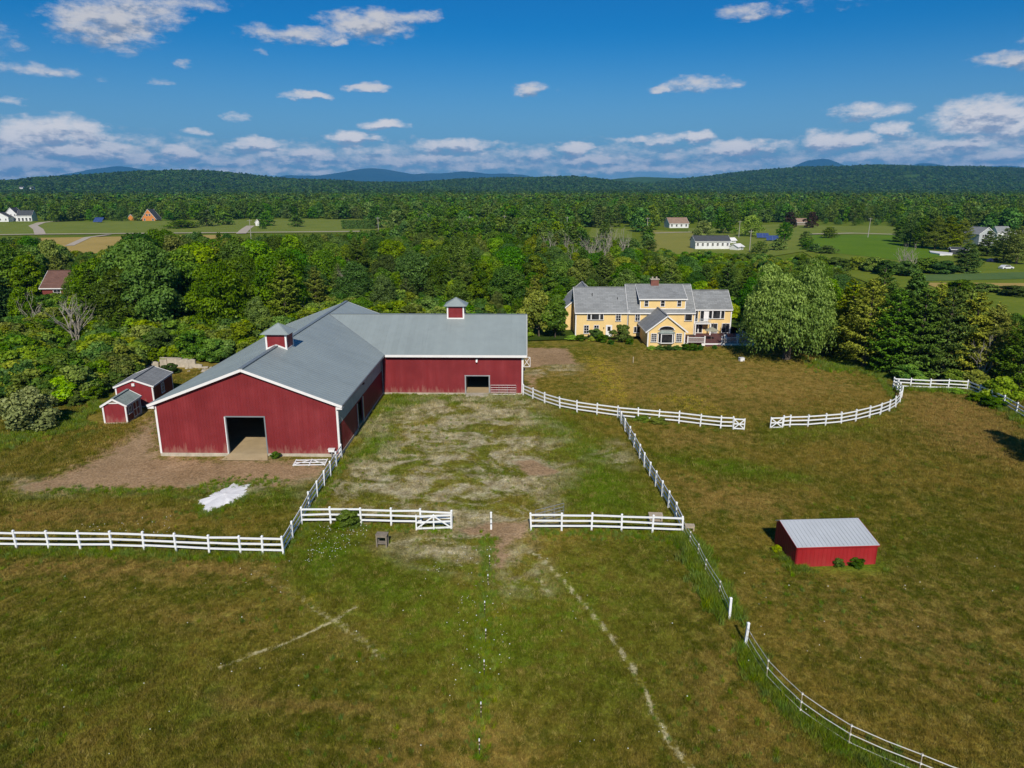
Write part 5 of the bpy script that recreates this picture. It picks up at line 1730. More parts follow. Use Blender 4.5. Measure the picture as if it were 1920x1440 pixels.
far('white_farmhouse', 'far white farmhouse with steep gable at the left edge, its gabled front', 12, 415, 8.5, 9, 5.6, 10.4, 'white_board', 'shingle_dark', 'y', .1, 'house', row_w(3, 8.5, 1.0, 2.6) + row_w(3, 8.5, 4, 5.4))
far('white_farmhouse', 'far white porch wing right of the steep gabled farmhouse', 33, 415, 11, 8, 4.6, 8.2, 'white_board', 'shingle_dark', 'x', .1, 'house', row_w(4, 11, .3, 2.6, 1.4))
far('white_farmhouse', 'low white wing at the very left edge of the picture', -14, 416, 12, 7, 3.6, 7.0, 'white_board', 'shingle_dark', 'y', .1, 'house', row_w(3, 12, 1.0, 2.4))
af = far('a_frame_cabin', 'orange timber A-frame cabin by the far tree line at left', 267, 414.5, 10.5, 9, 2.3, 9.2, 'orange', 'shingle_dark', 'y', 0, 'cabin', [(3.4, 4.8, 4.0, 5.6), (5.6, 7.0, 4.0, 5.6), (1.2, 2.6, .4, 2.0), (7.8, 9.2, .4, 2.0)], .9)
far('orange_shed', 'tiny orange gable shed among bushes left of the A-frame', 241, 413, 4.5, 4, 2.4, 4.6, 'orange', 'shingle_brown', 'y', 0, 'shed')
far('tan_roof_house', 'white house with broad tan roof beyond the striped lawn', 1255, 427.5, 13, 12, 3.0, 6.4, 'white_board', 'shingle_tan', 'x', .1, 'house', row_w(4, 13, .9, 2.3, 1.1))
lb = far('long_white_building', 'long low white building with dark roof and a row of windows', 1303, 468, 15.2, 8, 3.6, 5.6, 'white_board', 'shingle_dark', 'x', .04, 'building', row_w(7, 15.2, 1.6, 2.8, .8))
far('white_roof_shed', 'small shed with glaring white roof right of the long white building', 1383, 470, 4.4, 4, 1.6, 2.6, 'white_board', 'trim', 'x', .7, 'shed')
far('white_roof_shed', 'white lean-to roof behind the long white building, at its right end', 1368, 457, 4.2, 3, 1.6, 2.6, 'white_board', 'trim', 'x', .5, 'shed')
far('brown_cottage', 'small brown cottage between two purple leaved trees', 1494, 423, 7, 6, 2.4, 4.8, 'wood_grey', 'shingle_tan', 'x', 0, 'cottage')
far('grey_house', 'pale grey two-storey house among trees at the right edge', 1833, 461, 8, 9, 5.4, 8.2, 'greyboard', 'shingle', 'y', .15, 'house', row_w(2, 8, .8, 2.2) + row_w(2, 8, 3.6, 5.0))
far('grey_house', 'white-gabled house behind the pale grey one, right edge', 1868, 450, 6, 6, 4.2, 6.6, 'white_board', 'shingle', 'x', -.1, 'house', row_w(4, 14, 3.2, 4.6))
far('dark_pool_house', 'low dark grey shed with flat roof on the slope at right', 1783, 477, 6.2, 4, 2.0, 2.7, 'shingle_dark', 'shingle_dark', 'x', -.3, 'shed')
far('white_cottage', 'white cottage half hidden in trees behind the middle wood', 778, 417, 12, 8, 3.2, 6.2, 'white_board', 'shingle', 'x', .2, 'cottage', row_w(4, 12, 1, 2.4))
far('white_barnlet', 'tiny white gable shed beyond the field by the short grey driveway', 479, 424, 3, 4, 2.6, 4.6, 'white_board', 'shingle_brown', 'y', 0, 'shed')
x, y = G(1744, 473)
m = MB()
pp = gp((1742, 473), (1765, 475), (1786, 477), (1785, 480), (1762, 479), (1744, 476))
m.prism([(p[0] - x, p[1] - y, 0) for p in pp], (0, 0, .7))
tag(m.build('white_wall', 'trim', None, (x, y, 0)), 'low white retaining wall left of the dark shed at right', 'wall')

def solar(label, px, py, nx, nz, w, rz):
    x, y = G(px, py)
    e = empty('solar_array', (x, y, 0), rz, label, 'solar array', 'ground solar arrays')
    L_ = 1.75
    for i in range(nx):
        for j in range(nz):
            m = MB()
            a0, a1 = i * w + .04, (i + 1) * w - .04
            b0, b1 = j * L_ + .03, (j + 1) * L_ - .03
            c, s = math.cos(R(38)), math.sin(R(38))
            m.prism([(a0, b0 * c, .7 + b0 * s), (a1, b0 * c, .7 + b0 * s), (a1, b1 * c, .7 + b1 * s), (a0, b1 * c, .7 + b1 * s)], (0, .03, -.04))
            m.build('solar_panel', 'solar', e)
    m = MB()
    for i in (0.12, .5, .88):
        xx = nx * w * i
        m.bar((xx, nz * L_ * .35 * .79, 0), (xx, nz * L_ * .35 * .79, .6 + nz * L_ * .35 * .61), .12, .12, (0, 1, 0))
        m.bar((xx, .05, .62), (xx, nz * L_ * .78, .58 + nz * L_ * .6), .1, .1)
    m.build('support_frame', 'alu', e)
solar('blue solar array, the left one of two beyond the long white building', 1419, 448, 4, 2, 1.55, -.12)
solar('blue solar array, the right one of two beyond the long white building', 1437, 453, 4, 2, 1.55, -.12)
solar('tiny far blue solar array on the lawn left of the A-frame', 174, 418, 4, 3, 1.7, 0)

def pole(label, px, py, h, arm=True, lean=0):
    x, y = G(px, py)
    e = empty('utility_pole', (x, y, 0), .3, label, 'pole', 'utility poles along the far road')
    e.rotation_euler = (0, lean, .3)
    MB().tube([(0, 0, -.3), (0, 0, h)], [.19, .13], 7).build('shaft', 'pole', e)
    if arm:
        m = MB(); m.box(-1.1, 1.1, -.06, .06, h - .75, h - .62); m.build('crossarm', 'pole', e)
        for xx in (-1, 0, 1):
            MB().tube([(xx, 0, h - .62), (xx, 0, h - .38)], .06, 6).build('insulator', 'alu', e)
for (px, py, h, lab) in ((471, 448, 10, 'pale utility pole beside the short grey driveway at left'), (710, 441, 10, 'pale utility pole left of the hidden white cottage'), (881, 438, 10, 'pale utility pole above the middle of the barn wing'), (946, 436, 10, 'pale pole standing just left of the picture centre line'),
                         (1063, 440, 10, 'pale utility pole by the grey dead trees'), (1213, 442, 10, 'white topped pole left of the tan roofed house'), (1385, 446, 9, 'pole before the pale round tree near the solar arrays'), (1405, 473, 9, 'thin lamp pole in the yard by the small white roof'), (1627, 446, 10.5, 'leaning utility pole beyond the crop field')):
    pole(lab, px, py, h, True, .03 if 'leaning' in lab else 0)

# cars parked at the far right edge
def car(label, px, py, rz, c, name='parked_car'):
    x, y = G(px, py)
    e = empty(name, (x, y, 0), rz, label, 'car', 'cars at the right edge')
    mm = plain('car_paint_' + label[:5], c, .25, .5, 0, .03)
    b = MB()
    prof = [(-2.2, .35), (2.2, .35), (2.2, .8), (1.2, .92), (.6, 1.4), (-1.1, 1.42), (-1.8, .95), (-2.2, .9)]
    b.prism([(x_, -.85, z_) for x_, z_ in prof], (0, 1.7, 0)); b.build('body', mm, e)
    g = MB()
    g.prism([(1.0, -.86, .95), (.55, -.86, 1.33), (-1.0, -.86, 1.35), (-1.5, -.86, .95)], (0, 1.72, 0)); g.build('side_windows', 'glass', e)
    for xx in (-1.35, 1.35):
        for yy in (-.8, .8):
            MB().tube([(xx, yy - .1, .33), (xx, yy + .1, .33)], .33, 12).build('wheel', 'black', e)
car('dark blue car under the trees at the right edge', 1861, 492, .4, (.03, .04, .10))
car('white car under the trees at the right edge', 1886, 505, .2, (.7, .7, .7))

# ------------------------------------------------------------------ plants: meshes
def leaf_mesh(name, C, Nn, size, tint, mat, rg, aspect=1.0, axis=None, droop=None):
    """one small lozenge leaf spray at each centre C, facing roughly along Nn"""
    n = len(C)
    Nn = Nn + rg.standard_normal((n, 3)) * .55
    Nn /= np.linalg.norm(Nn, axis=1)[:, None] + 1e-9
    if axis is None:
        A = rg.standard_normal((n, 3))
    else:
        A = axis + rg.standard_normal((n, 3)) * .25
    U = A - (A * Nn).sum(1)[:, None] * Nn
    U /= np.linalg.norm(U, axis=1)[:, None] + 1e-9
    W = np.cross(Nn, U)
    s = (size * rg.uniform(.65, 1.35, n))[:, None]
    bend = Nn * s * .18
    a = C + U * s * .5 - bend; b = C + W * s * .5 * aspect * rg.uniform(.7, 1.1, n)[:, None]
    c = C - U * s * .5 - bend; d = C - W * s * .5 * aspect * rg.uniform(.7, 1.1, n)[:, None]
    V = np.stack([a, b, c, d], 1).reshape(-1, 3)
    F = np.arange(n * 4).reshape(-1, 4)
    return np_mesh(name, V, F, mat, tint)

def ball(n, rg):
    v = rg.standard_normal((n, 3))
    return v / np.linalg.norm(v, axis=1)[:, None]

def crown_broad(seed, h, w, mat, n=5200, base=.16, lobes=26, size=.5, shape=.5, top=1.0):
    """crown of many overlapping leaf masses round the limbs; h total height, w width"""
    rg = np.random.default_rng(seed)
    L_ = []
    for i in range(lobes):
        t = (i + .5) / lobes
        z = base + (1 - base) * (t ** .9)
        env = math.sin(math.pi * min(1, max(0.03, ((z - base) / (1 - base)) ** shape * .93 + .05))) ** .65
        r = env * (.5 if top >= 1 else .5)
        a = i * 2.399 + rg.uniform(-.4, .4)
        rr = r * math.sqrt(rg.uniform(.25, 1)) * .74
        lr = w * rg.uniform(.15, .25) * (.62 + .38 * env)
        L_.append((rr * w * math.cos(a), rr * w * math.sin(a), z * h * .93, lr))
    C, Nn, T = [], [], []
    tot = sum(l[3] ** 2 for l in L_)
    for (x, y, z, r) in L_:
        k = int(n * r * r / tot)
        d = ball(k, rg)
        flip = (d[:, 2] < -.25) & (rg.random(k) < .75)
        d[flip, 2] *= -1
        sub = ball(9, rg)
        bump = (np.maximum(0, d @ sub.T).max(1) - .75) * 1.1
        rad = r * (rg.uniform(.62, 1.04, k) + bump * .35)
        p = np.stack([d[:, 0] * rad, d[:, 1] * rad, d[:, 2] * rad * .82], -1) + (x, y, z)
        C.append(p); Nn.append(d)
        T.append(np.clip(rg.uniform(.1, .75) + rg.normal(0, .22, k), 0, 1))
    C, Nn, T = np.concatenate(C), np.concatenate(Nn), np.concatenate(T)
    keep = C[:, 2] > .25
    return leaf_mesh('crown', C[keep], Nn[keep], size, T[keep], mat, rg, .8), L_

def trunk_mesh(seed, h, r, L_, mat='bark', nl=9):
    rg = random.Random(seed)
    m = MB()
    m.tube([(0, 0, -.4), (0, 0, .25), (.03 * h * rg.uniform(-1, 1), .03 * h * rg.uniform(-1, 1), h * .35), (0, 0, h * .8)], [r * 1.5, r, r * .75, r * .18], 8)
    for l in sorted(L_, key=lambda q: q[2])[:nl]:
        z0 = l[2] * rg.uniform(.45, .65)
        m.tube([(0, 0, z0), (l[0] * .5, l[1] * .5, z0 + (l[2] - z0) * .55), (l[0] * .95, l[1] * .95, l[2])], [r * .42, r * .28, r * .07], 5)
    me = m.mesh('trunk'); me.materials.append(M[mat])
    me.polygons.foreach_set('use_smooth', [True] * len(me.polygons))
    return me

def pine(seed, h, w, mat, n=5200, first=.1, size=.42, gap=.95, taper=.85):
    """whorls of spreading boughs, each a flat plume of needles with its tip turned up"""
    rg = np.random.default_rng(seed)
    C, Nn, T, Ax = [], [], [], []
    m = MB()
    rt = h * .016 + .05
    m.tube([(0, 0, -.4), (0, 0, h * .5), (0, 0, h * .98)], [rt * 1.3, rt * .8, rt * .12], 7)
    z = h * first
    boughs = []
    while z < h * .97:
        t = z / h
        reach = w * .5 * (1 - t ** 1.6) ** taper * (1 if t > .25 else .75 + t) + .25
        nb = rg.integers(4, 7)
        a0 = rg.uniform(0, 6.28)
        for b in range(nb):
            a = a0 + b * 6.283 / nb + rg.uniform(-.3, .3)
            L_ = reach * rg.uniform(.6, 1.15)
            boughs.append((z + rg.uniform(-.3, .3), a, L_, rg.uniform(-.10, .28) + .35 * t))
        z += gap * rg.uniform(.7, 1.3) * (1.15 - .5 * t)
    tot = sum(b[2] ** 1.5 for b in boughs)
    for (z, a, L_, up) in boughs:
        k = max(6, int(n * L_ ** 1.5 / tot))
        s = rg.uniform(.18, 1, k) ** .7
        side = rg.normal(0, 1, k) * (.13 + .17 * np.sin(np.clip(s, 0, 1) * math.pi * .9)) * L_
        zz = z + up * L_ * s + .22 * L_ * s ** 3 - np.abs(side) * .22 + rg.normal(0, .07 * L_ ** .5, k)
        x = math.cos(a) * s * L_ - math.sin(a) * side
        y = math.sin(a) * s * L_ + math.cos(a) * side
        C.append(np.stack([x, y, zz], -1))
        Nn.append(np.tile((math.cos(a) * .25, math.sin(a) * .25, 1.0), (k, 1)))
        Ax.append(np.stack([math.cos(a) * np.ones(k) - math.sin(a) * side / L_ * 2, math.sin(a) * np.ones(k) + math.cos(a) * side / L_ * 2, np.full(k, .35)], -1))
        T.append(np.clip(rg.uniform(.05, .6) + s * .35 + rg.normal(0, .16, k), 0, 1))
        if L_ > .8:
            m.tube([(0, 0, z - .05), (math.cos(a) * L_ * .85, math.sin(a) * L_ * .85, z + up * L_ * .8)], [.05, .015], 4, False)
    me = m.mesh('trunk', False); me.materials.append(M['bark'])
    return leaf_mesh('crown', np.concatenate(C), np.concatenate(Nn), size, np.concatenate(T), mat, rg, .42, np.concatenate(Ax)), me

def willow_mesh(seed, h, w, n=34000):
    """leaf masses on a broad dome, each spilling over into short hanging strands"""
    rg = np.random.default_rng(seed)
    C, Nn, T = [], [], []
    masses = []
    for i in range(62):
        a = i * 2.399 + rg.uniform(-.3, .3)
        el = math.asin(min(.99, max(.0, (i + .5) / 62 * .98)))
        lump = 1 + rg.normal(0, .09)
        rr = w * .42 * math.cos(el) ** .75 * lump
        z = h * (.30 + .60 * math.sin(el) * lump)
        masses.append((rr * math.cos(a), rr * math.sin(a), z, w * rg.uniform(.10, .17), a))
    k = n // len(masses)
    for (x, y, z, r, a) in masses:
        d = ball(k, rg)
        d[:, 2] = np.where((d[:, 2] < -.1) & (rg.random(k) < .5), -d[:, 2], d[:, 2])
        rad = r * rg.uniform(.7, 1.05, k)
        p = d * rad[:, None] + (x, y, z)
        # the lower half of each mass trails down in strands
        low = (d[:, 2] < .35)
        ph = np.floor((np.arctan2(d[:, 1], d[:, 0]) + 3.2) * 3.5 + rg.integers(0, 9))
        drop = np.abs(np.sin(ph * 12.9898 + x)) * rg.random(k) * h * .20
        p[:, 2] -= np.where(low, drop, 0)
        C.append(p); Nn.append(d * (1, 1, .6) + (0, 0, .25))
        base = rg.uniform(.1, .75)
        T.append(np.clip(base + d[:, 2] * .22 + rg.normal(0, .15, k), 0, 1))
    m = 5000
    d = ball(m, rg); rr = rg.uniform(.3, .8, m)[:, None]
    C.append(d * rr * (w * .42, w * .42, h * .36) + (0, 0, h * .5)); Nn.append(d); T.append(rg.uniform(0, .3, m))
    C, Nn, T = map(np.concatenate, (C, Nn, T))
    ang = np.arctan2(C[:, 1], C[:, 0])
    keep = C[:, 2] > .7 + 1.1 * (np.sin(ang * 2 + 1.0) > .2) + .5 * np.sin(ang * 7)
    return leaf_mesh('crown', C[keep], Nn[keep], .42, T[keep], 'leaf_willow', rg, .45, np.tile((0, 0, -1.), (keep.sum(), 1)))

def dead_tree_mesh(seed, h, spread=.3, stems=4, mat='bark_pale'):
    rg = random.Random(seed)
    m = MB()
    def grow(p, d, ln, r, lv):
        q = p + d * ln
        mid = p + d * ln * .5 + Vector((rg.uniform(-1, 1), rg.uniform(-1, 1), 0)) * ln * .05
        m.tube([p, mid, q], [r, r * .8, r * .55], 5 if lv < 2 else 4, False)
        if lv >= 4 or r < .012:
            return
        for i in range(2 if lv else 3):
            a = rg.uniform(0, 6.28)
            nd2 = (d + Vector((math.cos(a), math.sin(a), rg.uniform(-.1, .4))) * rg.uniform(.35, .7)).normalized()
            t = rg.uniform(.45, 1)
            grow(p + (q - p) * t, nd2, ln * rg.uniform(.5, .75), r * .55, lv + 1)
    for i in range(stems):
        a = 6.28 * i / stems + rg.uniform(-.4, .4)
        grow(Vector((0, 0, -.2)), Vector((math.cos(a) * spread, math.sin(a) * spread, 1)).normalized(), h * .5, h * .013 + .04, 0)
    me = m.mesh('branches', False); me.materials.append(M[mat])
    return me

def shrub_mesh(seed, mat, n=900, size=.34, w=2.0, h=1.6):
    me, _ = crown_broad(seed, h, w, mat, n, .02, 11, size, .75)
    return me

PROTO = {}
def proto(key, make):
    PROTO[key] = make()
    return PROTO[key]

BROAD = []
for i, (mat, h, w) in enumerate((('leaf_dark', 13, 9.5), ('leaf_mid', 12, 8.5), ('leaf_mid', 14, 8), ('leaf_yel', 11, 8), ('leaf_dark', 14, 10), ('leaf_scrub', 10, 7), ('leaf_mid', 11, 9.5), ('leaf_scrub', 13, 7))):
    cr, L_ = crown_broad(100 + i, h, w, mat, 13000, .14 + .05 * (i % 3), 30, .36, .62 + .13 * (i % 2))
    BROAD.append((cr, trunk_mesh(50 + i, h, .26, L_), h, w))
PINES = []
for i, (mat, h, w, f) in enumerate((('leaf_pine', 15, 8.5, .08), ('leaf_pine2', 14.5, 7.5, .12), ('leaf_pine', 13, 7, .05), ('leaf_pine2', 16, 9, .1), ('leaf_pine', 12, 5.2, .04))):
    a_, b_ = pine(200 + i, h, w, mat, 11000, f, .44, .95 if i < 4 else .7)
    PINES.append((a_, b_, h, w))
GREYB = crown_broad(350, 1.9, 2.6, 'leaf_grey', 5200, .02, 13, .15, .75)[0]
SHRUBS = [shrub_mesh(300 + i, mt, 4200, .17, 2.4, hh) for i, (mt, hh) in enumerate((('leaf_scrub', 1.7), ('leaf_mid', 1.9), ('leaf_scrub', 2.2), ('leaf_yel', 1.5), ('leaf_dark', 2.0), ('leaf_scrub', 1.4)))]

def place_tree(name, meshes, x, y, s, rz, label, group=None, cat='tree', sw=1.0, z=0.0):
    e = empty(name, (x, y, z), rz, label, cat, group)
    e.scale = (s * sw, s * sw, s)
    for nm, me in zip(('crown', 'trunk'), meshes):
        if me is not None:
            link(bpy.data.objects.new(nm, me), e)
    return e

# ------------------------------------------------------------------ named trees of the foreground
wx, wy = G(1474, 674)
e = empty('willow_tree', (wx, wy, 0), .4, 'great round weeping willow beside the house deck', 'tree')
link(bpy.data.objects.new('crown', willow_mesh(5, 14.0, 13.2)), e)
m = MB()
m.tube([(0, 0, -.3), (.1, 0, 1.5), (.2, .1, 4.5), (.2, .1, 9)], [.75, .55, .45, .15], 9)
for a in range(7):
    t = a * .9
    m.tube([(.1, 0, 2.5 + .4 * a), (2.2 * math.cos(t), 2.2 * math.sin(t), 6 + .3 * a), (4.2 * math.cos(t), 4.2 * math.sin(t), 8.5)], [.3, .2, .06], 6)
me = m.mesh('trunk'); me.materials.append(M['bark'])
link(bpy.data.objects.new('trunk', me), e)

c1, l1 = crown_broad(401, 8.6, 7.0, 'leaf_yel', 7000, .22, 26, .4, .75)
t1 = trunk_mesh(401, 8.6, .2, l1)
x, y = G(1010, 632); place_tree('maple_tree', (c1, t1), x, y, 1.0, .3, 'bright yellow-green maple right behind the barn wing end', None)
c2, l2 = crown_broad(402, 8.2, 5.6, 'leaf_mid', 6000, .2, 24, .4, .7)
t2 = trunk_mesh(402, 8.2, .18, l2)
x, y = G(1040, 634); place_tree('maple_tree', (c2, t2), x, y, .95, 1.3, 'green maple touching the left end of the yellow house', None)

x, y = G(156, 590); place_tree('broadleaf_tree', BROAD[0][:2], x, y, .74, .9, 'dark round tree hiding the right half of the red-brown house', None)

# pines on the right, read off the photograph: base px, base py, height, kind
RP = [(1585, 672, 12.5, 1, 'brownish open pine right of the willow'), (1618, 690, 13.5, 3, 'tall pine with bare trunk showing, second right of the willow'), (1668, 700, 12.5, 0, 'dense dark pine above the fence bend'),
      (1716, 706, 13, 2, 'dense green pine above the top fence, left end'), (1764, 708, 13, 0, 'broad green pine above the middle of the top fence'), (1812, 712, 12.5, 1, 'olive pine above the corner of the top fence'),
      (1850, 716, 11, 3, 'olive pine leaning over the shaded fence'), (1545, 655, 11, 2, 'dark pine close behind the willow'), (1640, 660, 14.0, 0, 'tall dark pine in the second row behind the fence bend'), (1700, 668, 13.5, 4, 'narrow dark pine in the second row'),
      (1745, 672, 12.0, 3, 'olive pine in the second row behind the top fence'), (1800, 680, 11.5, 1, 'pine in the second row toward the right edge'), (1905, 738, 10.5, 0, 'black-green pine at the right edge beside the fence'), (1935, 720, 11, 2, 'dark pine cut by the right edge of the picture')]
for i, (px, py, h, k, lab) in enumerate(RP):
    x, y = G(px, py)
    p = PINES[k]
    place_tree('pine_tree', p[:2], x, y, h / p[2], i * 1.7, lab, 'pines right of the willow', 'tree', 1.12)
# the off-frame tree whose shade falls on the right pasture
x, y = G(2050, 905)
place_tree('pine_tree', PINES[0][:2], x, y, .75, 2.0, 'pine beyond the right edge that shades the pasture', None)

# bare trees
DT = [dead_tree_mesh(11, 10.5, .2, 6), dead_tree_mesh(12, 9, .16, 3), dead_tree_mesh(13, 7, .22, 3)]
for (px, py, k, s, lab) in ((145, 652, 0, .86, 'bare pale many-stemmed dead tree left of the barn'), (68, 634, 1, .9, 'thin pale dead trunk at the left edge thicket'), (585, 618, 2, .8, 'small bare tree behind the barn roof ridge'), (1838, 722, 1, .75, 'bare pale sapling behind the top right fence'),
                           (8, 612, 2, .9, 'thin leaning dead stem at the left picture edge')):
    x, y = G(px, py)
    e = empty('dead_tree', (x, y, 0), k * .8, lab, 'tree')
    e.scale = (s, s, s)
    link(bpy.data.objects.new('branches', DT[k]), e)
rg = random.Random(5)
spots = sorted((rg.uniform(1030, 1175), rg.uniform(470, 508)) for i in range(20))
for i, (px, py) in enumerate(spots):
    x, y = G(px, py)
    e = empty('dead_tree', (x, y, 0), i, 'grey leafless tree in the dead wood left of the striped lawn, %s from the left' % ORD[i], 'tree', 'grey dead trees behind the house')
    s = rg.uniform(.8, 1.3)
    e.scale = (s * .9, s * .9, s * 1.05)
    link(bpy.data.objects.new('branches', DT[1 + i % 2]), e)
for i, (px, py, lab) in enumerate(((1690, 512, 'pale bare tree before the crop field, left of two'), (1706, 514, 'pale bare tree before the crop field, right of two'))):
    x, y = G(px, py)
    e = empty('dead_tree', (x, y, 0), i, lab, 'tree')
    link(bpy.data.objects.new('branches', DT[1]), e)
x, y = G(655, 562)
e = empty('dead_tree', (x, y, 0), 2.1, 'pale bare trunk in the wood above the barn ridge', 'tree'); e.scale = (1, 1, 1)
link(bpy.data.objects.new('branches', DT[1]), e)

# shrubs against the house and sheds
def shrub(lab, px, py, w, h, k, name='shrub', group=None, rz=0):
    x, y = G(px, py)
    e = empty(name, (x, y, 0), rz, lab, 'shrub', group)
    me = GREYB if k == 9 else SHRUBS[k]
    o = link(bpy.data.objects.new('foliage', me), e)
    bb = [max(v[i] for v in o.bound_box) - min(v[i] for v in o.bound_box) for i in range(3)]
    e.scale = (w / bb[0], w / bb[0], h / bb[2])
    st = MB()
    for a in range(4):
        st.tube([(0, 0, -.1), (.35 * math.cos(a * 1.6), .35 * math.sin(a * 1.6), .8)], [.04, .02], 5)
    st.build('stem', 'bark', e)
    return e
for (px, py, w, h, k, lab) in ((1165, 641, 4.0, 2.9, 1, 'big round clipped green bush right of the house door'), (1118, 637, 2.6, 2.0, 4, 'dark reddish green bush under the lower left windows'), (1128, 642, 2.2, 1.5, 4, 'dark green bush beside the house door step'), (1108, 640, 1.5, .8, 3, 'low pale yellow-green bush before the left windows'),
                               (1088, 639, 2.0, 1.1, 4, 'low dark bush at the left corner of the house'), (1145, 646, 1.3, .8, 4, 'small dark bush at the foot of the big round bush, left'), (1180, 646, 1.5, 1.0, 4, 'small dark bush at the foot of the big round bush, right'), (1072, 637, 2.6, .8, 3, 'low bright bush at the house end by the maple'),
                               (1222, 656, 1.5, .7, 3, 'low bush at the left foot of the gable room'), (1238, 657, 1.8, .8, 1, 'low bush under the bay window, left one'), (1254, 657, 1.8, .8, 4, 'low bush under the bay window, middle one'), (1270, 657, 1.8, .8, 1, 'low bush under the bay window, right one'), (1286, 657, 1.7, 1.1, 4, 'dark bush right of the bay window, first'),
                               (1300, 658, 1.7, 1.2, 4, 'dark bush right of the bay window, second'), (1313, 657, 1.1, .9, 4, 'small dark cone bush before the deck step'), (1340, 655, .9, .7, 4, 'tiny dark bush before the deck railing'),
                               (655, 988, 2.0, 1.35, 4, 'green bush growing through the fence left of the entrance'), (640, 990, 1.5, .55, 4, 'weedy clump before the fence bush'), (516, 858, 1.1, .55, 4, 'dark weed clump at the barn door edge'), (1572, 1062, .85, .62, 4, 'green weed clump at the foot of the red shed, left one'), (1603, 1061, 1.2, .62, 4, 'green weed clump at the foot of the red shed, right one'),
                               (1458, 1034, .8, .5, 3, 'weed clump at the dark end of the red shed'), (322, 700, 2.4, 1.5, 4, 'dark bush before the broken concrete wall'), (60, 806, 6.5, 4.6, 9, 'round grey-green bush at the left edge by the dirt yard'),
                               (1205, 789, 2.2, .55, 0, 'low weeds under the curved fence past the paddock'), (1232, 793, 2.4, .6, 0, 'low weeds under the curved fence before the bare rail'), (1835, 752, 3, 1.1, 1, 'weeds over the shaded fence, upper'), (1862, 764, 3, 1.3, 4, 'weeds over the shaded fence, lower'), (1795, 737, 2.4, .6, 3, 'weeds hiding the lowest rail of the top fence'),
                               (1700, 716, 4.0, 2.4, 2, 'pale grey-green bush under the pines at the fence bend'), (1880, 752, 5.0, 3.0, 3, 'bright bush behind the shaded fence'), (1790, 722, 4.5, 2.0, 0, 'bush behind the top fence, middle'), (1830, 728, 4.5, 2.4, 3, 'bush behind the top fence, right end')):
    shrub(lab, px, py, w, h, k, rz=px * .37)

ords = ['first', 'second', 'third', 'fourth', 'fifth', 'sixth', 'seventh', 'eighth', 'ninth', 'tenth', 'eleventh', 'twelfth']
for i, (px, py, w, h, k) in enumerate(((1500, 500, 7, 4, 1), (1535, 505, 8, 4.5, 0), (1570, 508, 8, 4.2, 4), (1605, 506, 7, 4.0, 2), (1640, 510, 8, 4.6, 0), (1665, 516, 8, 4.4, 4), (1700, 518, 9, 4.4, 1), (1735, 512, 10, 4.6, 0), (1765, 514, 9, 4.0, 4), (1800, 545, 8, 2.8, 1), (1850, 548, 7, 2.2, 0), (1905, 556, 8, 2.6, 4))):
    shrub('rounded bush of the right meadow, %s from the left' % ords[i], px, py, w, h, k, 'meadow_bush', None, px * .21)

# ------------------------------------------------------------------ the wood: trees one can tell apart, then the mass
SKY = [(-400, 440), (0, 452), (60, 440), (110, 455), (140, 476), (215, 470), (240, 448), (330, 436), (420, 440), (470, 455), (560, 445), (620, 440), (700, 446), (800, 440), (860, 440), (950, 436), (1050, 440), (1100, 470), (1180, 462), (1230, 470), (1250, 492), (1310, 486), (1380, 492), (1450, 492), (1500, 498), (1560, 504), (1640, 512), (1700, 528), (1760, 552), (1850, 575), (2000, 585), (2400, 590)]
def pix(x, y, z):
    a = y * math.cos(PITCH) - (z - CAM_H) * math.sin(PITCH)
    b = y * math.sin(PITCH) + (z - CAM_H) * math.cos(PITCH)
    return 960 + FPX * x / a, 720 - FPX * b / a
def hcap(x, y):
    px, _ = pix(x, y, 5)
    py = np.interp(px, [q[0] for q in SKY], [q[1] for q in SKY])
    if 45 < px < 150 and y < 147:
        py = 585 if px < 138 else 560         # keeps the red-brown house in sight
    if 88 < px < 180 and y < 121:
        py = 655          # the bare tree stands free
    return CAM_H + math.hypot(x * .0, y) * math.tan(elev(py))

WOOD = [(-48, 116), (-20, 117), (4, 122), (9, 140), (44, 143), (47, 118), (53, 112), (66, 105), (88, 100), (92, 112), (74, 130), (76, 160), (96, 205), (104, 238), (92, 258), (58, 275), (20, 285), (-10, 330), (-60, 330), (-110, 310), (-150, 262), (-230, 240), (-130, 150), (-80, 108)]
CLEAR = [[(-106, 126), (-80, 126), (-80, 166), (-106, 166)], [(p[0], p[1]) for p in gp((1015, 530), (1075, 530), (1070, 552), (1010, 552))], [(2, 118), (46, 118), (46, 142), (2, 142)]]
rs = np.random.default_rng(17)
pts = []
tries = 0
cell = {}
def ok_far(x, y, d, grid):
    c = (int(x // 6), int(y // 6))
    for i in range(-1, 2):
        for j in range(-1, 2):
            for (a, b) in grid.get((c[0] + i, c[1] + j), ()):
                if (a - x) ** 2 + (b - y) ** 2 < d * d:
                    return False
    return True
cand = np.stack([rs.uniform(-230, 180, 16000), rs.uniform(100, 335, 16000)], -1)
ins = poly_sd(cand[:, 0], cand[:, 1], WOOD) > 1
for c in CLEAR:
    ins &= poly_sd(cand[:, 0], cand[:, 1], c) < .5
pxc = 960 + FPX * cand[:, 0] / (cand[:, 1] * math.cos(PITCH) + 5)
ins &= (pxc > -120) & (pxc < 2040)
for x, y in cand[ins]:
    if ok_far(x, y, 5.4 if y < 200 else 5.6, cell):
        cell.setdefault((int(x // 6), int(y // 6)), []).append((x, y))
        pts.append((x, y))
pts.sort(key=lambda p: p[1])

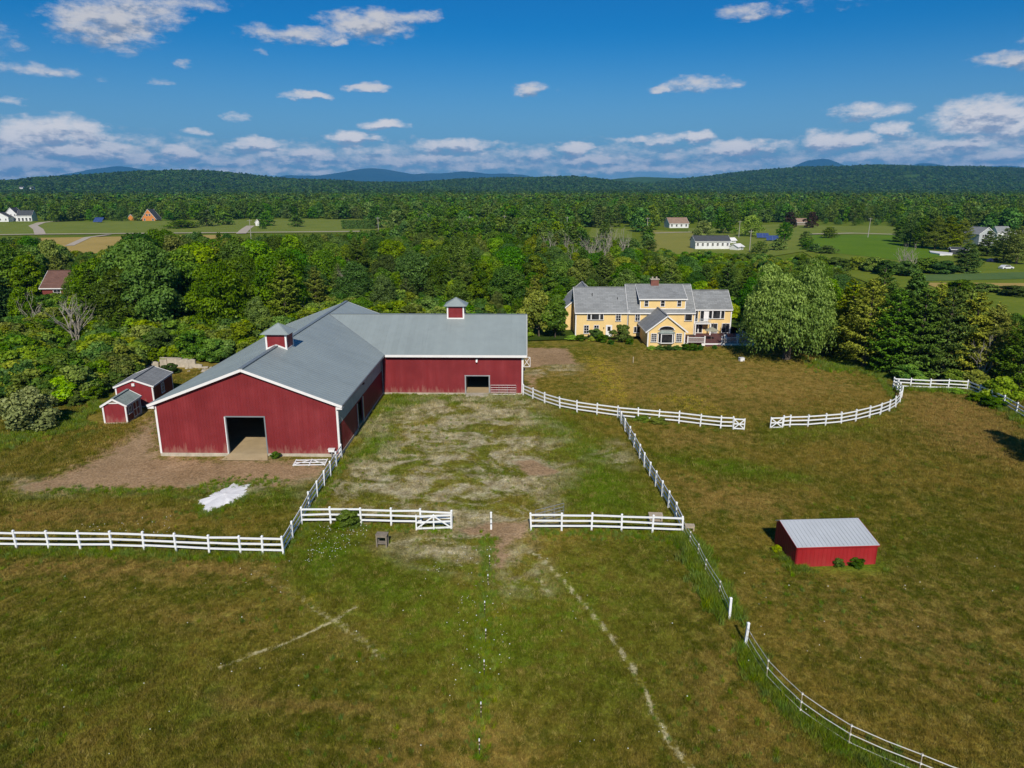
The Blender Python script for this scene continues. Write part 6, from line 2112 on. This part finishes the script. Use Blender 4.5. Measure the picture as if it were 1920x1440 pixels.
def zone(x, y):
    px, _ = pix(x, y, 4)
    if px < 560:
        return 'left wood'
    if px < 1000:
        return 'middle wood'
    return 'right wood'
LAND = [(110, 'at the left edge'), (200, 'over the bare dead tree'), (270, 'over the two red sheds'), (350, 'over the concrete wall'), (430, 'over the left barn eave'), (500, 'left of the front cupola'), (570, 'behind the front cupola'), (650, 'behind the barn ridge end'), (730, 'behind the roof junction'),
        (800, 'left of the wing cupola'), (880, 'behind the wing cupola'), (950, 'right of the wing cupola'), (1020, 'behind the wing end'), (1110, 'behind the house left block'), (1200, 'behind the house middle'), (1300, 'behind the chimney'), (1390, 'behind the house right block'), (1480, 'left behind the willow'), (1570, 'right behind the willow'), (9999, 'behind the pines')]
def near_what(px):
    return [t for q, t in LAND if px < q][0]
ZT = {'left wood': 'in the wood left of the barn ridge', 'middle wood': 'in the young wood above the barn wing roof', 'right wood': 'in the trees behind the yellow house and the pines'}
wood_rest, n_named, shr_rest = [], 0, []
for i, (x, y) in enumerate(pts):
    z = zone(x, y)
    px, _ = pix(x, y, 5)
    cap = hcap(x, y)
    if z == 'left wood':
        want = rs.choice((rs.uniform(7, 10), rs.uniform(11, 15), rs.uniform(14, 19))) if y > 120 else rs.uniform(3.5, 6.5)
    elif z == 'middle wood':
        want = rs.uniform(5, 11.5) if y < 190 else rs.uniform(7, 13)
        if y < 140: want = rs.uniform(3.5, 6.5)
    else:
        want = rs.uniform(6, 11)
        if px > 1560 and y > 110: want = rs.uniform(3.5, 7)
    h = min(want, cap * rs.uniform(.7, 1.12))
    if h < 2.2:
        h = rs.uniform(1.8, 3.2)
    r = rs.random()
    if h < 4.2:
        shr_rest.append((x, y, h)); continue
    pn = .32 if z == 'left wood' else .34
    if r < pn:
        k = int(rs.integers(0, 5)); kind, P_ = 'conifer', PINES[k]
    else:
        wts = (.14, .17, .16, .1, .12, .11, .12, .08)
        k = int(rs.choice(8, p=wts)); kind, P_ = 'broadleaf', BROAD[k]
    tone = {'leaf_dark': 'dark green', 'leaf_mid': 'mid green', 'leaf_yel': 'yellow-green', 'leaf_scrub': 'olive green', 'leaf_pine': 'dark needled', 'leaf_pine2': 'olive needled'}
    sw = rs.uniform(.9, 1.35)
    if n_named < 300:
        n_named += 1
        mt = P_[0].materials[0]
        tn = [v for kk, v in tone.items() if M[kk] == mt][0]
        hw = 'tall' if h > 11 else ('medium' if h > 7.5 else 'low')
        row_ = 'front row' if y < 140 else ('second row' if y < 165 else ('third row' if y < 195 else 'back'))
        lab = '%s %s %s, %s of the wood %s' % (hw, tn, kind, row_, near_what(px))
        place_tree('%s_tree' % kind, P_[:2], x, y, h / P_[2], rs.uniform(0, 6.28), lab, lab, 'tree', sw)
    else:
        wood_rest.append((x, y, h / P_[2], sw, (8 + k) if kind == 'conifer' else k))
def joined(a, b, nm):
    """crown and trunk of a kind as one mesh, for the far mass of the wood"""
    bm = bmesh.new()
    bm.from_mesh(a)
    nv = len(bm.faces)
    bm.from_mesh(b)
    bm.faces.ensure_lookup_table()
    for f in bm.faces[nv:]:
        f.material_index = 1
    me = bpy.data.meshes.new(nm)
    bm.to_mesh(me); bm.free()
    me.materials.append(a.materials[0]); me.materials.append(b.materials[0])
    return me
JT = [joined(p[0], p[1], 'wood_tree') for p in BROAD] + [joined(p[0], p[1], 'wood_tree') for p in PINES]
if wood_rest:
    A = np.array(wood_rest)
    scatter('far_wood', JT, np.stack([A[:, 0], A[:, 1], np.zeros(len(A))], -1), rs.uniform(0, 6.28, len(A)), np.stack([A[:, 2] * A[:, 3], A[:, 2] * A[:, 3], A[:, 2]], -1), A[:, 4].astype(int), 'mass of the mixed wood behind the nearer trees', None)
# scrub: the thicket left of the barn and the low growth under the trees
SCRUB = [(-90, 101), (-67, 79), (-53.5, 83), (-51.0, 92), (-47.5, 100), (-40, 112), (-24, 115), (-5, 121), (0, 145), (-60, 170), (-120, 150)]
cand = np.stack([rs.uniform(-125, 5, 9000), rs.uniform(76, 172, 9000)], -1)
sd = poly_sd(cand[:, 0], cand[:, 1], SCRUB)
px_ = 960 + FPX * cand[:, 0] / (cand[:, 1] * math.cos(PITCH) + 5)
inside = (sd > .3) & (px_ > -150) & (np.hypot(cand[:, 0] - G(330, 690)[0], cand[:, 1] - G(330, 690)[1] + 1.5) > 5.8)
inside &= ~((cand[:, 0] > -52) & (cand[:, 1] < 97) & (cand[:, 0] < -40))
S = cand[inside][:2300]
hs = rs.uniform(.9, 2.6, len(S)) * np.clip(poly_sd(S[:, 0], S[:, 1], SCRUB) / 5 + .5, .5, 1.25)
pxs_, _q = pix(S[:, 0], S[:, 1], 0.0)
hs = np.where((pxs_ > 85) & (pxs_ < 185) & (S[:, 1] < 119) & (S[:, 1] > 96), hs * .45, hs)
# individual bushes nearest the viewer
grid2, near_b = {}, []
for i in np.argsort(S[:, 1]):
    if len(near_b) < 70 and ok_far(S[i, 0], S[i, 1], 1.7, grid2):
        grid2.setdefault((int(S[i, 0] // 6), int(S[i, 1] // 6)), []).append((S[i, 0], S[i, 1]))
        near_b.append(i)
stm = MB()
for a in range(4):
    stm.tube([(0, 0, -.1), (.35 * math.cos(a * 1.6), .35 * math.sin(a * 1.6), .9)], [.04, .02], 5)
stme = stm.mesh('stem'); stme.materials.append(M['bark'])
for i in near_b:
    k = int(rs.integers(0, 6))
    pq, qq = pix(S[i, 0], S[i, 1], .5)
    tw = ('olive', 'mid green', 'large olive', 'yellow-green', 'dark green', 'small olive')[k]
    where = 'at the left picture edge' if pq < 50 else ('behind the round grey-green bush' if pq < 110 else ('between the round bush and the sheds' if pq < 170 else 'beside the two red sheds'))
    lab = '%s %s bush in the thicket %s, %s' % ('tall' if hs[i] > 1.9 else 'low', tw, where, 'front' if qq > 800 else ('second row' if qq > 775 else ('third row' if qq > 750 else 'far')))
    e = empty('thicket_bush', (S[i, 0], S[i, 1], 0), rs.uniform(0, 6), lab, 'shrub', lab)
    s = hs[i] / 1.8 * 1.25
    e.scale = (s * rs.uniform(1.1, 1.5), s * rs.uniform(1.1, 1.5), s)
    link(bpy.data.objects.new('foliage', SHRUBS[k]), e); link(bpy.data.objects.new('stem', stme), e)
rest = np.setdiff1d(np.arange(len(S)), near_b)
P3 = np.stack([S[rest, 0], S[rest, 1], np.zeros(len(rest))], -1)
sh = hs[rest] / 1.8 * 1.3
if shr_rest:
    A = np.array(shr_rest)
    P3 = np.concatenate([P3, np.stack([A[:, 0], A[:, 1], np.zeros(len(A))], -1)]); sh = np.concatenate([sh, A[:, 2] / 1.8])
# low growth filling every wood between the trunks
cand = np.stack([rs.uniform(-230, 180, 9000), rs.uniform(100, 335, 9000)], -1)
ii = poly_sd(cand[:, 0], cand[:, 1], WOOD) > 0
for c in CLEAR:
    ii &= poly_sd(cand[:, 0], cand[:, 1], c) < .5
pxc = 960 + FPX * cand[:, 0] / (cand[:, 1] * math.cos(PITCH) + 5)
ii &= (pxc > -100) & (pxc < 2020)
U_ = cand[ii][:4200]
P3 = np.concatenate([P3, np.stack([U_[:, 0], U_[:, 1], np.zeros(len(U_))], -1)]); sh = np.concatenate([sh, rs.uniform(.7, 1.9, len(U_))])
scatter('undergrowth', SHRUBS, P3, rs.uniform(0, 6.28, len(P3)), np.stack([sh * 1.3, sh * 1.3, sh], -1), rs.integers(0, 6, len(P3)), 'dense green undergrowth and thicket round the wood', None)

# ------------------------------------------------------------------ middle distance: field trees, hedges and the forest belt
def low_tree(seed, h, w, mat, n, size, con=False):
    if con:
        return pine(seed, h, w, mat, n, .03, size, 1.6)[0]
    return crown_broad(seed, h, w, mat, n, .03, 16, size, .6)[0]
MIDT = [low_tree(501, 12, 11, 'leaf_dark', 900, 1.0), low_tree(502, 12, 10, 'leaf_far', 900, 1.0), low_tree(503, 13, 11, 'leaf_mid', 900, 1.0), low_tree(504, 11, 9, 'leaf_far', 900, 1.0), low_tree(505, 15, 7, 'leaf_pine', 900, 1.1, True), low_tree(506, 13, 10, 'leaf_far', 900, 1.0), low_tree(507, 14, 8, 'leaf_pine', 900, 1.1, True)]
for me in MIDT:
    me.name = 'field_tree_crown'
tk = MB(); tk.tube([(0, 0, -.3), (0, 0, 6)], [.35, .2], 6)
tkm = tk.mesh('trunk'); tkm.materials.append(M['bark'])
def far_tree(px, py, h, w, mat_i, lab, me=None, z=0):
    x, y = G(px, py)
    e = empty('field_tree', (x, y, z), px * .1, lab, 'tree')
    me = me or MIDT[mat_i]
    o = link(bpy.data.objects.new('crown', me), e)
    bb = [max(v[i] for v in o.bound_box) - min(v[i] for v in o.bound_box) for i in range(3)]
    e.scale = (w / bb[0], w / bb[0], h / bb[2])
    link(bpy.data.objects.new('trunk', tkm), e)
PUR = low_tree(520, 11, 9, 'leaf_purple', 900, .9); GRY = low_tree(521, 12, 12, 'leaf_grey', 1600, .8); PAL = low_tree(522, 13, 13, 'leaf_willow', 1600, .8)
far_tree(1480, 428, 11, 9, 0, 'dark purple leaved tree left of the brown cottage', PUR)
far_tree(1520, 428, 11, 9.5, 0, 'dark purple leaved tree right of the brown cottage', PUR)
far_tree(1318, 447, 9.5, 14, 0, 'grey-green round tree between the tan roof and the long white building', GRY)
far_tree(1408, 444, 12, 16, 0, 'pale round willow-like tree behind the solar arrays', PAL)
far_tree(1470, 452, 9.5, 9, 2, 'green pointed tree right of the solar arrays')
far_tree(1355, 438, 13, 16, 0, 'dark green round tree behind the long white building')
far_tree(1812, 512, 9.5, 9.5, 4, 'dark conifer standing alone in the right meadow', PINES[2][0])
for i, (px, py, h, w, k, lab) in enumerate(((1705, 462, 13, 11, 0, 'dark pine in the clump right of the crop field, first'), (1728, 466, 14, 11, 0, 'dark pine in the clump right of the crop field, second'), (1752, 468, 14, 12, 3, 'olive pine in the clump right of the crop field, third'),
                                           (1776, 468, 14, 12, 1, 'olive pine in the clump right of the crop field, fourth'), (1800, 468, 13, 11, 3, 'olive pine in the clump right of the crop field, last'), (1850, 480, 10, 9, 2, 'pine before the pale grey house, left'), (1880, 492, 12, 11, 0, 'pine before the pale grey house, middle'),
                                           (1905, 496, 13, 12, 3, 'pine before the pale grey house, right'), (1690, 455, 12, 10, 2, 'dark pine at the corner of the crop field'))):
    far_tree(px, py, h, w, 0, lab, PINES[k][0])
for (px, py, h, w, k, lab) in ((340, 428, 5.5, 24, 2, 'wide low green hedge on the far lawn at left'), (388, 425, 12, 15, 0, 'dark round tree by the far lawn, left of the poles'), (420, 422, 11, 14, 3, 'dark round tree right of the hedge by the far lawn'), (500, 424, 10, 12, 2, 'bright round tree by the tan clearing at left'),
                               (555, 426, 8.5, 10, 1, 'round tree on the tan clearing, far left of centre'), (492, 430, 6, 6, 0, 'small dark tree beside the short grey driveway'), (745, 430, 15, 16, 0, 'big dark tree above the barn cupola, far off'), (705, 428, 14, 12, 1, 'brownish green tree left of the big dark tree'),
                               (1555, 447, 6, 9, 2, 'round bush at the near edge of the far strip of lawn'), (1135, 446, 9, 9, 0, 'round dark tree at the edge of the mown clearing'), (230, 415, 7, 10, 2, 'yellow-green bush left of the tiny orange shed'), (258, 414, 6.5, 9, 2, 'yellow-green bush between the orange shed and the A-frame'),
                               (1460, 470, 5.5, 7, 1, 'bush right of the two solar arrays'), (1425, 475, 5, 7, 2, 'bush below the left solar array')):
    far_tree(px, py, h, w, k, lab)
for i, (px, py) in enumerate(((1512, 445), (1510, 451), (1513, 457), (1509, 463), (1514, 469), (1528, 473), (1550, 476))):
    far_tree(px, py, 3.2 + (i * 37 % 20) / 10, 5.5 + (i * 53 % 25) / 10, (1, 3, 5, 2, 0, 3, 1)[i], 'hedge bush on the left and lower edge of the crop field, %s from the top' % ORD[i])
for i, (px, py) in enumerate(((1216, 436), (1212, 444), (1217, 452), (1213, 462), (1218, 472))):
    far_tree(px, py, 4.5 + (i * 37 % 20) / 10, 6 + (i * 53 % 25) / 10, (0, 3, 1, 5, 2)[i], 'tree on the left edge of the striped lawn, %s from the top' % ORD[i])
hd = MB()
p0, p1 = G(640, 430), G(700, 431)
hd.box(p0[0], p1[0], p0[1], p0[1] + 6, 0, 4.5)
bm_me = hd.mesh('hedge')
# clipped hedge as a leafy block
rgh = np.random.default_rng(8)
n = 2600
C = np.stack([rgh.uniform(p0[0], p1[0], n), rgh.uniform(p0[1], p0[1] + 6, n), rgh.uniform(0, 5.2, n)], -1)
fc = rgh.integers(0, 3, n)
C[fc == 0, 1] = p0[1] + rgh.normal(0, .2, (fc == 0).sum()); C[fc == 1, 2] = 5.2 + rgh.normal(0, .15, (fc == 1).sum())
Nh = np.where(fc[:, None] == 0, (0, -1., .2), (0, 0, 1.))
hm = leaf_mesh('hedge', C, Nh, .9, rgh.uniform(0, .7, n), 'leaf_dark', rgh, .8)
tag(link(bpy.data.objects.new('hedge', hm)), 'long square clipped dark hedge beyond the wood', 'hedge')

avoid = list(FIELDS.values())
blds = [gp((-40, 412), (70, 412), (70, 422), (-40, 422)), gp((225, 410), (300, 410), (300, 420), (225, 420)), gp((1240, 420), (1300, 420), (1300, 436), (1240, 436)), gp((1400, 440), (1470, 440), (1470, 462), (1400, 462)), gp((760, 412), (815, 412), (815, 424), (760, 424)), gp((1470, 418), (1535, 418), (1535, 430), (1470, 430)), gp((1815, 445), (1900, 445), (1900, 470), (1815, 470)), gp((465, 420), (490, 420), (490, 430), (465, 430))]
def belt(name, y0, y1, n, kinds, hmin, hmax, label, seed, infl=6, capf=None):
    rg = np.random.default_rng(seed)
    t = rg.random(n * 3)
    Y = np.sqrt(y0 ** 2 + t * (y1 ** 2 - y0 ** 2))
    X = rg.uniform(-.86, .86, n * 3) * Y
    okm = np.ones(len(X), bool)
    for pl in avoid + blds:
        okm &= poly_sd(X, Y, pl) < -infl * .3
    okm &= poly_sd(X, Y, WOOD) < -1
    # clearings
    okm &= ~((np.sin(X * .011 + 2) * np.cos(Y * .009 + X * .004) > .90) & (Y > 600))
    X, Y = X[okm][:n], Y[okm][:n]
    H = rg.uniform(hmin, hmax, len(X))
    if capf is not None:
        H = np.minimum(H, capf(X, Y) * rg.uniform(.8, 1.0, len(X)))
        kp = H > 1.6
        X, Y, H = X[kp], Y[kp], H[kp]
    s = H / 12.5
    scatter(name, kinds, np.stack([X, Y, np.zeros(len(X))], -1), rg.uniform(0, 6.28, len(X)), np.stack([s * rg.uniform(.9, 1.4, len(X)), s * rg.uniform(.9, 1.4, len(X)), s], -1), rg.integers(0, len(kinds), len(X)), label, None)
def cap_mid(X, Y):
    """keep the lawns, houses and fields in view: growth in front of them stays low"""
    px = 960 + FPX * X / (Y * math.cos(PITCH) + 5)
    lim = np.interp(px, [-300, 0, 60, 100, 440, 470, 640, 740, 760, 1000, 1080, 1100, 1190, 1215, 1300, 1420, 1500, 1690, 1760, 1930], [448, 448, 445, 470, 462, 440, 438, 425, 410, 405, 405, 446, 446, 474, 476, 474, 486, 506, 515, 520])
    lim = np.where((Y > 430) & (px < 640), 440, lim)
    return CAM_H + Y * np.tan(np.arctan((720 - lim) / FPX) - PITCH)
belt('valley_trees', 235, 420, 1500, MIDT, 5, 12, 'mixed trees and bushes of the valley beyond the wood', 31, 8, cap_mid)
def cap_line(X, Y):
    """far trees stay below the line of sight to the lawns behind them"""
    px = 960 + FPX * X / (Y * math.cos(PITCH) + 5)
    lim = np.interp(px, [-300, 0, 330, 360, 470, 560, 640, 700, 1100, 1500, 1520, 1680, 1720, 2200], [420, 420, 418, 385, 385, 395, 395, 375, 375, 378, 408, 408, 385, 385])
    lim = np.where(Y > 560, 372, lim)
    return CAM_H + Y * np.tan(np.arctan((720 - lim) / FPX) - PITCH)
belt('tree_line', 420, 800, 2600, MIDT, 8, 15, 'line of far trees behind lawns and houses', 32, 14, cap_line)
FART = [low_tree(531, 12, 13, 'leaf_far', 170, 2.6), low_tree(532, 13, 12, 'leaf_far', 170, 2.6), low_tree(533, 12, 14, 'leaf_dark', 170, 2.6), low_tree(534, 15, 8, 'leaf_pine', 170, 2.6, True)]
HILT = [low_tree(541, 12, 13, 'leaf_hill', 170, 2.4), low_tree(542, 13, 12, 'leaf_hill', 170, 2.4), low_tree(543, 12, 14, 'leaf_hill', 170, 2.4), low_tree(544, 15, 8, 'leaf_hill', 170, 2.4, True)]
belt('forest_belt', 780, 1350, 5200, FART, 9, 16, 'wide dark forest belt beyond the far lawns', 33, 10)
belt('forest_belt', 1300, 2500, 10000, HILT, 9, 16, 'hazy forest belt at the foot of the hills', 34, 10)

# forest canopy on the hills
def hill_forest(V, n, seed, label):
    rg = np.random.default_rng(seed)
    ny_, nx_ = V.shape[:2]
    i = rg.uniform(0, 37, n); j = rg.uniform(0, nx_ - 1.001, n)
    i0, j0 = i.astype(int), j.astype(int); fi, fj = (i - i0)[:, None], (j - j0)[:, None]
    i0 = np.minimum(i0, ny_ - 2)
    P = V[i0, j0] * (1 - fi) * (1 - fj) + V[i0 + 1, j0] * fi * (1 - fj) + V[i0, j0 + 1] * (1 - fi) * fj + V[i0 + 1, j0 + 1] * fi * fj
    px = 960 + FPX * P[:, 0] / (P[:, 1] * math.cos(PITCH) + 5)
    P = P[(px > -60) & (px < 1980)]
    s = rg.uniform(.8, 1.5, len(P))
    scatter('hill_forest', HILT, P - (0, 0, 1.5), rg.uniform(0, 6.28, len(P)), np.stack([s * 1.6, s * 1.6, s * .85], -1), rg.choice(4, len(P), p=(.35, .3, .2, .15)), label, None)
labs = ['tree canopy covering the broad left hill', 'tree canopy covering the low middle hill', None, 'tree canopy covering the long right ridge']
for q, (V, f) in enumerate(HV):
    if f:
        hill_forest(V, 24000, 60 + q, labs[q])

# a few houses on the far left hillside
for i, (px, py, lab) in enumerate(((4, 353, 'tiny white house on the far left hillside, leftmost'), (36, 353, 'tiny white house on the far left hillside, second'), (48, 352, 'tiny white house on the far left hillside, third'), (56, 354, 'tiny white house on the far left hillside, rightmost'))):
    a_, e_ = DIR(px, py)
    V = HV[0][0]
    W_ = V[:36]
    err = np.abs(W_[:, :, 0] / W_[:, :, 1] - math.tan(a_)) * 20 + np.abs((W_[:, :, 2] + 9 - CAM_H) / W_[:, :, 1] - math.tan(e_))
    x, y, zz = W_[np.unravel_index(np.argmin(err), err.shape)]
    gh = gable_house('hillside_house', lab, (x, y), 0, 11, 8, 5, 8, 'white_board', 'shingle_dark', 'x', 'house')
    gh.location.z = zz + 7

# ------------------------------------------------------------------ grass
def tuft(seed, nb, h, sp, wid=.03):
    rg = np.random.default_rng(seed)
    V, F, T = [], [], []
    for i in range(nb):
        a = rg.uniform(0, 6.28); r = sp * math.sqrt(rg.random())
        x, y = r * math.cos(a), r * math.sin(a)
        b = rg.uniform(0, 6.28); ln = rg.uniform(.2, .75) * h; hh = h * rg.uniform(.55, 1.15)
        c = rg.uniform(0, 6.28); w = wid * rg.uniform(.7, 1.3)
        k = len(V)
        V += [(x - w * math.cos(c), y - w * math.sin(c), -.02), (x + w * math.cos(c), y + w * math.sin(c), -.02), (x + ln * math.cos(b), y + ln * math.sin(b), hh)]
        F.append((k, k + 1, k + 2)); T.append(rg.uniform(.2, 1))
    return V, F, T
t = NT('grass_blades')
gc = use_ground(t, 'INSTANCER')
tn = t.attr('tint')
oi_ = t.n('ShaderNodeObjectInfo').outputs['Random']
gc = t.mix(t.ramp(oi_, .82, .95, 0, .55), gc, (.42, .33, .10))       # tufts gone to straw
gc = t.mix(t.ramp(oi_, .14, .04, 0, .5), gc, (.07, .10, .008))      # and fresh dark ones
x_ = t.n('ShaderNodeVectorMath', operation='SCALE')
t.l(gc, x_.inputs[0]); t.l(t.ramp(tn, 0, 1, 1.0, 1.5), x_.inputs['Scale'])
d = t.n('ShaderNodeBsdfDiffuse'); t.l(x_.outputs[0], d.inputs['Color'])
tr = t.n('ShaderNodeBsdfTranslucent'); t.l(x_.outputs[0], tr.inputs['Color'])
ms = t.n('ShaderNodeMixShader'); ms.inputs[0].default_value = .3
t.l(d.outputs[0], ms.inputs[1]); t.l(tr.outputs[0], ms.inputs[2]); t.l(ms.outputs[0], t.out.inputs['Surface'])
M['grass'] = t.m
TUFT = []
for i in range(6):
    V, F, T = tuft(70 + i, 16, (.12, .16, .2, .14, .26, .18)[i], .22, .02)
    TUFT.append(np_mesh('grass_tuft', V, F, 'grass', T, 3))
rg = np.random.default_rng(99)
def visible(X, Y, pad=40):
    a = Y * math.cos(PITCH) + CAM_H * math.sin(PITCH)
    b = Y * math.sin(PITCH) - CAM_H * math.cos(PITCH)
    px, py = 960 + FPX * X / a, 720 - FPX * b / a
    return (px > -pad) & (px < 1920 + pad) & (py < 1440 + pad)
BARE = [[(-36.5, 66), (-17, 66), (-16, 89), (2.5, 88.5), (3.5, 110), (-36, 110)]]
def off_buildings(X, Y):
    m = np.ones(len(X), bool)
    for b in BARE + [[(HX - 2, HY - .2), (HX + 11, HY - .2), (HX + 11, HY - 8.4), (HX + 30, HY - 8.4), (HX + 30, HY + 16), (HX - 2, HY + 16)]]:
        m &= poly_sd(X, Y, b) < 0
    for c, r in ((G(218, 780), 3.2), (G(256, 745), 4.2), (G(1565, 1040), 3.4)):
        m &= np.hypot(X - c[0], Y - c[1]) > r
    return m
N_ = 470000
Y = 20 + (rg.random(N_) ** 1.35) * 98
X = rg.uniform(-1, 1, N_) * (Y * .86 + 16)
k = visible(X, Y, 420) & off_buildings(X, Y) & (poly_sd(X, Y, SCRUB) < 0)
X, Y = X[k], Y[k]
mk = masks(X, Y)
k = rg.random(len(X)) > np.clip(mk['dirt'] * 1.4 + mk['worn'] * .85 + mk['track'] * 1.6, 0, 1)
k &= poly_sd(X, Y, gp((368, 940), (380, 962), (400, 956), (436, 942), (468, 926), (463, 906), (440, 902), (425, 912), (405, 920))) < -.1
X, Y = X[k], Y[k]
mk = {q: v[k] for q, v in mk.items()}
dd = np.hypot(X, Y)
s = rg.uniform(.6, 1.25, len(X)) * (.8 + .45 * mk['lush']) * np.clip(dd / 55, .85, 1.5)
lawn = (Y > 88) & (X > 3)
s[lawn] *= .7
scatter('grass', TUFT, np.stack([X, Y, zg(X, Y)], -1), rg.uniform(0, 6.28, len(X)), s, rg.integers(0, 6, len(X)), 'short rough pasture grass', None, 'stuff', mk)

# taller weeds along fences, walls and the neglected strips
WEED = []
for i in range(4):
    V, F, T = tuft(170 + i, 34, (.55, .7, .45, .6)[i], .26, .03)
    WEED.append(np_mesh('weed_tuft', V, F, 'leaf_weed', np.array(T) * .9, 3))
lines = [(gp((-90, 1034), (532, 1046)), .5, 420, .55), (gp((532, 1044), (566, 990), (640, 862)), .45, 300, .5), (gp((570, 988), (847, 994)), .4, 200, .5), (gp((996, 998), (1280, 1008)), .4, 220, .5),
         (gp((1284, 1006), (1300, 1035), (1320, 1078), (1345, 1122), (1362, 1156)), .45, 1300, .85), (gp((1396, 1214), (1430, 1275), (1495, 1340), (1590, 1402), (1720, 1462)), .4, 700, .6), (gp((981, 745), (1082, 778), (1197, 790), (1374, 806)), .35, 300, .4),
         (gp((1444, 806), (1604, 793), (1667, 775), (1690, 748)), .35, 260, .4), (gp((1674, 729), (1813, 736), (1960, 812)), .6, 420, .9), (gp((915, 1005), (912, 1100), (905, 1250), (900, 1430)), .35, 420, .45),
         (gp((1470, 1035), (1492, 1068), (1645, 1064)), .4, 380, .55), (gp((285, 770), (300, 857), (430, 858)), .3, 60, .35), (gp((722, 742), (650, 856)), .3, 90, .35), (gp((1640, 700), (1665, 730), (1684, 757)), .25, 260, .5), (gp((1548, 690), (1600, 680), (1650, 690), (1690, 704)), 1.8, 1300, .8),
         (gp((-20, 835), (100, 810), (190, 775), (225, 740)), 1.5, 1500, .75), (gp((735, 741), (870, 739)), .25, 90, .4), (gp((340, 925), (420, 905), (520, 905)), .8, 160, .5), (gp((100, 922), (330, 922)), .5, 260, .5), (gp((365, 945), (385, 968), (440, 945), (472, 926)), .25, 160, .45)]
X, Y, Sc = [], [], []
for ln, sp, n, sc in lines:
    P = np.array(ln); seg = np.hypot(*np.diff(P, axis=0).T); cum = np.concatenate([[0], np.cumsum(seg)])
    u_ = rg.uniform(0, cum[-1], n)
    x = np.interp(u_, cum, P[:, 0]) + rg.normal(0, sp, n); y = np.interp(u_, cum, P[:, 1]) + rg.normal(0, sp, n)
    X.append(x); Y.append(y); Sc.append(sc * rg.uniform(.5, 1.3, n))
# loose weeds out in the grass
n = 5200
y = 27 + rg.random(n) ** 1.2 * 70; x = rg.uniform(-1, 1, n) * (y * .74 + 6)
kk = visible(x, y) & off_buildings(x, y) & (masks(x, y)['dirt'] < .1) & (np.sin(x * .35 + 1) * np.cos(y * .3) > .15)
X.append(x[kk]); Y.append(y[kk]); Sc.append(rg.uniform(.22, .5, kk.sum()))
X, Y, Sc = map(np.concatenate, (X, Y, Sc))
k = off_buildings(X, Y)
X, Y, Sc = X[k], Y[k], Sc[k]
scatter('tall_weeds', WEED, np.stack([X, Y, zg(X, Y)], -1), rg.uniform(0, 6.28, len(X)), np.stack([Sc, Sc, Sc], -1), rg.integers(0, 4, len(X)), 'taller weeds along fences and walls', None)

# white daisies and yellow flowers
def flower(mat, r):
    m = MB()
    m.v += [(r * math.cos(i * 1.047), r * math.sin(i * 1.047), .2) for i in range(6)] + [(0, 0, .23)]
    m.f += [(i, (i + 1) % 6, 6) for i in range(6)]
    me = m.mesh('flower', False); me.materials.append(M[mat]); return me
M['petal'] = plain('white_petals', (.8, .8, .75), .7, .1, 0, .05)
M['petal_y'] = plain('yellow_petals', (.6, .45, .03), .7, .1, 0, .05)
FL = [flower('petal', .024), flower('petal_y', .035)]
X, Y, K = [], [], []
for poly, n, kd in ((gp((590, 990), (690, 985), (690, 1010), (640, 1050), (570, 1060)), 130, 0), (gp((150, 985), (320, 970), (330, 1010), (180, 1015)), 40, 0), (gp((840, 1030), (930, 1010), (930, 1110), (780, 1100)), 40, 0), (gp((860, 1120), (960, 1110), (960, 1290), (840, 1290)), 50, 0),
                    (gp((100, 1050), (1900, 1050), (1900, 1430), (100, 1430)), 90, 0), (gp((1095, 668), (1130, 672), (1160, 690), (1180, 760), (1130, 748), (1110, 700)), 700, 1), (gp((1200, 745), (1300, 740), (1400, 790), (1300, 775)), 260, 1), (gp((0, 780), (190, 770), (200, 830), (0, 860)), 90, 1)):
    P = np.array(poly); lo, hi = P.min(0), P.max(0)
    x = rg.uniform(lo[0], hi[0], n * 4); y = rg.uniform(lo[1], hi[1], n * 4)
    kk = np.where(poly_sd(x, y, poly) > 0)[0][:n]
    X.append(x[kk]); Y.append(y[kk]); K.append(np.full(len(kk), kd))
X, Y, K = map(np.concatenate, (X, Y, K))
k = off_buildings(X, Y)
X, Y, K = X[k], Y[k], K[k]
scatter('meadow_flowers', FL, np.stack([X, Y, zg(X, Y)], -1), rg.uniform(0, 6.28, len(X)), rg.uniform(.7, 1.5, len(X)), K, 'scattered white and yellow meadow flowers', None)

# ------------------------------------------------------------------ haze
hz = MB(); hz.box(-22000, 22000, -22000, 22000, -2.0, 760)
me = hz.mesh('haze')
hm_ = bpy.data.materials.new('haze_air'); hm_.use_nodes = True
nt = hm_.node_tree; nt.nodes.clear()
ov_ = nt.nodes.new('ShaderNodeOutputMaterial'); pv = nt.nodes.new('ShaderNodeVolumePrincipled')
pv.inputs['Color'].default_value = (.11, .47, .95, 1)
pv.inputs['Density'].default_value = 6.0e-5
pv.inputs['Anisotropy'].default_value = 0.0
nt.links.new(pv.outputs[0], ov_.inputs['Volume'])
me.materials.append(hm_)
ho = bpy.data.objects.new('haze', me)
link(ho)
tag(ho, 'thin blue summer haze over the valley', None, None, 'stuff')
